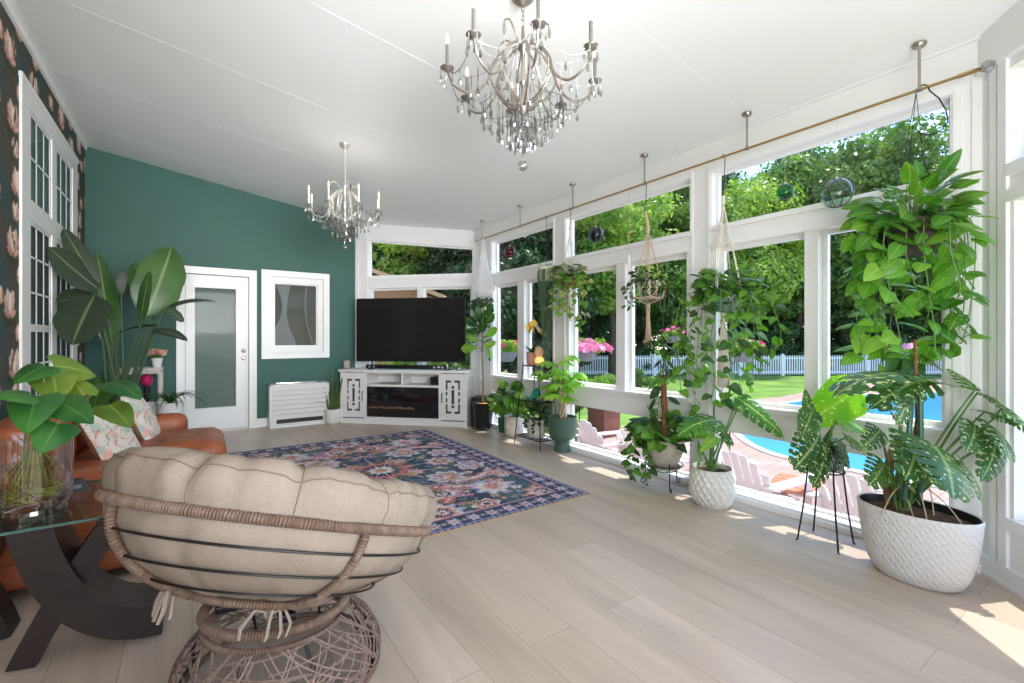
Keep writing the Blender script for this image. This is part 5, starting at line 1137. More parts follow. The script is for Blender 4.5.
# ---------------------------------------------------------------- strap leaved plant behind the armrest
def strap_plant(name, loc, label, n, length, w, m, seed, z=.0, spread=1.0, up=.6, potp=None, potm='dark'):
    p = Plant(name, loc, label); r = random.Random(seed); b0 = Vector(loc)+Vector((0, 0, z))
    for k in range(n):
        a = 2*PI*k/n+r.uniform(-.3, .3); L_ = length*r.uniform(.65, 1.1); d = Vector((math.cos(a), math.sin(a), 0)); q = b0+d*.02
        c1 = q+d*L_*.3*spread+Vector((0, 0, L_*up)); c2 = q+d*L_*.9*spread+Vector((0, 0, L_*(up-.55)*r.uniform(.6, 1.1)))
        pts = [q*(1-t)**2+c1*2*t*(1-t)+c2*t*t for t in [j/9 for j in range(10)]]; s = d.cross(Vector((0, 0, 1))); vs = []; uv = []
        for j, pt in enumerate(pts):
            t = j/9; ww = w*min(1, .5+t*3)*(1-t)**.5+.0006; vs += [pt-s*ww+Vector((0, 0, ww*.4)), pt, pt+s*ww+Vector((0, 0, ww*.4))]; uv += [(-1, t), (0, t), (1, t)]
        p.L(m).add(vs, [(j*3+k_, j*3+k_+1, j*3+4+k_, j*3+3+k_) for j in range(9) for k_ in (0, 1)], True, uv)
    if potp: pot(p.t, potp[0], M[potm], potp[1], potp[2])
    return p
sp = strap_plant('strap_leaf_plant', (-.19, 6.10, 0), 'dark arching strap leaved plant behind the sofa armrest, before the door', 26, .42, .011, 'l_dark', 3, z=.56, up=.5, potp=([(.02, .0), (.10, 0), (.11, .3), (.12, .55), (.128, .57), (.11, .57), (.10, .5)], .55, .105), potm='wpot')
b = sp.S('stemd'); b.tube([(-.19, 6.10, .56), (-.21, 6.09, .78), (-.24, 6.07, .84)], .004, 5); sp.done()
# snake plant in white pot by the heater
def snake():
    loc = (1.704, 7.084, 0); p = Plant('snake_plant', loc, 'snake plant in a white pot between the heater and media console')
    pot(p.t, [(.02, 0), (.085, 0), (.108, .02), (.118, .2), (.12, .21), (.108, .21), (.104, .17)], M['wpot'], .185, .106)
    r = random.Random(6); c = Vector(loc)+Vector((0, 0, .18))
    for (dx, dy, h, w, ln) in ((-.02, 0, .62, .024, .02), (.03, .02, .50, .022, .05), (.0, -.03, .46, .022, -.03), (-.05, .02, .38, .02, -.08), (.05, -.02, .55, .022, .09), (.02, .04, .42, .02, .0), (-.03, -.04, .30, .018, -.04), (.06, .01, .40, .02, .12)):
        leaf(p.L('l_snake'), c+Vector((dx, dy, 0)), c+Vector((dx+ln*.82, dy-ln*.57, h)), w, 'strap', (-.5, -.8, 0), .06, .35, seg=9)
    a = c+Vector((-.04, -.03, 0)); leaf(p.L('l_snake'), a, a+Vector((-.05, -.0, .12)), .016, 'strap', (-.5, -.8, 0), .1, .3); leaf(p.L('l_snake'), a+Vector((-.03, 0, .10)), a+Vector((-.24, .03, .13)), .018, 'strap', (0, 0, 1), .3, .3)
    p.done()
M['l_snake'] = leaf_mat('snake_plant_leaf', *GC((96, 118, 62), (54, 84, 48)), .15, varie=s2l(176, 178, 110), vthr=.6)
snake()
# ---------------------------------------------------------------- generic builders for the window row
def heart_cluster(p, c, rx, ry, rz, n, size, m, seed, kind='heart', stems='stem', droop=.2, mats=None, root=None, down=.0):
    """n leaves on petioles spread through an ellipsoid round c"""
    r = random.Random(seed); c = Vector(c); root = Vector(root) if root else c+Vector((0, 0, -rz*.9))
    for k in range(n):
        while True:
            q = Vector((r.uniform(-1, 1), r.uniform(-1, 1), r.uniform(-1, 1)))
            if .25 < q.length < 1: break
        b = c+Vector((q.x*rx, q.y*ry, q.z*rz)); out = Vector((q.x, q.y, q.z*.3+r.uniform(-.35, .15)-down)).normalized(); s = size*r.uniform(.65, 1.2)
        leaf(p.L(mats[k % len(mats)] if mats else m), b, b+out*s, s*.46 if kind == 'heart' else s*.3, kind, (q.x*.3-.3+r.uniform(-.4, .4), q.y*.3-.6+r.uniform(-.4, .4), .75), droop, .12, seg=5, twist=r.uniform(-.3, .3))
        p.S(stems).tube(arc(root+(b-root)*.1, b, .08, 5), size*.022, 4)
def vine(p, pts, nleaf, size, m, seed, r0=.0028, kind='heart', stems='stem', mats=None, flat=1.0):
    """trailing stem through pts with leaves hanging off it"""
    P = [Vector(q) for q in pts]; path = []
    for i in range(len(P)-1):
        a = P[max(i-1, 0)]; b_ = P[i]; c = P[i+1]; d = P[min(i+2, len(P)-1)]
        for j in range(6):
            t = j/6; path.append(.5*((2*b_)+(c-a)*t+(2*a-5*b_+4*c-d)*t*t+(3*b_-a-3*c+d)*t**3))
    path.append(P[-1]); p.S(stems).tube(path, r0, 5); r = random.Random(seed)
    for k in range(nleaf):
        i = min(len(path)-1, int((k+.5)/nleaf*len(path))); q = path[i]; a = r.uniform(0, 6.28); s = size*r.uniform(.6, 1.2)
        out = Vector((math.cos(a)*flat, math.sin(a)*flat, r.uniform(-.9, .15))).normalized(); bq = q+out*s*.35+Vector((0, 0, .1*s))
        p.S(stems).tube([q, (q+bq)/2+Vector((0, 0, s*.08)), bq], size*.02, 4)
        leaf(p.L(mats[k % len(mats)] if mats else m), bq, bq+(out+Vector((0, 0, -.35))).normalized()*s, s*.45 if kind == 'heart' else s*.28, kind, (math.cos(a)*.4-.35, math.sin(a)*.4-.7, .6), .2, .12, seg=5, twist=r.uniform(-.4, .4))
# fiddle leaf plant in black pot next to the subwoofer
def fiddle():
    loc = (3.27, 5.42, .05); p = Plant('fiddle_leaf_plant', (3.27, 5.42, 0), 'tall thin stemmed plant with large leaves in a black pot beside the subwoofer')
    T_ = Vector(loc)
    b = MB(); b.lathe([(.02, .06), (.115, .06), (.12, .08), (.145, .36), (.15, .37), (.135, .37), (.13, .3)], n=24, cap1=False); b.build('pot', M['dark'], p.t)
    b = MB(); b.lathe([(.135, .30), (.135, .345), (.002, .365)], n=20); b.build('soil', mat('orange_bark_chips', s2l(196, 146, 76), .9, noise_amt=.4, nscale=40, bump=1, bscale=50), p.t)
    b = MB(); b.lathe([(.13, .045), (.13, .058)], n=24); b.build('caddy', M['dark'], p.t)
    for k in range(3):
        a = k*2.1; b = MB(); b.tube([(.1*math.cos(a), .1*math.sin(a), .045), (.1*math.cos(a), .1*math.sin(a), .0)], .014, 8); b.build('caster', M['dark'], p.t)
    tr = [Vector((3.27, 5.42, .34)), Vector((3.275, 5.42, .7)), Vector((3.26, 5.43, 1.0)), Vector((3.265, 5.42, 1.32)), Vector((3.26, 5.43, 1.48))]
    p.S('woody').tube(tr, [.014, .011, .010, .009, .006], 8)
    r = random.Random(12)
    for k in range(15):
        z = 1.08+.44*(k/14); a = k*2.4; L_ = .25*(1-.15*(k/14)); el = -.1+1.15*(k/14)
        b0 = Vector((3.26, 5.43, z)); d = Vector((math.cos(a)*math.cos(el), math.sin(a)*math.cos(el), math.sin(el)))
        if b0.x+d.x*L_ > 3.44: d.x *= .3; d.normalize()
        p.S('stem').tube([b0, b0+d*.05], .004, 5); p.one('leaf', 'l_fid' if k > 5 else 'l_lime2', b0+d*.05, b0+d*(L_+.05), .085, 'fiddle', (-.45-d.x*.3, -.75-d.y*.3, .55), .15, .15, seg=8)
    for k, (z, a) in enumerate(((.62, 3.6), (.66, 2.6), (.9, 4.2))):
        b0 = Vector((3.27, 5.42, z)); d = Vector((math.cos(a), math.sin(a), .2)); leaf(p.L('l_lime2'), b0, b0+d*.12, .03, 'oval', (0, 0, 1))
    p.done()
M['l_fid'] = leaf_mat('fiddle_leaf', *GC((58, 100, 44), (28, 66, 32)), .3, vein=s2l(130, 160, 86), vamt=.6)
M['l_lime2'] = leaf_mat('pale_green_leaf', *GC((132, 176, 70), (84, 132, 46)), .45, vein=s2l(180, 206, 110), vamt=.5)
fiddle()
M['ggreen'] = mat('dark_green_plastic', s2l(26, 88, 58), .4)
p = Plant('leafy_pot_plant', (3.405, 5.115, 0), 'bushy plant in a small dark green pot beside the black pot'); c = p.loc
pot(p.t, [(.02, 0), (.062, 0), (.08, .17), (.084, .19), (.074, .19), (.07, .15)], M['ggreen'], .165, .073)
heart_cluster(p, c+V(-.05, .0, .44), .13, .15, .15, 46, .11, 'l_dark', 21, mats=['l_dark', 'l_pothos', 'l_lime2'], root=c+V(0, 0, .17)); p.done()
def texpot(name, m): return m
M['stone'] = mat('distressed_white_clay', s2l(206, 200, 190), .85, noise_amt=.22, nscale=18, bump=.9, bscale=30)
p = Plant('variegated_pot_plant', (3.376, 4.83, 0), 'leafy plant in a rough whitewashed clay pot left of the wire shelf'); c = p.loc
pot(p.t, [(.02, 0), (.098, 0), (.118, .03), (.125, .13), (.124, .245), (.128, .26), (.112, .26), (.108, .2)], M['stone'], .235, .112)
heart_cluster(p, c+V(-.07, .02, .56), .16, .15, .11, 34, .15, 'l_dark', 22, mats=['l_dark', 'l_pothos', 'l_dark', 'l_lime2'], root=c+V(0, 0, .24), droop=.3); heart_cluster(p, c+V(.08, -.06, .32), .10, .10, .07, 20, .08, 'l_lime2', 23, root=c+V(0, 0, .24)); p.done()
# ---------------------------------------------------------------- three tier wire plant shelf and what stands on it
def wire_shelf():
    t = empty('wire_plant_stand', (3.29, 4.25, 0), 0, 'three tier black wire plant shelf in front of the window wall', 'plant stand'); M_ = {}
    zs = ((.10, .125, .225), (.515, .105, .185), (.925, .085, .15))
    for sx in (-1, 1):
        for sy in (-1, 1):
            b = MB(); b.tube([(sx*.14, sy*.25, 0), (sx*.085, sy*.15, .925), (sx*.085, sy*.15, .96)], .006, 6); b.build('leg', M['black'], t)
    for (z, hx, hy) in zs:
        b = MB(); b.tube([(-hx, -hy, z), (hx, -hy, z), (hx, hy, z), (-hx, hy, z)], .006, 6, closed=True)
        for k in range(1, 6): x = -hx+2*hx*k/6; b.tube([(x, -hy, z), (x, hy, z)], .0035, 5)
        for k in range(1, 4): y = -hy+2*hy*k/4; b.tube([(-hx, y, z-.004), (hx, y, z-.004)], .0035, 5)
        b.build('shelf', M['black'], t)
wire_shelf()
M['pinkpot'] = mat('dusty_pink_pot', s2l(186, 142, 126), .7); M['orchid'] = mat('yellow_orchid_petals', s2l(236, 196, 80), .5); M['orchidp'] = mat('cream_orchid_petals', s2l(236, 214, 170), .5)
p = Plant('orchid', (3.29, 4.34, .93), 'yellow orchid in a dusty pink pot on top of the wire shelf'); c = p.loc
pot(p.t, [(.02, 0), (.055, 0), (.066, .13), (.069, .15), (.06, .15), (.057, .12)], M['pinkpot'], .125, .06)
for a in (.3, 1.6, 2.9, 4.3, 5.4): leaf(p.L('l_dark'), c+V(0, 0, .13), c+V(.15*math.cos(a), .15*math.sin(a), .22), .028, 'strap', (0, 0, 1), .4, .3)
st_ = [c+V(0, 0, .13), c+V(-.01, -.02, .3), c+V(.0, -.06, .46), c+V(.03, -.13, .47), c+V(.05, -.19, .42)]; p.S('stemd').tube(arc(st_[0], st_[2], 0, 8), .003, 5); p.S('stemd').tube(arc(st_[2], st_[4], .35, 8), .0028, 5); p.S('stemd').tube([c+V(.01, .0, .13), c+V(.015, .02, .34), c+V(.0, .05, .44)], .0028, 5); rg = random.Random(4)
for k, (dx, dy, dz) in enumerate(((0, .06, .44), (.0, .02, .47), (.0, -.03, .49), (-.01, -.08, .455), (.01, -.11, .42), (.02, -.14, .40), (.03, -.17, .37), (.05, -.20, .36), (.0, .03, .41), (-.01, -.04, .41))):
    b = MB(p.o)
    for j in range(2): petals(b, c+V(dx, dy, dz+.004*j), .052-.016*j, rg, 5)
    b.build('flower', M['orchid' if k in (0, 1, 2, 8) else 'orchidp'], p.t)
p.done()
t = empty('table_lamp', (3.27, 4.17, .932), 0, 'small wooden lamp with a warm glowing base on top of the wire shelf', 'lamp')
M['plywood'] = mat('pale_wood', s2l(212, 166, 124), .6); M['glow'] = mat('salt_lamp', s2l(240, 170, 90), .5); nt_ = M['glow'].node_tree.nodes['Principled BSDF']; nt_.inputs['Emission Color'].default_value = (1, .5, .15, 1); nt_.inputs['Emission Strength'].default_value = .6
b = MB(); b.lathe([(.03, 0), (.055, .004), (.058, .02), (.05, .03)], n=20); b.build('base', M['plywood'], t)
b = MB(); b.lathe([(.045, .03), (.056, .05), (.05, .085), (.035, .10)], n=14, wob=lambda q, z: 1+.06*math.sin(5*q+z*50)); b.build('lamp_shade', M['glow'], t)
q_ = MB(Matrix.Translation((.0, .012, .155)) @ Matrix.Rotation(PI/2, 4, 'X')); q_.lathe([(.004, 0), (.062, 0), (.064, .006), (.062, .012), (.004, .012)], n=24); q_.build('disc', M['plywood'], t)
t = empty('round_dish', (3.29, 4.28, .523), 0, 'teal round dish on the middle tier of the wire shelf', 'dish')
b = MB(Matrix.Rotation(-1.1, 4, 'Y') @ Matrix.Translation((.06, 0, .0))); b.lathe([(.002, 0), (.06, .004), (.085, .02), (.088, .024), (.06, .012), (.002, .008)], n=24); b.build('plate', mat('teal_glaze', s2l(40, 140, 120), .25), t)
b = MB(); b.box((-.02, -.03, 0), (.03, .03, .02)); b.build('stand', M['black'], t)
t = empty('glass_bowl', (3.27, 4.15, .523), 0, 'small clear glass bowl on the middle tier of the wire shelf', 'bowl'); b = MB(); b.lathe([(.03, 0), (.05, .02), (.06, .05), (.055, .05), (.045, .022), (.02, .008)], n=20); b.build('bowl', glass_mat('bowl_glass', (.85, .88, .86), .2), t)
p = Plant('trailing_succulent', (3.29, 4.26, .108), 'small dark leaved plant in a whitewashed pot on the lowest shelf tier'); c = p.loc
pot(p.t, [(.02, 0), (.085, 0), (.10, .03), (.10, .19), (.105, .20), (.09, .20), (.088, .16)], M['stone'], .18, .092, sy=1.15)
heart_cluster(p, c+V(0, 0, .22), .13, .17, .06, 60, .055, 'l_dark', 24, mats=['l_dark', 'l_brown', 'l_dark'], root=c+V(0, 0, .18))
for k in range(5): a = k*1.26; vine(p, [c+V(.08*math.cos(a), .1*math.sin(a), .2), c+V(.12*math.cos(a), .14*math.sin(a), .16), c+V(.125*math.cos(a), .15*math.sin(a), .08)], 6, .045, 'l_dark', 30+k)
p.done()
# ---------------------------------------------------------------- money tree in the green pedestal pot
M['sage'] = mat('sage_green_glaze', s2l(72, 100, 84), .35)
p = Plant('money_tree', (3.369, 3.884, 0), 'bright green money tree in a sage green pedestal pot'); c = p.loc
pot(p.t, [(.02, 0), (.088, 0), (.092, .02), (.078, .10), (.082, .125), (.135, .15), (.152, .19), (.156, .375), (.158, .385), (.143, .385), (.14, .33)], M['sage'], .355, .142)
M['pale_bark'] = mat('pale_bark', s2l(196, 172, 140), .8, noise_amt=.2, nscale=20)
M['l_money'] = leaf_mat('money_tree_leaf', *GC((164, 206, 88), (112, 170, 56)), .5, vein=s2l(190, 220, 130), vamt=.5, scale=5)
for k in range(4):
    p.S('pale_bark').tube([c+V(.028*math.cos(k*1.57+j*.75), .028*math.sin(k*1.57+j*.75), .35+j*.055) for j in range(9)], [.011]*8+[.008], 7)
rg = random.Random(7)
for k in range(40):
    a = k*2.4; z = .66+.46*rg.random(); R_ = .05+.20*rg.random(); hub = c+V(R_*math.cos(a), R_*1.15*math.sin(a), z-R_*.25)
    if hub.x > 3.36: hub.x = 3.36
    p.S('stem').tube(arc(c+V(.01, 0, .68 if k % 2 else .76), hub, .25, 6), .003, 5)
    for j in range(6):
        q = a+(j-2.5)*.62; L_ = .15*(1-.08*abs(j-2.5))*rg.uniform(.8, 1.15); d = V(math.cos(q), math.sin(q), -.55).normalized()
        leaf(p.L('l_money'), hub, hub+d*L_, L_*.20, 'oval', (0, -.1, 1), .25, .12, seg=5)
p.done()
# ---------------------------------------------------------------- pot on the scroll stand
def scroll_stand():
    cx, cy = 3.24, 2.45; t = empty('scroll_plant_stand', (cx, cy, 0), 0, 'low black wire plant stand with three scrolled feet', 'plant stand')
    b = MB(); b.tube([(.15*math.cos(2*PI*k/36), .15*math.sin(2*PI*k/36), .20) for k in range(36)], .0045, 6, closed=True); b.tube([(.10*math.cos(2*PI*k/36), .10*math.sin(2*PI*k/36), .155) for k in range(36)], .004, 6, closed=True)
    for k in range(3): a = -2.2+k*2.094; b.tube([(0, 0, .155), (.1*math.cos(a), .1*math.sin(a), .155), (.15*math.cos(a), .15*math.sin(a), .20)], .004, 5)
    b.build('ring', M['black'], t)
    for k in range(3):
        a = -2.2+k*2.094; d = Vector((math.cos(a), math.sin(a), 0)); b = MB(); pts = [d*.15+V(0, 0, .235), d*.152+V(0, 0, .20), d*.15+V(0, 0, .10), d*.155+V(0, 0, .035)]
        for j in range(1, 13): q = PI+j*.42; r_ = .022-.0009*j; pts.append(d*(.155+.022+r_*math.cos(q))+V(0, 0, .035+.0+r_*math.sin(q)*1.0))
        b.tube(pts, .0045, 6); b.build('leg', M['black'], t)
    p = Plant('climbing_pothos', (cx, cy, .162), 'trailing leafy plant with a climbing pole in a stone pot on the scroll stand'); c = p.loc
    b = MB(); b.lathe([(.02, 0), (.10, 0), (.13, .012), (.135, .03), (.12, .03)], n=28); b.build('saucer', M['stonegrey'], p.t)
    pot(p.t, [(.02, .02), (.09, .02), (.12, .07), (.155, .16), (.162, .22), (.165, .25), (.15, .25), (.145, .2)], M['stonegrey'], .22, .148, name='pot', wob=lambda q, z: 1+.018*math.sin(9*q)*math.sin(z*30))
    b = MB(p.o); b.tube([c+V(0, .0, .2), c+V(.01, .0, .5), c+V(.0, .01, .78)], [.026, .026, .024], 10); b.build('moss_pole', M['cocos'], p.t)
    heart_cluster(p, c+V(-.01, 0, .33), .24, .24, .12, 85, .13, 'l_dark', 41, mats=['l_dark', 'l_pothos', 'l_dark', 'l_pothos', 'l_lime2'], root=c+V(0, 0, .24), droop=.25)
    for k, (dx, dy) in enumerate(((-.16, .17), (-.22, .10), (-.14, .06), (-.20, -.02), (-.05, .22))):
        vine(p, [c+V(dx*.5, dy*.5, .27), c+V(dx, dy, .26), c+V(dx*1.15, dy*1.15, .12), c+V(dx*1.2, dy*1.2, -.03-.02*k)], 11, .075, 'l_dark', 50+k, mats=['l_dark', 'l_pothos'])
    for k in range(3):
        vine(p, [c+V(.02, .0, .3), c+V(-.03+.03*k, .03, .55), c+V(.03-.02*k, -.02, .8), c+V(-.02+.03*k, .03, 1.0), c+V(.0+.05*k-.05, .03-.05*k, 1.13)], 12, .13, 'l_dark', 60+k, kind='oval', mats=['l_dark', 'l_dark', 'l_pothos'])
    vine(p, [c+V(0, 0, .75), c+V(.06, -.05, .98), c+V(.06, -.14, 1.06), c+V(.05, -.22, .95), c+V(.05, -.26, .75)], 16, .08, 'l_pothos', 66, mats=['l_pothos', 'l_lime2']); vine(p, [c+V(0, 0, .7), c+V(.06, -.09, .85), c+V(.05, -.20, .8), c+V(.05, -.25, .6), c+V(.03, -.28, .5)], 13, .08, 'l_pothos', 67, mats=['l_pothos', 'l_lime2'])
    p.done()
M['stonegrey'] = mat('weathered_stone', s2l(172, 164, 148), .85, noise_amt=.2, nscale=14, bump=.8, bscale=24)
scroll_stand()
# ---------------------------------------------------------------- monstera helpers: explicit leaves
def monstera_leaves(p, root, data, rng, mt='l_mon'):
    for d_ in data:
        a, e, w, nn, dr = d_[:5]; m_ = d_[5] if len(d_) > 5 else mt; kind = d_[6] if len(d_) > 6 else 'monstera'
        p.one('leaf', m_, a, e, w, kind, nn, dr, .10, rng=rng)
        p.S('stem').tube(arc(root+V(rng.uniform(-.03, .03), rng.uniform(-.03, .03), 0), a, .10, 9), [.008-.0004*k for k in range(9)], 6)
def diamond_pot():
    loc = (3.215, 2.0, 0); p = Plant('monstera', loc, 'monstera in a white pot with a raised diamond pattern'); c = p.loc
    b = MB(); n = 20; rows = 9; prof = [(.115, 0), (.135, .03), (.15, .07), (.158, .11), (.16, .15), (.158, .19), (.152, .23), (.146, .26), (.145, .28)]
    vs = [];
    for i, (r_, z) in enumerate(prof):
        for k in range(2*n):
            on = (k+i) % 2; edge = i in (0, rows-1); q = 2*PI*k/(2*n); R_ = r_*(1+(0 if edge else (.035 if on else -.03))); vs.append((R_*math.cos(q), R_*math.sin(q), z))
    fs = []
    for i in range(rows-1):
        for k in range(2*n):
            a, b1, c1, d = i*2*n+k, i*2*n+(k+1) % (2*n), (i+1)*2*n+(k+1) % (2*n), (i+1)*2*n+k
            fs += [(a, b1, c1), (a, c1, d)] if (k+i) % 2 else [(a, b1, d), (b1, c1, d)]
    m_ = 2*n; base = len(vs); 
    for (r_, z) in ((.135, .28), (.13, .23)): vs += [(r_*math.cos(2*PI*k/m_), r_*math.sin(2*PI*k/m_), z) for k in range(m_)]
    for j in (rows-1, rows): fs += [(j*m_+k, j*m_+(k+1) % m_, (j+1)*m_+(k+1) % m_, (j+1)*m_+k) for k in range(m_)]
    fs.append(tuple(range(m_-1, -1, -1))); b.add(vs, fs); b.build('pot', M['dpot'], p.t)
    b = MB(); b.lathe([(.13, .22), (.13, .245), (.002, .255)], n=24); b.build('soil', M['soil'], p.t)
    rng = random.Random(14); root = c+V(0, 0, .25)
    monstera_leaves(p, root, [((3.216, 1.969, 0.638), (2.848, 2.042, 0.55), .135, (0, -.35, .95), .25), ((3.238, 2.015, 0.598), (3.225, 1.842, 0.46), .10, (.1, -.5, .9), .25), ((3.303, 1.848, 0.808), (3.435, 1.575, 0.547), .105, (-.45, -.55, .7), .10), ((3.364, 1.867, 0.757), (3.561, 2.034, 0.818), .06, (0, -.5, .9), .1, 'l_lime2', 'heart'),
        ((3.077, 1.884, 0.543), (2.892, 1.89, 0.46), .05, (0, -.6, .8), .2, 'l_lime2', 'heart'), ((3.073, 2.008, 0.448), (2.965, 1.961, 0.293), .045, (.3, -.8, .3), .1, 'l_pothos', 'heart'), ((3.182, 2.054, 0.386), (3.145, 2.08, 0.477), .045, (.3, -.8, .3), .1, 'l_lime2', 'heart'),
        ((3.121, 1.974, 0.33), (3.112, 1.859, 0.321), .045, (0, -.5, .8), .1, 'l_pothos', 'heart'), ((3.307, 1.968, 0.515), (3.356, 1.933, 0.386), .05, (.3, -.8, .3), .1, 'l_lime2', 'heart')], rng, 'l_monb')
    b = MB(p.o); b.tube([c+V(.02, 0, .25), c+V(.025, .0, .76)], .005, 6); b.build('stake', M['dark'], p.t); p.done()
M['dpot'] = mat('cream_white_glaze', s2l(214, 210, 202), .4, noise_amt=.06, nscale=10)
M['l_monb'] = leaf_mat('monstera_leaf', *GC((84, 146, 62), (44, 96, 44)), .4, varie=s2l(196, 214, 140), vthr=.60, vein=s2l(180, 206, 130), vamt=.7)
diamond_pot()
def tall_stand():
    cx, cy = 3.19, 1.235; t = empty('tall_wire_stand', (cx, cy, 0), 0, 'tall plant stand with four thin splayed black legs', 'plant stand')
    for k in range(4):
        a = PI/4+k*PI/2; d = V(math.cos(a), math.sin(a), 0); b = MB(); b.tube([d*.165, d*.155+V(0, 0, .008), d*.125+V(0, 0, .2), d*.10+V(0, 0, .42), d*.10+V(0, 0, .60)], .0052, 6); b.build('leg', M['black'], t)
    b = MB()
    for z, r_ in ((.44, .10), (.60, .10)): b.tube([(r_*math.cos(2*PI*k/32), r_*math.sin(2*PI*k/32), z) for k in range(32)], .0045, 6, closed=True)
    b.tube([(-.1, 0, .44), (.1, 0, .44)], .004, 5); b.tube([(0, -.1, .44), (0, .1, .44)], .004, 5); b.build('ring', M['black'], t)
    p = Plant('variegated_monstera', (cx, cy, .446), 'bright backlit monstera with cream patches on the tall four legged stand'); c = p.loc
    pot(p.t, [(.02, 0), (.065, 0), (.09, .15), (.093, .16), (.083, .16), (.08, .13)], M['sage'], .14, .082)
    rng = random.Random(5); root = c+V(0, 0, .14)
    monstera_leaves(p, root, [((3.426, 1.155, 0.924), (3.029, 1.308, 0.705), .15, (-.5, -.75, .45), .10, 'l_limev', 'heart'), ((2.978, 1.222, 0.818), (2.817, 1.212, 0.676), .07, (-.7, -.5, .3), .1, 'l_mon', 'heart'), ((3.034, 1.244, 0.69), (3.108, 1.314, 0.942), .05, (-.8, -.3, .2), .1, 'l_mon', 'heart'),
        ((3.007, 1.202, 0.666), (2.78, 1.237, 0.507), .125, (-.2, -.7, .5), .15), ((3.046, 1.175, 0.613), (2.868, 1.176, 0.406), .11, (.0, -.8, .4), .15), ((3.103, 1.135, 0.654), (3.035, 1.061, 0.507), .10, (.2, -.7, .6), .15), ((3.258, 1.15, 0.644), (3.368, 1.074, 0.559), .09, (.1, -.6, .7), .15),
        ((3.127, 1.119, 0.607), (2.988, 1.093, 0.485), .07, (.3, -.8, .3), .15), ((3.208, 1.184, 0.753), (3.368, 1.074, 0.68), .09, (.1, -.6, .7), .12, 'l_limev'), ((3.436, 1.148, 0.873), (3.54, 1.076, 0.785), .09, (.1, -.6, .7), .1), ((3.38, 1.248, 0.88), (3.607, 1.273, 0.941), .08, (.1, -.5, .8), .1, 'l_limev', 'heart')], rng)
    p.done()
M['l_limev'] = leaf_mat('lime_variegated_leaf', *GC((150, 206, 50), (112, 178, 44)), .55, varie=s2l(214, 226, 150), vthr=.62, vein=s2l(196, 220, 120), vamt=.5)
tall_stand()
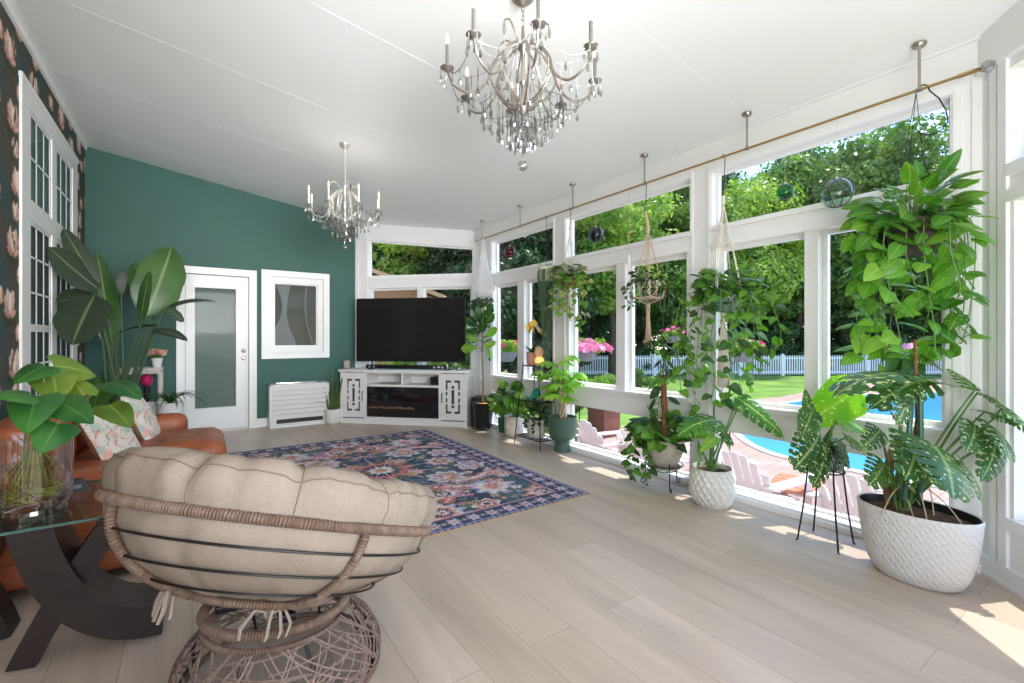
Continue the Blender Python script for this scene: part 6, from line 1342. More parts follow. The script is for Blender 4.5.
def big_pot():
    cx, cy = 3.10, .78; p = Plant('large_monstera', (cx, cy, 0), 'large cream splashed monstera in a big oval white textured pot', 'plant'); c = p.loc
    sx, sy = .185, .255; M['bpot'] = mat('matte_white_stone', s2l(216, 213, 208), .6)
    nt = M['bpot'].node_tree; tc = nt.nodes.new('ShaderNodeTexCoord'); wv = nt.nodes.new('ShaderNodeTexWave'); wv.inputs['Scale'].default_value = 16; wv.inputs['Distortion'].default_value = 3; wv.inputs['Detail'].default_value = 1; wv.bands_direction = 'DIAGONAL'
    w2 = nt.nodes.new('ShaderNodeTexWave'); w2.inputs['Scale'].default_value = 13; w2.inputs['Distortion'].default_value = 3; mp = nt.nodes.new('ShaderNodeMapping'); mp.inputs['Rotation'].default_value = (0, 1.2, .9)
    mm = nt.nodes.new('ShaderNodeMath'); mm.operation = 'MULTIPLY'; bp = nt.nodes.new('ShaderNodeBump'); bp.inputs['Strength'].default_value = .28; bp.inputs['Distance'].default_value = .012
    for a_, b_ in ((tc.outputs['Object'], wv.inputs[0]), (tc.outputs['Object'], mp.inputs[0]), (mp.outputs[0], w2.inputs[0]), (wv.outputs['Fac'], mm.inputs[0]), (w2.outputs['Fac'], mm.inputs[1]), (mm.outputs[0], bp.inputs['Height']), (bp.outputs[0], nt.nodes['Principled BSDF'].inputs['Normal'])): nt.links.new(a_, b_)
    prof = [(.05, 0), (.62, 0), (.72, .02), (.82, .07), (.90, .15), (.955, .25), (.99, .34), (1.0, .365), (.985, .37), (.955, .365)]
    b = MB(); b.lathe(prof, n=56, sx=sx, sy=sy, cap1=False); b.build('pot', M['bpot'], p.t, smooth_angle=60)
    b = MB(); b.lathe([(.955, .365), (.94, .355), (.92, .26)], n=56, sx=sx, sy=sy, cap0=False, cap1=False); b.build('liner', M['dark'], p.t)
    b = MB(); b.lathe([(.925, .29), (.925, .325), (.6, .34), (.01, .345)], n=40, sx=sx, sy=sy); b.build('soil', mat('bark_mulch', s2l(92, 62, 42), .95, noise_amt=.6, nscale=45, bump=1.2, bscale=60), p.t)
    rng = random.Random(19); root = c+V(0, .06, .34)
    p.S('woody').tube([c+V(.05, .12, .33), c+V(.02, .13, .50), c+V(.04, .10, .66), c+V(.04, .08, .72)], [.028, .026, .024, .018], 9)
    b = MB(p.o)
    b.tube([(2.977, 0.797, 0.426), (2.994, 0.785, 0.706), (3.049, 0.784, 0.956)], .012, 8); b.tube([(3.044, 0.751, 0.426), (3.048, 0.748, 0.782), (3.083, 0.76, 1.059)], .012, 8)
    for y_ in (411, 432): pass
    b.build('stake', M['gstake'], p.t)
    b = MB(p.o); b.tube([(3.096, 0.775, 0.408), (3.096, 0.775, 0.824), (3.087, 0.781, 1.24)], .008, 7); b.build('stake', M['cocos'], p.t)
    monstera_leaves(p, root, [
        ((3.143, 0.743, 1.011), (2.448, 0.92, 0.971), .17, (0, -.1, 1), .30), ((3.13, 0.752, 1.032), (2.706, 0.863, 0.899), .12, (.1, -.5, .8), .25), ((2.918, 0.777, 0.966), (2.752, 0.77, 0.836), .09, (.1, -.8, .4), .2),
        ((2.905, 0.665, 0.736), (2.681, 0.552, 0.556), .19, (.0, -.65, .75), .2), ((2.894, 0.733, 0.753), (2.664, 0.71, 0.605), .13, (-.2, -.7, .6), .2), ((3.014, 0.589, 0.66), (2.882, 0.498, 0.505), .11, (.3, -.7, .5), .2),
        ((3.312, 0.565, 0.874), (3.241, 0.432, 0.836), .12, (.1, -.4, .9), .2), ((3.344, 0.604, 0.98), (3.43, 0.726, 1.084), .07, (-.2, -.6, .8), .1), ((3.357, 0.595, 0.969), (3.356, 0.474, 0.902), .08, (.1, -.4, .9), .15), ((3.266, 0.536, 0.817), (3.129, 0.448, 0.673), .12, (.2, -.6, .7), .2),
        ((3.204, 0.579, 0.817), (3.03, 0.578, 0.707), .08, (-.1, -.7, .6), .15), ((3.339, 0.485, 0.902), (3.169, 0.36, 0.786), .12, (.2, -.4, .8), .2), ((2.938, 0.885, 0.772), (2.746, 0.896, 0.702), .07, (-.2, -.7, .6), .15), ((2.893, 0.855, 0.614), (2.706, 0.863, 0.529), .09, (-.2, -.7, .5), .2), ((2.897, 0.791, 0.583), (2.83, 0.716, 0.507), .08, (.2, -.7, .5), .15),
        ((3.165, 0.789, 1.123), (3.032, 0.82, 1.006), .07, (-.3, -.8, .4), .1, 'l_dark', 'heart'), ((3.182, 0.777, 1.16), (3.211, 0.696, 1.073), .07, (.3, -.7, .5), .1, 'l_dark', 'heart'), ((3.149, 0.86, 1.142), (3.092, 0.9, 1.044), .07, (-.3, -.8, .4), .1, 'l_dark', 'heart'), ((3.29, 0.519, 0.742), (3.085, 0.54, 0.564), .08, (-.3, -.7, .5), .15, 'l_mon')], rng)
    for k in range(7): a = root+V(rng.uniform(-.1, .1), rng.uniform(-.1, .1), .1); p.S('pale_bark').tube(arc(a+V(0, 0, .05), a+V(rng.uniform(-.12, .1), rng.uniform(-.2, .16), -.10), .3, 7), .003, 5)
    p.done()
M['gstake'] = mat('green_plastic_stake', s2l(34, 84, 64), .4)
big_pot()
# ================================================================ chandeliers
M['wsilver'] = mat('pale_silver', s2l(196, 194, 190), .3, .6); M['silver'] = mat('aged_silver', s2l(150, 142, 134), .35, .85); M['candle'] = mat('candle_sleeve', s2l(112, 108, 105), .5); M['candlew'] = mat('white_candle_sleeve', s2l(225, 222, 216), .5)
M['bulb'] = mat('amber_bulb', s2l(236, 200, 168), .2); _n = M['bulb'].node_tree.nodes['Principled BSDF']; _n.inputs['Emission Color'].default_value = (1, .78, .55, 1); _n.inputs['Emission Strength'].default_value = .35
def crystal_mat():
    m = bpy.data.materials.new('cut_crystal'); m.use_nodes = True; nt = m.node_tree; nt.nodes.clear(); L = nt.links
    o = nt.nodes.new('ShaderNodeOutputMaterial'); t = nt.nodes.new('ShaderNodeBsdfTransparent'); t.inputs[0].default_value = (.74, .74, .73, 1); g = nt.nodes.new('ShaderNodeBsdfGlossy'); g.inputs['Roughness'].default_value = .03; g.inputs[0].default_value = (.62, .62, .62, 1)
    lw = nt.nodes.new('ShaderNodeLayerWeight'); lw.inputs[0].default_value = .35; r = nt.nodes.new('ShaderNodeMapRange'); r.inputs[3].default_value = .22; r.inputs[4].default_value = .85
    mx = nt.nodes.new('ShaderNodeMixShader'); L.new(lw.outputs['Facing'], r.inputs[0]); L.new(r.outputs[0], mx.inputs[0]); L.new(t.outputs[0], mx.inputs[1]); L.new(g.outputs[0], mx.inputs[2]); L.new(mx.outputs[0], o.inputs[0]); return m
M['crystal'] = crystal_mat()
def drop_mesh(w, h):
    b = MB(); n = 6; prof = [(.15, 0), (.45, -.15), (1, -.62), (.55, -.9), (.02, -1)]
    vs = [(r*w*math.cos(2*PI*k/n), r*w*.6*math.sin(2*PI*k/n), z*h) for r, z in prof for k in range(n)]
    b.add(vs, [(i*n+k, i*n+(k+1) % n, (i+1)*n+(k+1) % n, (i+1)*n+k) for i in range(len(prof)-1) for k in range(n)]+[tuple(range(n)), tuple((len(prof)-1)*n+k for k in range(n))])
    o = b.build('crystal_drop', M['crystal']); me = o.data; bpy.data.objects.remove(o); return me
DM = [drop_mesh(.013, .055), drop_mesh(.009, .034), drop_mesh(.012, .08)]
def octa(mb, c, r, st=1.0):
    c = Vector(c); mb.add([c+V(r, 0, 0), c+V(0, r, 0), c+V(-r, 0, 0), c+V(0, -r, 0), c+V(0, 0, r*st), c+V(0, 0, -r*st)], [(0,1,4),(1,2,4),(2,3,4),(3,0,4),(1,0,5),(2,1,5),(3,2,5),(0,3,5)])
def beads(mb, pts, r=.0055, gap=.0105):
    P = [Vector(p) for p in pts]; acc = 0
    for a, c in zip(P[:-1], P[1:]):
        L_ = (c-a).length; d = -acc % gap
        while d < L_: octa(mb, a.lerp(c, d/L_), r); d += gap
        acc += L_
def swag(a, c, sag, n=9): a = Vector(a); c = Vector(c); return [a.lerp(c, k/(n-1))-V(0, 0, sag*4*(k/(n-1))*(1-k/(n-1))) for k in range(n)]
def chandelier(loc, ztop, R, zr, label, narm, rot, metal, sleeve, ch, zbot, seed, scale=1.0, watts=1.2):
    """loc = (x,y,z of hub bottom); R = radius of the candle ring at zr; everything relative to loc"""
    t = empty('chandelier', loc, rot, label, 'chandelier'); rng = random.Random(seed); s = scale
    zt = ztop-loc[2]
    b = MB(); b.lathe([(.001, zt), (.062*s, zt), (.062*s, zt-.012), (.045*s, zt-.03), (.014*s, zt-.05), (.006, zt-.055)], n=24); b.build('canopy', M[metal], t)
    b = MB(); z = zt-.055
    ztc = .50*s; k = 0
    while z > ztc+.02:
        q = [(.009*math.cos(a), 0, z-.015+.016*math.sin(a)) if k % 2 else (0, .009*math.cos(a), z-.015+.016*math.sin(a)) for a in [2*PI*j/10 for j in range(10)]]; b.tube(q, .0022, 5, closed=True); z -= .024; k += 1
    b.build('chain', M[metal], t)
    b = MB(); b.lathe([(.004, 0), (.022*s, .02), (.034*s, .045), (.026*s, .075), (.012*s, .10), (.010*s, .17), (.02*s, .19), (.011*s, .22), (.009*s, .34), (.02*s, .36), (.03*s, .385), (.012*s, .41), (.008*s, .50)], n=18); b.build('stem', M[metal], t)
    zc = zr
    drops = 0; dl = []
    for k in range(narm):
        a = 2*PI*k/narm; d = V(math.cos(a), math.sin(a), 0); tan = V(-math.sin(a), math.cos(a), 0)
        ctl = [d*.115*s+V(0, 0, .345*s), d*.165*s+V(0, 0, .27*s), d*R*.50+V(0, 0, zc-.055*s), d*R*.70+V(0, 0, zc-.115*s), d*R*.91+V(0, 0, zc-.08*s), d*R+V(0, 0, zc)]
        pts = []
        for i in range(len(ctl)-1):
            q = [ctl[max(i-1, 0)], ctl[i], ctl[i+1], ctl[min(i+2, len(ctl)-1)]]
            for j in range(6): u = j/6; pts.append(.5*((2*q[1])+(q[2]-q[0])*u+(2*q[0]-5*q[1]+4*q[2]-q[3])*u*u+(3*q[1]-q[0]-3*q[2]+q[3])*u**3))
        pts.append(ctl[-1]); b = MB(); b.tube(pts, .0072*s, 7); arm = b.build('arm', M[metal], t)
        b = MB(Matrix.Translation(d*R+V(0, 0, zc))); b.lathe([(.004, -.012), (.012*s, -.004), (.034*s, .004), (.038*s, .01), (.012*s, .008), (.012*s, .022), (.004, .024)], n=16); b.build('cup', M[metal], arm)
        b = MB(Matrix.Translation(d*R+V(0, 0, zc))); b.lathe([(.0095*s, .02), (.0095*s, .02+ch)], n=12); b.build('candle', M[sleeve], arm)
        b = MB(Matrix.Translation(d*R+V(0, 0, zc+.02+ch))); b.lathe([(.006*s, 0), (.012*s, .015), (.013*s, .026), (.008*s, .045), (.002, .062)], n=10); b.build('bulb', M['bulb'], arm)
        b = MB()
        rb = [d*.02*s+V(0, 0, .05*s), d*.09*s+V(0, 0, .075*s), d*.165*s+V(0, 0, .16*s), d*.185*s+V(0, 0, .235*s), d*.15*s+V(0, 0, .31*s), d*.09*s+V(0, 0, .37*s), d*.03*s+V(0, 0, .39*s)]; q = MB(); rp = []
        for i in range(len(rb)-1):
            g = [rb[max(i-1, 0)], rb[i], rb[i+1], rb[min(i+2, len(rb)-1)]]
            for j in range(5): u = j/5; rp.append(.5*((2*g[1])+(g[2]-g[0])*u+(2*g[0]-5*g[1]+4*g[2]-g[3])*u*u+(3*g[1]-g[0]-3*g[2]+g[3])*u**3))
        rp.append(rb[-1]); q.tube(rp, .006*s, 6); q.build('rib', M[metal], t)
        # upper scroll between hub and crown
        cs = [d*.02*s+V(0, 0, .06*s), d*.12*s+V(0, 0, .12*s), d*.165*s+V(0, 0, .25*s), d*.10*s+V(0, 0, .36*s), d*.05*s+V(0, 0, .40*s), d*.12*s+V(0, 0, .47*s), d*.17*s+V(0, 0, .44*s)]
        if k % 2 == 0:
            sp_ = []
            for i in range(len(cs)-1):
                q = [cs[max(i-1, 0)], cs[i], cs[i+1], cs[min(i+2, len(cs)-1)]]
                for j in range(5): u = j/5; sp_.append(.5*((2*q[1])+(q[2]-q[0])*u+(2*q[0]-5*q[1]+4*q[2]-q[3])*u*u+(3*q[1]-q[0]-3*q[2]+q[3])*u**3))
            sp_.append(cs[-1]); q = MB(); q.tube(sp_, .0052*s, 6); q.build('scroll', M[metal], t); dl.append((cs[-1], 2, .02)); beads(b, swag(cs[-1], cs[2], .03))
        tip = d*R+V(0, 0, zc); nx = V(math.cos(a+2*PI/narm), math.sin(a+2*PI/narm), 0)*R+V(0, 0, zc)
        beads(b, swag(tip, nx, .075*s, 11)); beads(b, swag(d*R*.45+V(0, 0, .06), d*.05*s+V(0, 0, .385*s), .05*s)); beads(b, swag(tip, d*.06*s+V(0, 0, .40*s), .10*s, 11), .004, .012)
        for j in range(5):
            q = 2*PI*j/5+a; e = tip+V(math.cos(q), math.sin(q), 0)*.034*s; n_ = 2+(j % 3); beads(b, [e, e-V(0, 0, .011*n_)]); dl.append((e-V(0, 0, .011*n_+.004), 1 if j % 2 else 0, 0))
        mid = (tip+nx)/2-V(0, 0, .075*s); beads(b, [mid, mid-V(0, 0, .03)]); dl.append((mid-V(0, 0, .034), 0, 0))
        # inner skirts
        for (rr, z0_, ln) in ((.30*s, .10, 6), (.22*s, .02, 7), (.14*s, -.03, 9), (.07*s, -.07, 10)):
            for jj in (0, .33, .66):
                q = a+2*PI/narm*jj; e = V(math.cos(q)*rr, math.sin(q)*rr, z0_*s+.06*s); beads(b, [e, e-V(0, 0, .0105*ln)]); dl.append((e-V(0, 0, .0105*ln+.003), (0, 2, 1)[int(jj*3)], 0))
        beads(b, swag(d*.24*s+V(0, 0, .06*s), V(math.cos(a+2*PI/narm)*.24*s, math.sin(a+2*PI/narm)*.24*s, .06*s), .02))
        beads(b, [d*.24*s+V(0, 0, .06*s), d*.03*s+V(0, 0, .02)], .004)
        o = b.build('bead_string', M['crystal'], t); o['kind'] = 'stuff'
    b = MB(); beads(b, [V(0, 0, 0), V(0, 0, zbot+.09)], .008, .018); b.ball((0, 0, zbot+.03), .028*s, 10, 7); beads(b, [V(0, 0, zbot+.09), V(0, 0, zbot+.06)]); b.build('crystal_ball', M['crystal'], t)
    lamp = bpy.data.lights.new('chandelier_light', 'POINT'); lamp.energy = watts; lamp.color = (1, .93, .85); lamp.shadow_soft_size = .22
    lo = bpy.data.objects.new('chandelier_light', lamp); COL.objects.link(lo); lo.location = Vector(loc)+V(0, 0, zr+ch)
    rng.shuffle(dl); r0 = dl[:98]; r1 = dl[98:]
    for (p_, k_, _) in r0:
        o = bpy.data.objects.new('crystal_drop', DM[k_]); COL.objects.link(o); o.parent = t; o.location = p_; o.rotation_euler = (0, 0, rng.uniform(0, 3)); o.scale = (s*.95,)*3
    if r1:
        b = MB()
        for (p_, k_, _) in r1:
            me = DM[k_]; b.add([Vector(v.co)*s+Vector(p_) for v in me.vertices], [tuple(f.vertices) for f in me.polygons])
        o = b.build('crystal_drops', M['crystal'], t); o['kind'] = 'stuff'
    return t
cx, cy = (1.507, 2.07, 2.79)[:2]
chandelier((cx, cy, 2.475), ceil_z(cx), .415, .225, 'large aged silver crystal chandelier hanging nearest the camera', 8, .33, 'silver', 'candle', .115, -.30, 3)
cx, cy = (1.252, 4.728, 2.624)[:2]
chandelier((cx, cy, 2.38), ceil_z(cx), .345, .13, 'smaller crystal chandelier with white candles farther back by the teal wall', 8, .1, 'wsilver', 'candlew', .11, -.26, 4, .86, 3)
# ================================================================ brass rod with ceiling mounts
t = empty('brass_rod', (3.3, 3.1, 2.62), 0, 'long brass rod hung below the ceiling along the window wall', 'curtain rod')
o3 = Matrix.Translation((-3.3, -3.1, -2.62)); b = MB(o3); b.tube([(3.3, .60, 2.62), (3.3, 5.69, 2.62)], .0085, 10); b.build('rod', M['brass'], t)
b = MB(o3); b.tube([(3.3, .66, 2.62), (3.3, .58, 2.62)], .012, 10); b.lathe([(.008, 0), (.02, 0)], (3.3, .59, 2.62), 8); b.build('end_cap', M['brass'], t)
b = MB(o3); bm = bmesh.new(); bmesh.ops.create_icosphere(bm, subdivisions=1, radius=.034); bmesh.ops.translate(bm, vec=(3.3, .55, 2.62), verts=bm.verts); b.bm(bm); b.build('crystal_finial', M['crystal'], t)
for y in (.817, 1.78, 2.70, 3.64, 4.59, 5.48):
    zc_ = ceil_z(3.3); b = MB(o3); b.lathe([(.001, 0), (.034, 0), (.034, -.012), (.028, -.02), (.001, -.02)], (3.3, y, zc_), 20); b.tube([(3.3, y, zc_-.01), (3.3, y, 2.615)], .007, 8); b.tube([(3.3, y-.012, 2.62), (3.3, y+.012, 2.62)], .013, 10); b.build('bracket', M['nickel'], t)
M['rope'] = mat('cream_cotton_cord', s2l(222, 212, 198), .9, noise_amt=.08, nscale=90); M['ropet'] = mat('tan_cord', s2l(196, 166, 146), .9, noise_amt=.1, nscale=90)
# empty hook nearest the camera
t = empty('wire_hook', (3.3, .80, 2.62), 0, 'large empty curved black wire hook hanging from the rod near the corner', 'hook')
b = MB(); pts = [V(0, .02, .016), V(0, 0, .022), V(0, -.018, .008), V(-.01, -.03, -.03), V(-.02, -.07, -.09), V(-.03, -.10, -.17)]
for j in range(12): q = -.1-j*.24; pts.append(V(-.03, -.045-.062*math.cos(q), -.215+.06*math.sin(q)))
b.tube(pts, .0035, 6); b.build('hook', M['black'], t)
def hook_(y, drop, label):
    t = empty('wire_hook', (3.3, y, 2.62), 0, label, 'hook'); b = MB(); b.tube([V(0, .01, -.01), V(0, .012, .008), V(0, 0, .0155), V(0, -.012, .008), V(0, -.012, -.05), V(0, -.004, -drop*.8), V(0, .012, -drop+.01), V(0, 0, -drop), V(0, -.012, -drop+.012)], .003, 6); b.build('hook', M['black'], t); return 2.62-drop
def rodY(px): u = (px-512)/462; F_, R_ = (math.sin(YAW), math.cos(YAW)), (math.cos(YAW), -math.sin(YAW)); return 3.3*(F_[1]+R_[1]*u)/(F_[0]+R_[0]*u)
# ================================================================ hanging things along the rod (x = 3.3)
RX = 3.3
M['cbasket'] = mat('dark_brown_basket', s2l(64, 54, 48), .8, noise_amt=.3, nscale=40, bump=.6, bscale=60)
M['l_bask'] = leaf_mat('bright_pothos_leaf', *GC((106, 160, 56), (60, 116, 40)), .4, vein=s2l(160, 200, 90), vamt=.5)
M['bred'] = glass_mat('red_glass', (.80, .25, .32), .05); M['bpur'] = glass_mat('purple_glass', (.28, .22, .42), .06); M['bgrn'] = glass_mat('green_glass', (.12, .62, .36), .05); M['bclr'] = glass_mat('pale_green_glass', (.62, .82, .70), .08)
M['swirl'] = mat('dark_swirl_glass', s2l(72, 84, 80), .2)
def macrame(mb, top, ztie, c, r, zpot, tail=None, n=4, cord=.004, knots=True, ph=.4):
    """cords from top, gathered, fanning out to a basket of knots under the pot"""
    T_ = Vector(top); C = Vector(c)
    if T_.z-ztie > .05: mb.tube([T_, V(C.x, C.y, ztie)], cord*2.2, 7)
    for k in range(n):
        a = 2*PI*k/n+ph; e = C+V(r*math.cos(a), r*math.sin(a), zpot-C.z)
        for o in (-1, 1):
            s = V(-math.sin(a), math.cos(a), 0)*.006*o; mb.tube([V(C.x, C.y, ztie)+s*.3, V(C.x, C.y, ztie)*.5+e*.5+s*1.4, e+s], cord*.62, 5)
        if knots:
            for q in (.45, .75, 1): mb.ball(V(C.x, C.y, ztie).lerp(e, q), cord*1.9, 6, 4)
        for da in (-PI/n, PI/n):
            f = C+V(r*1.02*math.cos(a+da), r*1.02*math.sin(a+da), zpot-.06-C.z); g_ = C+V(0, 0, zpot-r*1.25-C.z)
            mb.tube([e, f], cord*.62, 5); mb.tube([f, f*.4+g_*.6+V(0, 0, -.02), g_], cord*.62, 5)
    g_ = V(C.x, C.y, zpot-r*1.25)
    if tail:
        z1 = tail; mb.tube([g_, V(C.x, C.y, g_.z-.05)], cord*2.4, 7)
        rng = random.Random(int(abs(C.y)*100))
        for k in range(16):
            a = k*2.4; q = .02*math.sqrt((k+.5)/16); mb.tube([V(C.x, C.y, g_.z-.04)+V(q*.3*math.cos(a), q*.3*math.sin(a), 0), V(C.x+q*1.0*math.cos(a), C.y+q*1.0*math.sin(a), (g_.z+z1)/2), V(C.x+q*1.3*math.cos(a), C.y+q*1.3*math.sin(a), z1+rng.uniform(0, .03))], cord*.75, 5)
def hanger(loc, label, build):
    t = empty('macrame_hanger', loc, 0, label, 'plant hanger'); b = MB(Matrix.Translation(-Vector(loc))); build(b); return t, b
# 1 corner: sheer white net sling
y = 5.47; t = empty('net_hanger', (RX, y, 2.62), 0, 'sheer white net sling hanging from the rod in the corner by the television', 'hanger')
b = MB(); N = 28; M['net'] = glass_mat('sheer_white_net', (.80, .80, .80), .10)
M['sheer'] = mat('sheer_cloth', s2l(236, 236, 238), .8); _nt = M['sheer'].node_tree; _tr = _nt.nodes.new('ShaderNodeBsdfTransparent'); _mx = _nt.nodes.new('ShaderNodeMixShader'); _mx.inputs[0].default_value = .30; _nt.links.new(_tr.outputs[0], _mx.inputs[1]); _nt.links.new(_nt.nodes['Principled BSDF'].outputs[0], _mx.inputs[2]); _nt.links.new(_mx.outputs[0], _nt.nodes['Material Output'].inputs[0])
b.lathe([(.02, -.01), (.035, -.10), (.05, -.25), (.08, -.40), (.125, -.52), (.15, -.62), (.15, -.70), (.12, -.77), (.06, -.81), (.005, -.815)], n=N, cap0=False, wob=lambda q, z: 1+.05*math.sin(7*q)); b.build('net', M['sheer'], t, smooth_angle=0)
for k in range(4):
    a = k*PI/2+.5; b = MB(); d = V(math.cos(a), math.sin(a), 0); b.tube([V(0, 0, -.0), d*.03-V(0, 0, .15), d*.08-V(0, 0, .42), d*.15-V(0, 0, .62), d*.14-V(0, 0, .72), V(0, 0, -.83)], .0035, 5); b.build('cord', M['rope'], t)
b = MB(); b.tube([V(0, 0, -.01), V(0, 0.005, .014), V(0, 0, .018)], .006, 6); b.build('loop', M['rope'], t)
p = Plant('string_plant', (RX, y, 1.62), 'dark trailing plant in a little pot hanging below the white net sling', ); c = p.loc
pot(p.t, [(.02, 0), (.05, 0), (.062, .10), (.064, .11), (.056, .11), (.054, .09)], M['stone'], .09, .056)
p.S('stemd').tube([c+V(0, 0, .10), c+V(0, 0, .20)], .0025, 5)
heart_cluster(p, c+V(-.02, -.03, .13), .14, .14, .06, 40, .07, 'l_dark', 71, root=c+V(0, 0, .09), down=.3)
for k in range(9): a = k*.7; r_ = .09+.03*(k % 2); vine(p, [c+V(.05*math.cos(a), .05*math.sin(a), .1), c+V(r_*math.cos(a), r_*math.sin(a), .05), c+V(r_*1.1*math.cos(a), r_*1.1*math.sin(a), -.15), c+V(r_*math.cos(a), r_*math.sin(a), -.2-.055*k)], 12, .055, 'l_dark', 72+k, mats=['l_dark', 'l_brown', 'l_dark'])
p.done()
# 2 small pale pot with long trailing strands
y = 4.09; zh = hook_(y, .30, 'thin hook holding the small pale hanging pot')
p = Plant('spanish_moss_pot', (RX, y, 1.90), 'small pale ribbed pot with long hanging strands, left of the hanging pothos'); c = p.loc
pot(p.t, [(.02, 0), (.075, 0), (.088, .07), (.092, .15), (.08, .15), (.078, .12)], mat('pale_green_pot', s2l(196, 200, 170), .6, noise_amt=.25, nscale=20), .125, .08)
b = MB(p.o)
for k in range(3): a = k*2.1; b.tube([c+V(.088*math.cos(a), .088*math.sin(a), .145), c+V(0, 0, zh-1.90-.004)], .002, 5)
b.build('hanger', M['black'], p.t); rg = random.Random(3)
p.S('stemd').tube([c+V(0, 0, .13), c+V(.03, 0, .3), c+V(0, .02, .38), c+V(-.01, -.02, .32)], .002, 5)
for k in range(46):
    a = rg.uniform(0, 6.28); q = rg.uniform(.0, .07); d = V(math.cos(a), math.sin(a), 0); L_ = rg.uniform(.45, .95); p.S('stemd').tube([c+d*.085+V(0, 0, .15), c+d*.10+V(0, 0, .05), c+d*(.05+q*.3)+V(0, 0, -L_*.35), c+d*q*.7+V(0, 0, -L_)], .0028, 4)
vine(p, [c+V(.05, -.03, .14), c+V(.05, -.09, .06), c+V(.05, -.10, -.1)], 6, .05, 'l_dark', 5); p.done()
# 3 pothos in white macrame
y = 3.684; zh = hook_(y, .22, 'thin hook holding the variegated pothos hanger')
t, b = hanger((RX, y, zh), 'white macrame hanger with the old pothos at the second window post', lambda b: macrame(b, (RX, y, zh+.004), zh-.05, (RX, y, 1.93), .105, 1.93, tail=1.42)); b.build('cords', M['rope'], t)
p = Plant('hanging_pothos', (RX, y, 1.79), 'yellow green variegated pothos hanging at the second window post'); c = p.loc
pot(p.t, [(.02, 0), (.065, 0), (.09, .11), (.093, .13), (.083, .13), (.08, .10)], M['cocos'], .11, .083)
heart_cluster(p, c+V(0, 0, .16), .18, .18, .09, 95, .09, 'l_oldpothos', 81, mats=['l_oldpothos', 'l_dark', 'l_oldpothos', 'l_pothos'], root=c+V(0, 0, .11), down=.2)
for k in range(15): a = k*.45; r_ = .14+.03*(k % 3); vine(p, [c+V(.06*math.cos(a), .06*math.sin(a), .12), c+V(r_*math.cos(a)*.8, r_*math.sin(a), .08), c+V(r_*.8*math.cos(a), r_*1.1*math.sin(a), -.06), c+V(r_*.7*math.cos(a), r_*math.sin(a), -.12-.022*k)], 10, .075, 'l_oldpothos', 82+k, mats=['l_oldpothos', 'l_pothos'])
p.done()
# 4 wind chime string
y = 2.878; t = empty('hanging_chime', (RX, y, 2.62), 0, 'thin beaded string with a white pendant hanging over the middle bay', 'chime')
b = MB(); b.tube([V(0, 0, -.009), V(0, 0, -.64)], .0018, 4); b.tube([V(0, .009, 0), V(0, .0, .010), V(0, -.009, 0), V(0, 0, -.010)], .0016, 4, closed=True); b.build('cord', M['ropet'], t)
b = MB(); b.ball((0, 0, -.40), .014, 8, 6); b.ball((0, 0, -.47), .008, 8, 6); b.ball((0, 0, -.30), .006, 6, 5); b.build('beads', M['pinkpot'], t)
b = MB(); b.lathe([(.003, -.60), (.012, -.64), (.012, -.70), (.004, -.76)], n=10); b.build('pendant', M['wpot'], t)
# 5 pentagon macrame
y = 2.662; zh = hook_(y+.03, .25, 'thin hook holding the tan pentagon macrame hanger')
def pent(b):
    T_ = V(RX, y, zh); b.tube([V(RX, y+.03, zh+.004), V(RX, y, zh-.14)], .012, 7); b.tube([V(RX, y, zh-.14), V(RX, y, zh-.20)], .015, 8)
    for k in range(4):
        a = PI/4+k*PI/2; d = V(math.cos(a), math.sin(a), 0); e = V(RX, y, 1.79)+d*.10; f = V(RX, y, 1.71)+d*.15; g_ = V(RX, y, 1.60)+d*.12
        for o in (-1, 1): s = V(-d.y, d.x, 0)*.008*o; b.tube([V(RX, y, zh-.18)+s*.4, (V(RX, y, zh-.18)+e)/2+s*1.2, e+s*.5], .0035, 5)
        b.tube([e, f, g_], .008, 6); d2 = V(math.cos(a+PI/2), math.sin(a+PI/2), 0); b.tube([g_, V(RX, y, 1.60)+d2*.12], .008, 6); b.tube([e, V(RX, y, 1.66)+(d+d2)*.5*.14, V(RX, y, 1.79)+d2*.10], .0045, 5); b.tube([V(RX, y, 1.66)+(d+d2)*.5*.14, g_], .0045, 5)
        b.tube([g_, V(RX, y, 1.545)], .005, 5)
    b.tube([V(RX, y, 1.55), V(RX, y, 1.48)], .018, 8)
    rg = random.Random(5)
    for k in range(22): a = k*2.4; q = math.sqrt((k+.5)/22); b.tube([V(RX+.012*q*math.cos(a), y+.012*q*math.sin(a), 1.49), V(RX+.02*q*math.cos(a), y+.02*q*math.sin(a), 1.35), V(RX+.034*q*math.cos(a), y+.034*q*math.sin(a), 1.185+rg.uniform(0, .02))], .0034, 5)
t, b = hanger((RX, y, zh), 'tan macrame hanger with a pentagon frame and thick tassel in the middle bay', pent); b.build('cords', M['ropet'], t)
p = Plant('wax_plant', (RX, y, 1.612), 'dark leaved plant in a clear glass pot inside the pentagon macrame hanger'); c = p.loc
pot(p.t, [(.02, 0), (.07, 0), (.085, .10), (.088, .14), (.08, .14), (.076, .10)], glass_mat('clear_pot', (.80, .82, .80), .15), .07, .07)
heart_cluster(p, c+V(0, 0, .19), .13, .15, .06, 55, .06, 'l_dark', 91, mats=['l_dark', 'l_brown'], root=c+V(0, 0, .09), kind='oval')
for k in range(9): a = k*.7+.2; r_ = .15; vine(p, [c+V(.06*math.cos(a), .06*math.sin(a), .16), c+V(r_*math.cos(a), r_*math.sin(a), .15), c+V(r_*1.2*math.cos(a), r_*1.25*math.sin(a), .04), c+V(r_*1.1*math.cos(a), r_*1.15*math.sin(a), -.05-.012*k)], 9, .055, 'l_dark', 92+k, kind='oval', mats=['l_dark', 'l_brown'])
p.done()
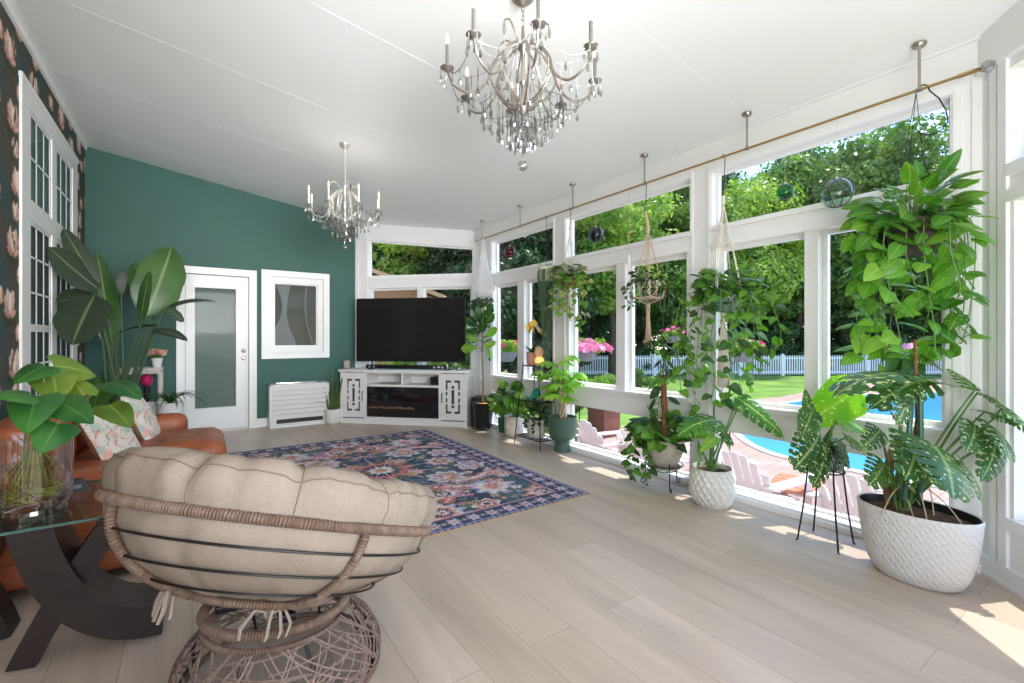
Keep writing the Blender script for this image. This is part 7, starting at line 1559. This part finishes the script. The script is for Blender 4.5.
# 6 big pothos by the third post
y = 1.96; zh = hook_(y, .30, 'long black hook holding the big trailing pothos')
t, b = hanger((RX, y, zh), 'white knotted macrame hanger with a wide tassel at the third window post', lambda b: macrame(b, (RX, y, zh+.004), zh-.06, (RX, y, 1.60), .13, 1.60, tail=.87, n=4, cord=.0055, ph=.15))
rg = random.Random(8)
for k in range(60): a = k*2.4; q = math.sqrt((k+.5)/60); b.tube([V(RX+.012*q*math.cos(a), y+.012*q*math.sin(a), 1.38), V(RX+.035*q*math.cos(a), y+.035*q*math.sin(a), 1.15), V(RX+.052*q*math.cos(a), y+.052*q*math.sin(a), .87+rg.uniform(0, .03))], .004, 4)
b.build('cords', M['rope'], t)
p = Plant('trailing_pothos', (RX, y, 1.45), 'big trailing green pothos in the macrame hanger at the third window post'); c = p.loc
pot(p.t, [(.02, 0), (.08, 0), (.115, .14), (.12, .16), (.108, .16), (.10, .12)], M['sage'], .13, .105)
heart_cluster(p, c+V(0, -.02, .22), .19, .22, .10, 75, .105, 'l_pothos', 101, root=c+V(0, 0, .13), mats=['l_pothos', 'l_dark', 'l_pothos'], down=.1)
for k in range(15):
    a = k*.42+.1; r_ = .18+.07*((k*7) % 3); L_ = .22+.055*((k*5) % 9)
    vine(p, [c+V(.08*math.cos(a), .08*math.sin(a), .15), c+V(r_*.8*math.cos(a)*.75, r_*.9*math.sin(a), .14), c+V(r_*.75*math.cos(a), r_*1.2*math.sin(a), -.05), c+V(r_*.7*math.cos(a+.2), r_*1.25*math.sin(a+.2), -L_*.7), c+V(r_*.65*math.cos(a+.1), r_*1.15*math.sin(a+.1), -L_)], 13, .085, 'l_pothos', 102+k, mats=['l_pothos', 'l_pothos', 'l_dark'])
vine(p, [c+V(-.02, -.06, .1), c+V(-.06, -.10, -.2), c+V(-.08, -.09, -.5), c+V(-.07, -.04, -.66), c+V(-.06, -.12, -.6)], 12, .09, 'l_dark', 130, mats=['l_dark', 'l_pothos']); p.done()
# 7 basket pothos near the corner
p = Plant('basket_pothos', (3.22, .83, 1.70), 'lush green pothos in a dark hanging basket near the right corner'); c = p.loc
b = MB(); b.lathe([(.02, 0), (.085, .0), (.11, .06), (.14, .17), (.145, .18), (.13, .18), (.10, .06)], n=24, cap1=False); b.build('pot', M['cbasket'], p.t)
b = MB(); b.lathe([(.128, .10), (.13, .165), (.002, .175)], n=20); b.build('soil', M['soil'], p.t)
b = MB(p.o)
for k in range(3): a = k*2.094+.5; b.tube([c+V(.14*math.cos(a), .14*math.sin(a), .175), c+V(.05*math.cos(a), .05*math.sin(a), .5), V(RX, .83, 2.612)], .0016, 4)
b.tube([V(RX, .838, 2.61), V(RX, .842, 2.626), V(RX, .822, 2.634), V(RX, .818, 2.61)], .002, 4)
q = [c+V(-.10-.0*j, -.08, .19)+V(.02*math.cos(j*.6)*(1-j*.05), -.0, .02*math.sin(j*.6)*(1-j*.05)) for j in range(14)]; b.tube(q, .003, 5); b.tube([c+V(-.12, -.07, .17), c+V(-.13, .07, .12)], .003, 5); b.build('hanger', M['black'], p.t)
heart_cluster(p, c+V(0, 0, .28), .22, .26, .11, 62, .12, 'l_pothos', 111, root=c+V(0, 0, .17), mats=['l_bask', 'l_bask', 'l_pothos', 'l_lime2'])
rgv = random.Random(77)
for k in range(18):
    a = k*.349+.1; r_ = rgv.uniform(.17, .30); L_ = rgv.uniform(.15, .62)
    if .22*math.cos(a)*r_/.3 > .2: continue
    vine(p, [c+V(.10*math.cos(a), .10*math.sin(a), .17), c+V(r_*.9*math.cos(a)*.8, r_*math.sin(a), .16), c+V(r_*.85*math.cos(a), r_*1.1*math.sin(a), -.02), c+V(r_*.75*math.cos(a+.2), r_*1.05*math.sin(a+.2), -L_*.7), c+V(r_*.65*math.cos(a+.3), r_*.95*math.sin(a+.3), -L_)], int(7+L_*14), .105, 'l_bask', 140+k, mats=['l_bask', 'l_pothos', 'l_bask', 'l_lime2'])
for (dy, z1) in ((.02, .55), (-.16, .34)):
    leaf(p.L('l_bask'), c+V(-.03, dy*.6-.05, .42), c+V(-.05, dy-.05, .42+.08), .035, 'heart', (-.8, -.5, .2), .1); p.S('stem').tube([c+V(0, 0, .17), c+V(-.03, dy*.6-.05, .42)], .003, 5)
p.done()
# glass balls
def glass_ball(px_y, z, r, m, label):
    t = empty('glass_ball', (RX, px_y, z), 0, label, 'ornament'); b = MB(); b.ball((0, 0, 0), r, 24, 16); b.build('globe', m, t)
    b = MB(); rg = random.Random(int(r*1000))
    for k in range(4):
        a = k*PI/4; b.tube([(r*1.01*math.cos(q)*math.cos(a), r*1.01*math.cos(q)*math.sin(a), r*1.01*math.sin(q)) for q in [2*PI*j/24 for j in range(24)]], r*.035, 5, closed=True)
    b.build('ribbon', M['swirl'], t); b = MB(); b.lathe([(.008, r-.002), (.008, r+.012)], n=8); b.tube([(0, 0, r+.01), (0, 0, 2.62-z-.009)], .0008, 4); b.tube([(0, .0095, 2.62-z), (0, 0, 2.63-z), (0, -.0095, 2.62-z), (0, 0, 2.61-z)], .0008, 4, closed=True); b.build('thread', M['rope'], t)
glass_ball(4.81, 2.335, .075, M['bred'], 'cranberry red glass ball hanging in the farthest left bay'); glass_ball(3.299, 2.275, .075, M['bpur'], 'dark purple glass ball hanging in the middle bay')
glass_ball(1.519, 2.24, .052, M['bgrn'], 'smaller solid green glass ball hanging in the nearest bay'); glass_ball(1.213, 2.152, .088, M['bclr'], 'larger clear green glass ball hanging in the nearest bay')
# spare wooden stool rung and skirting details are left plain; small outlet on the green wall
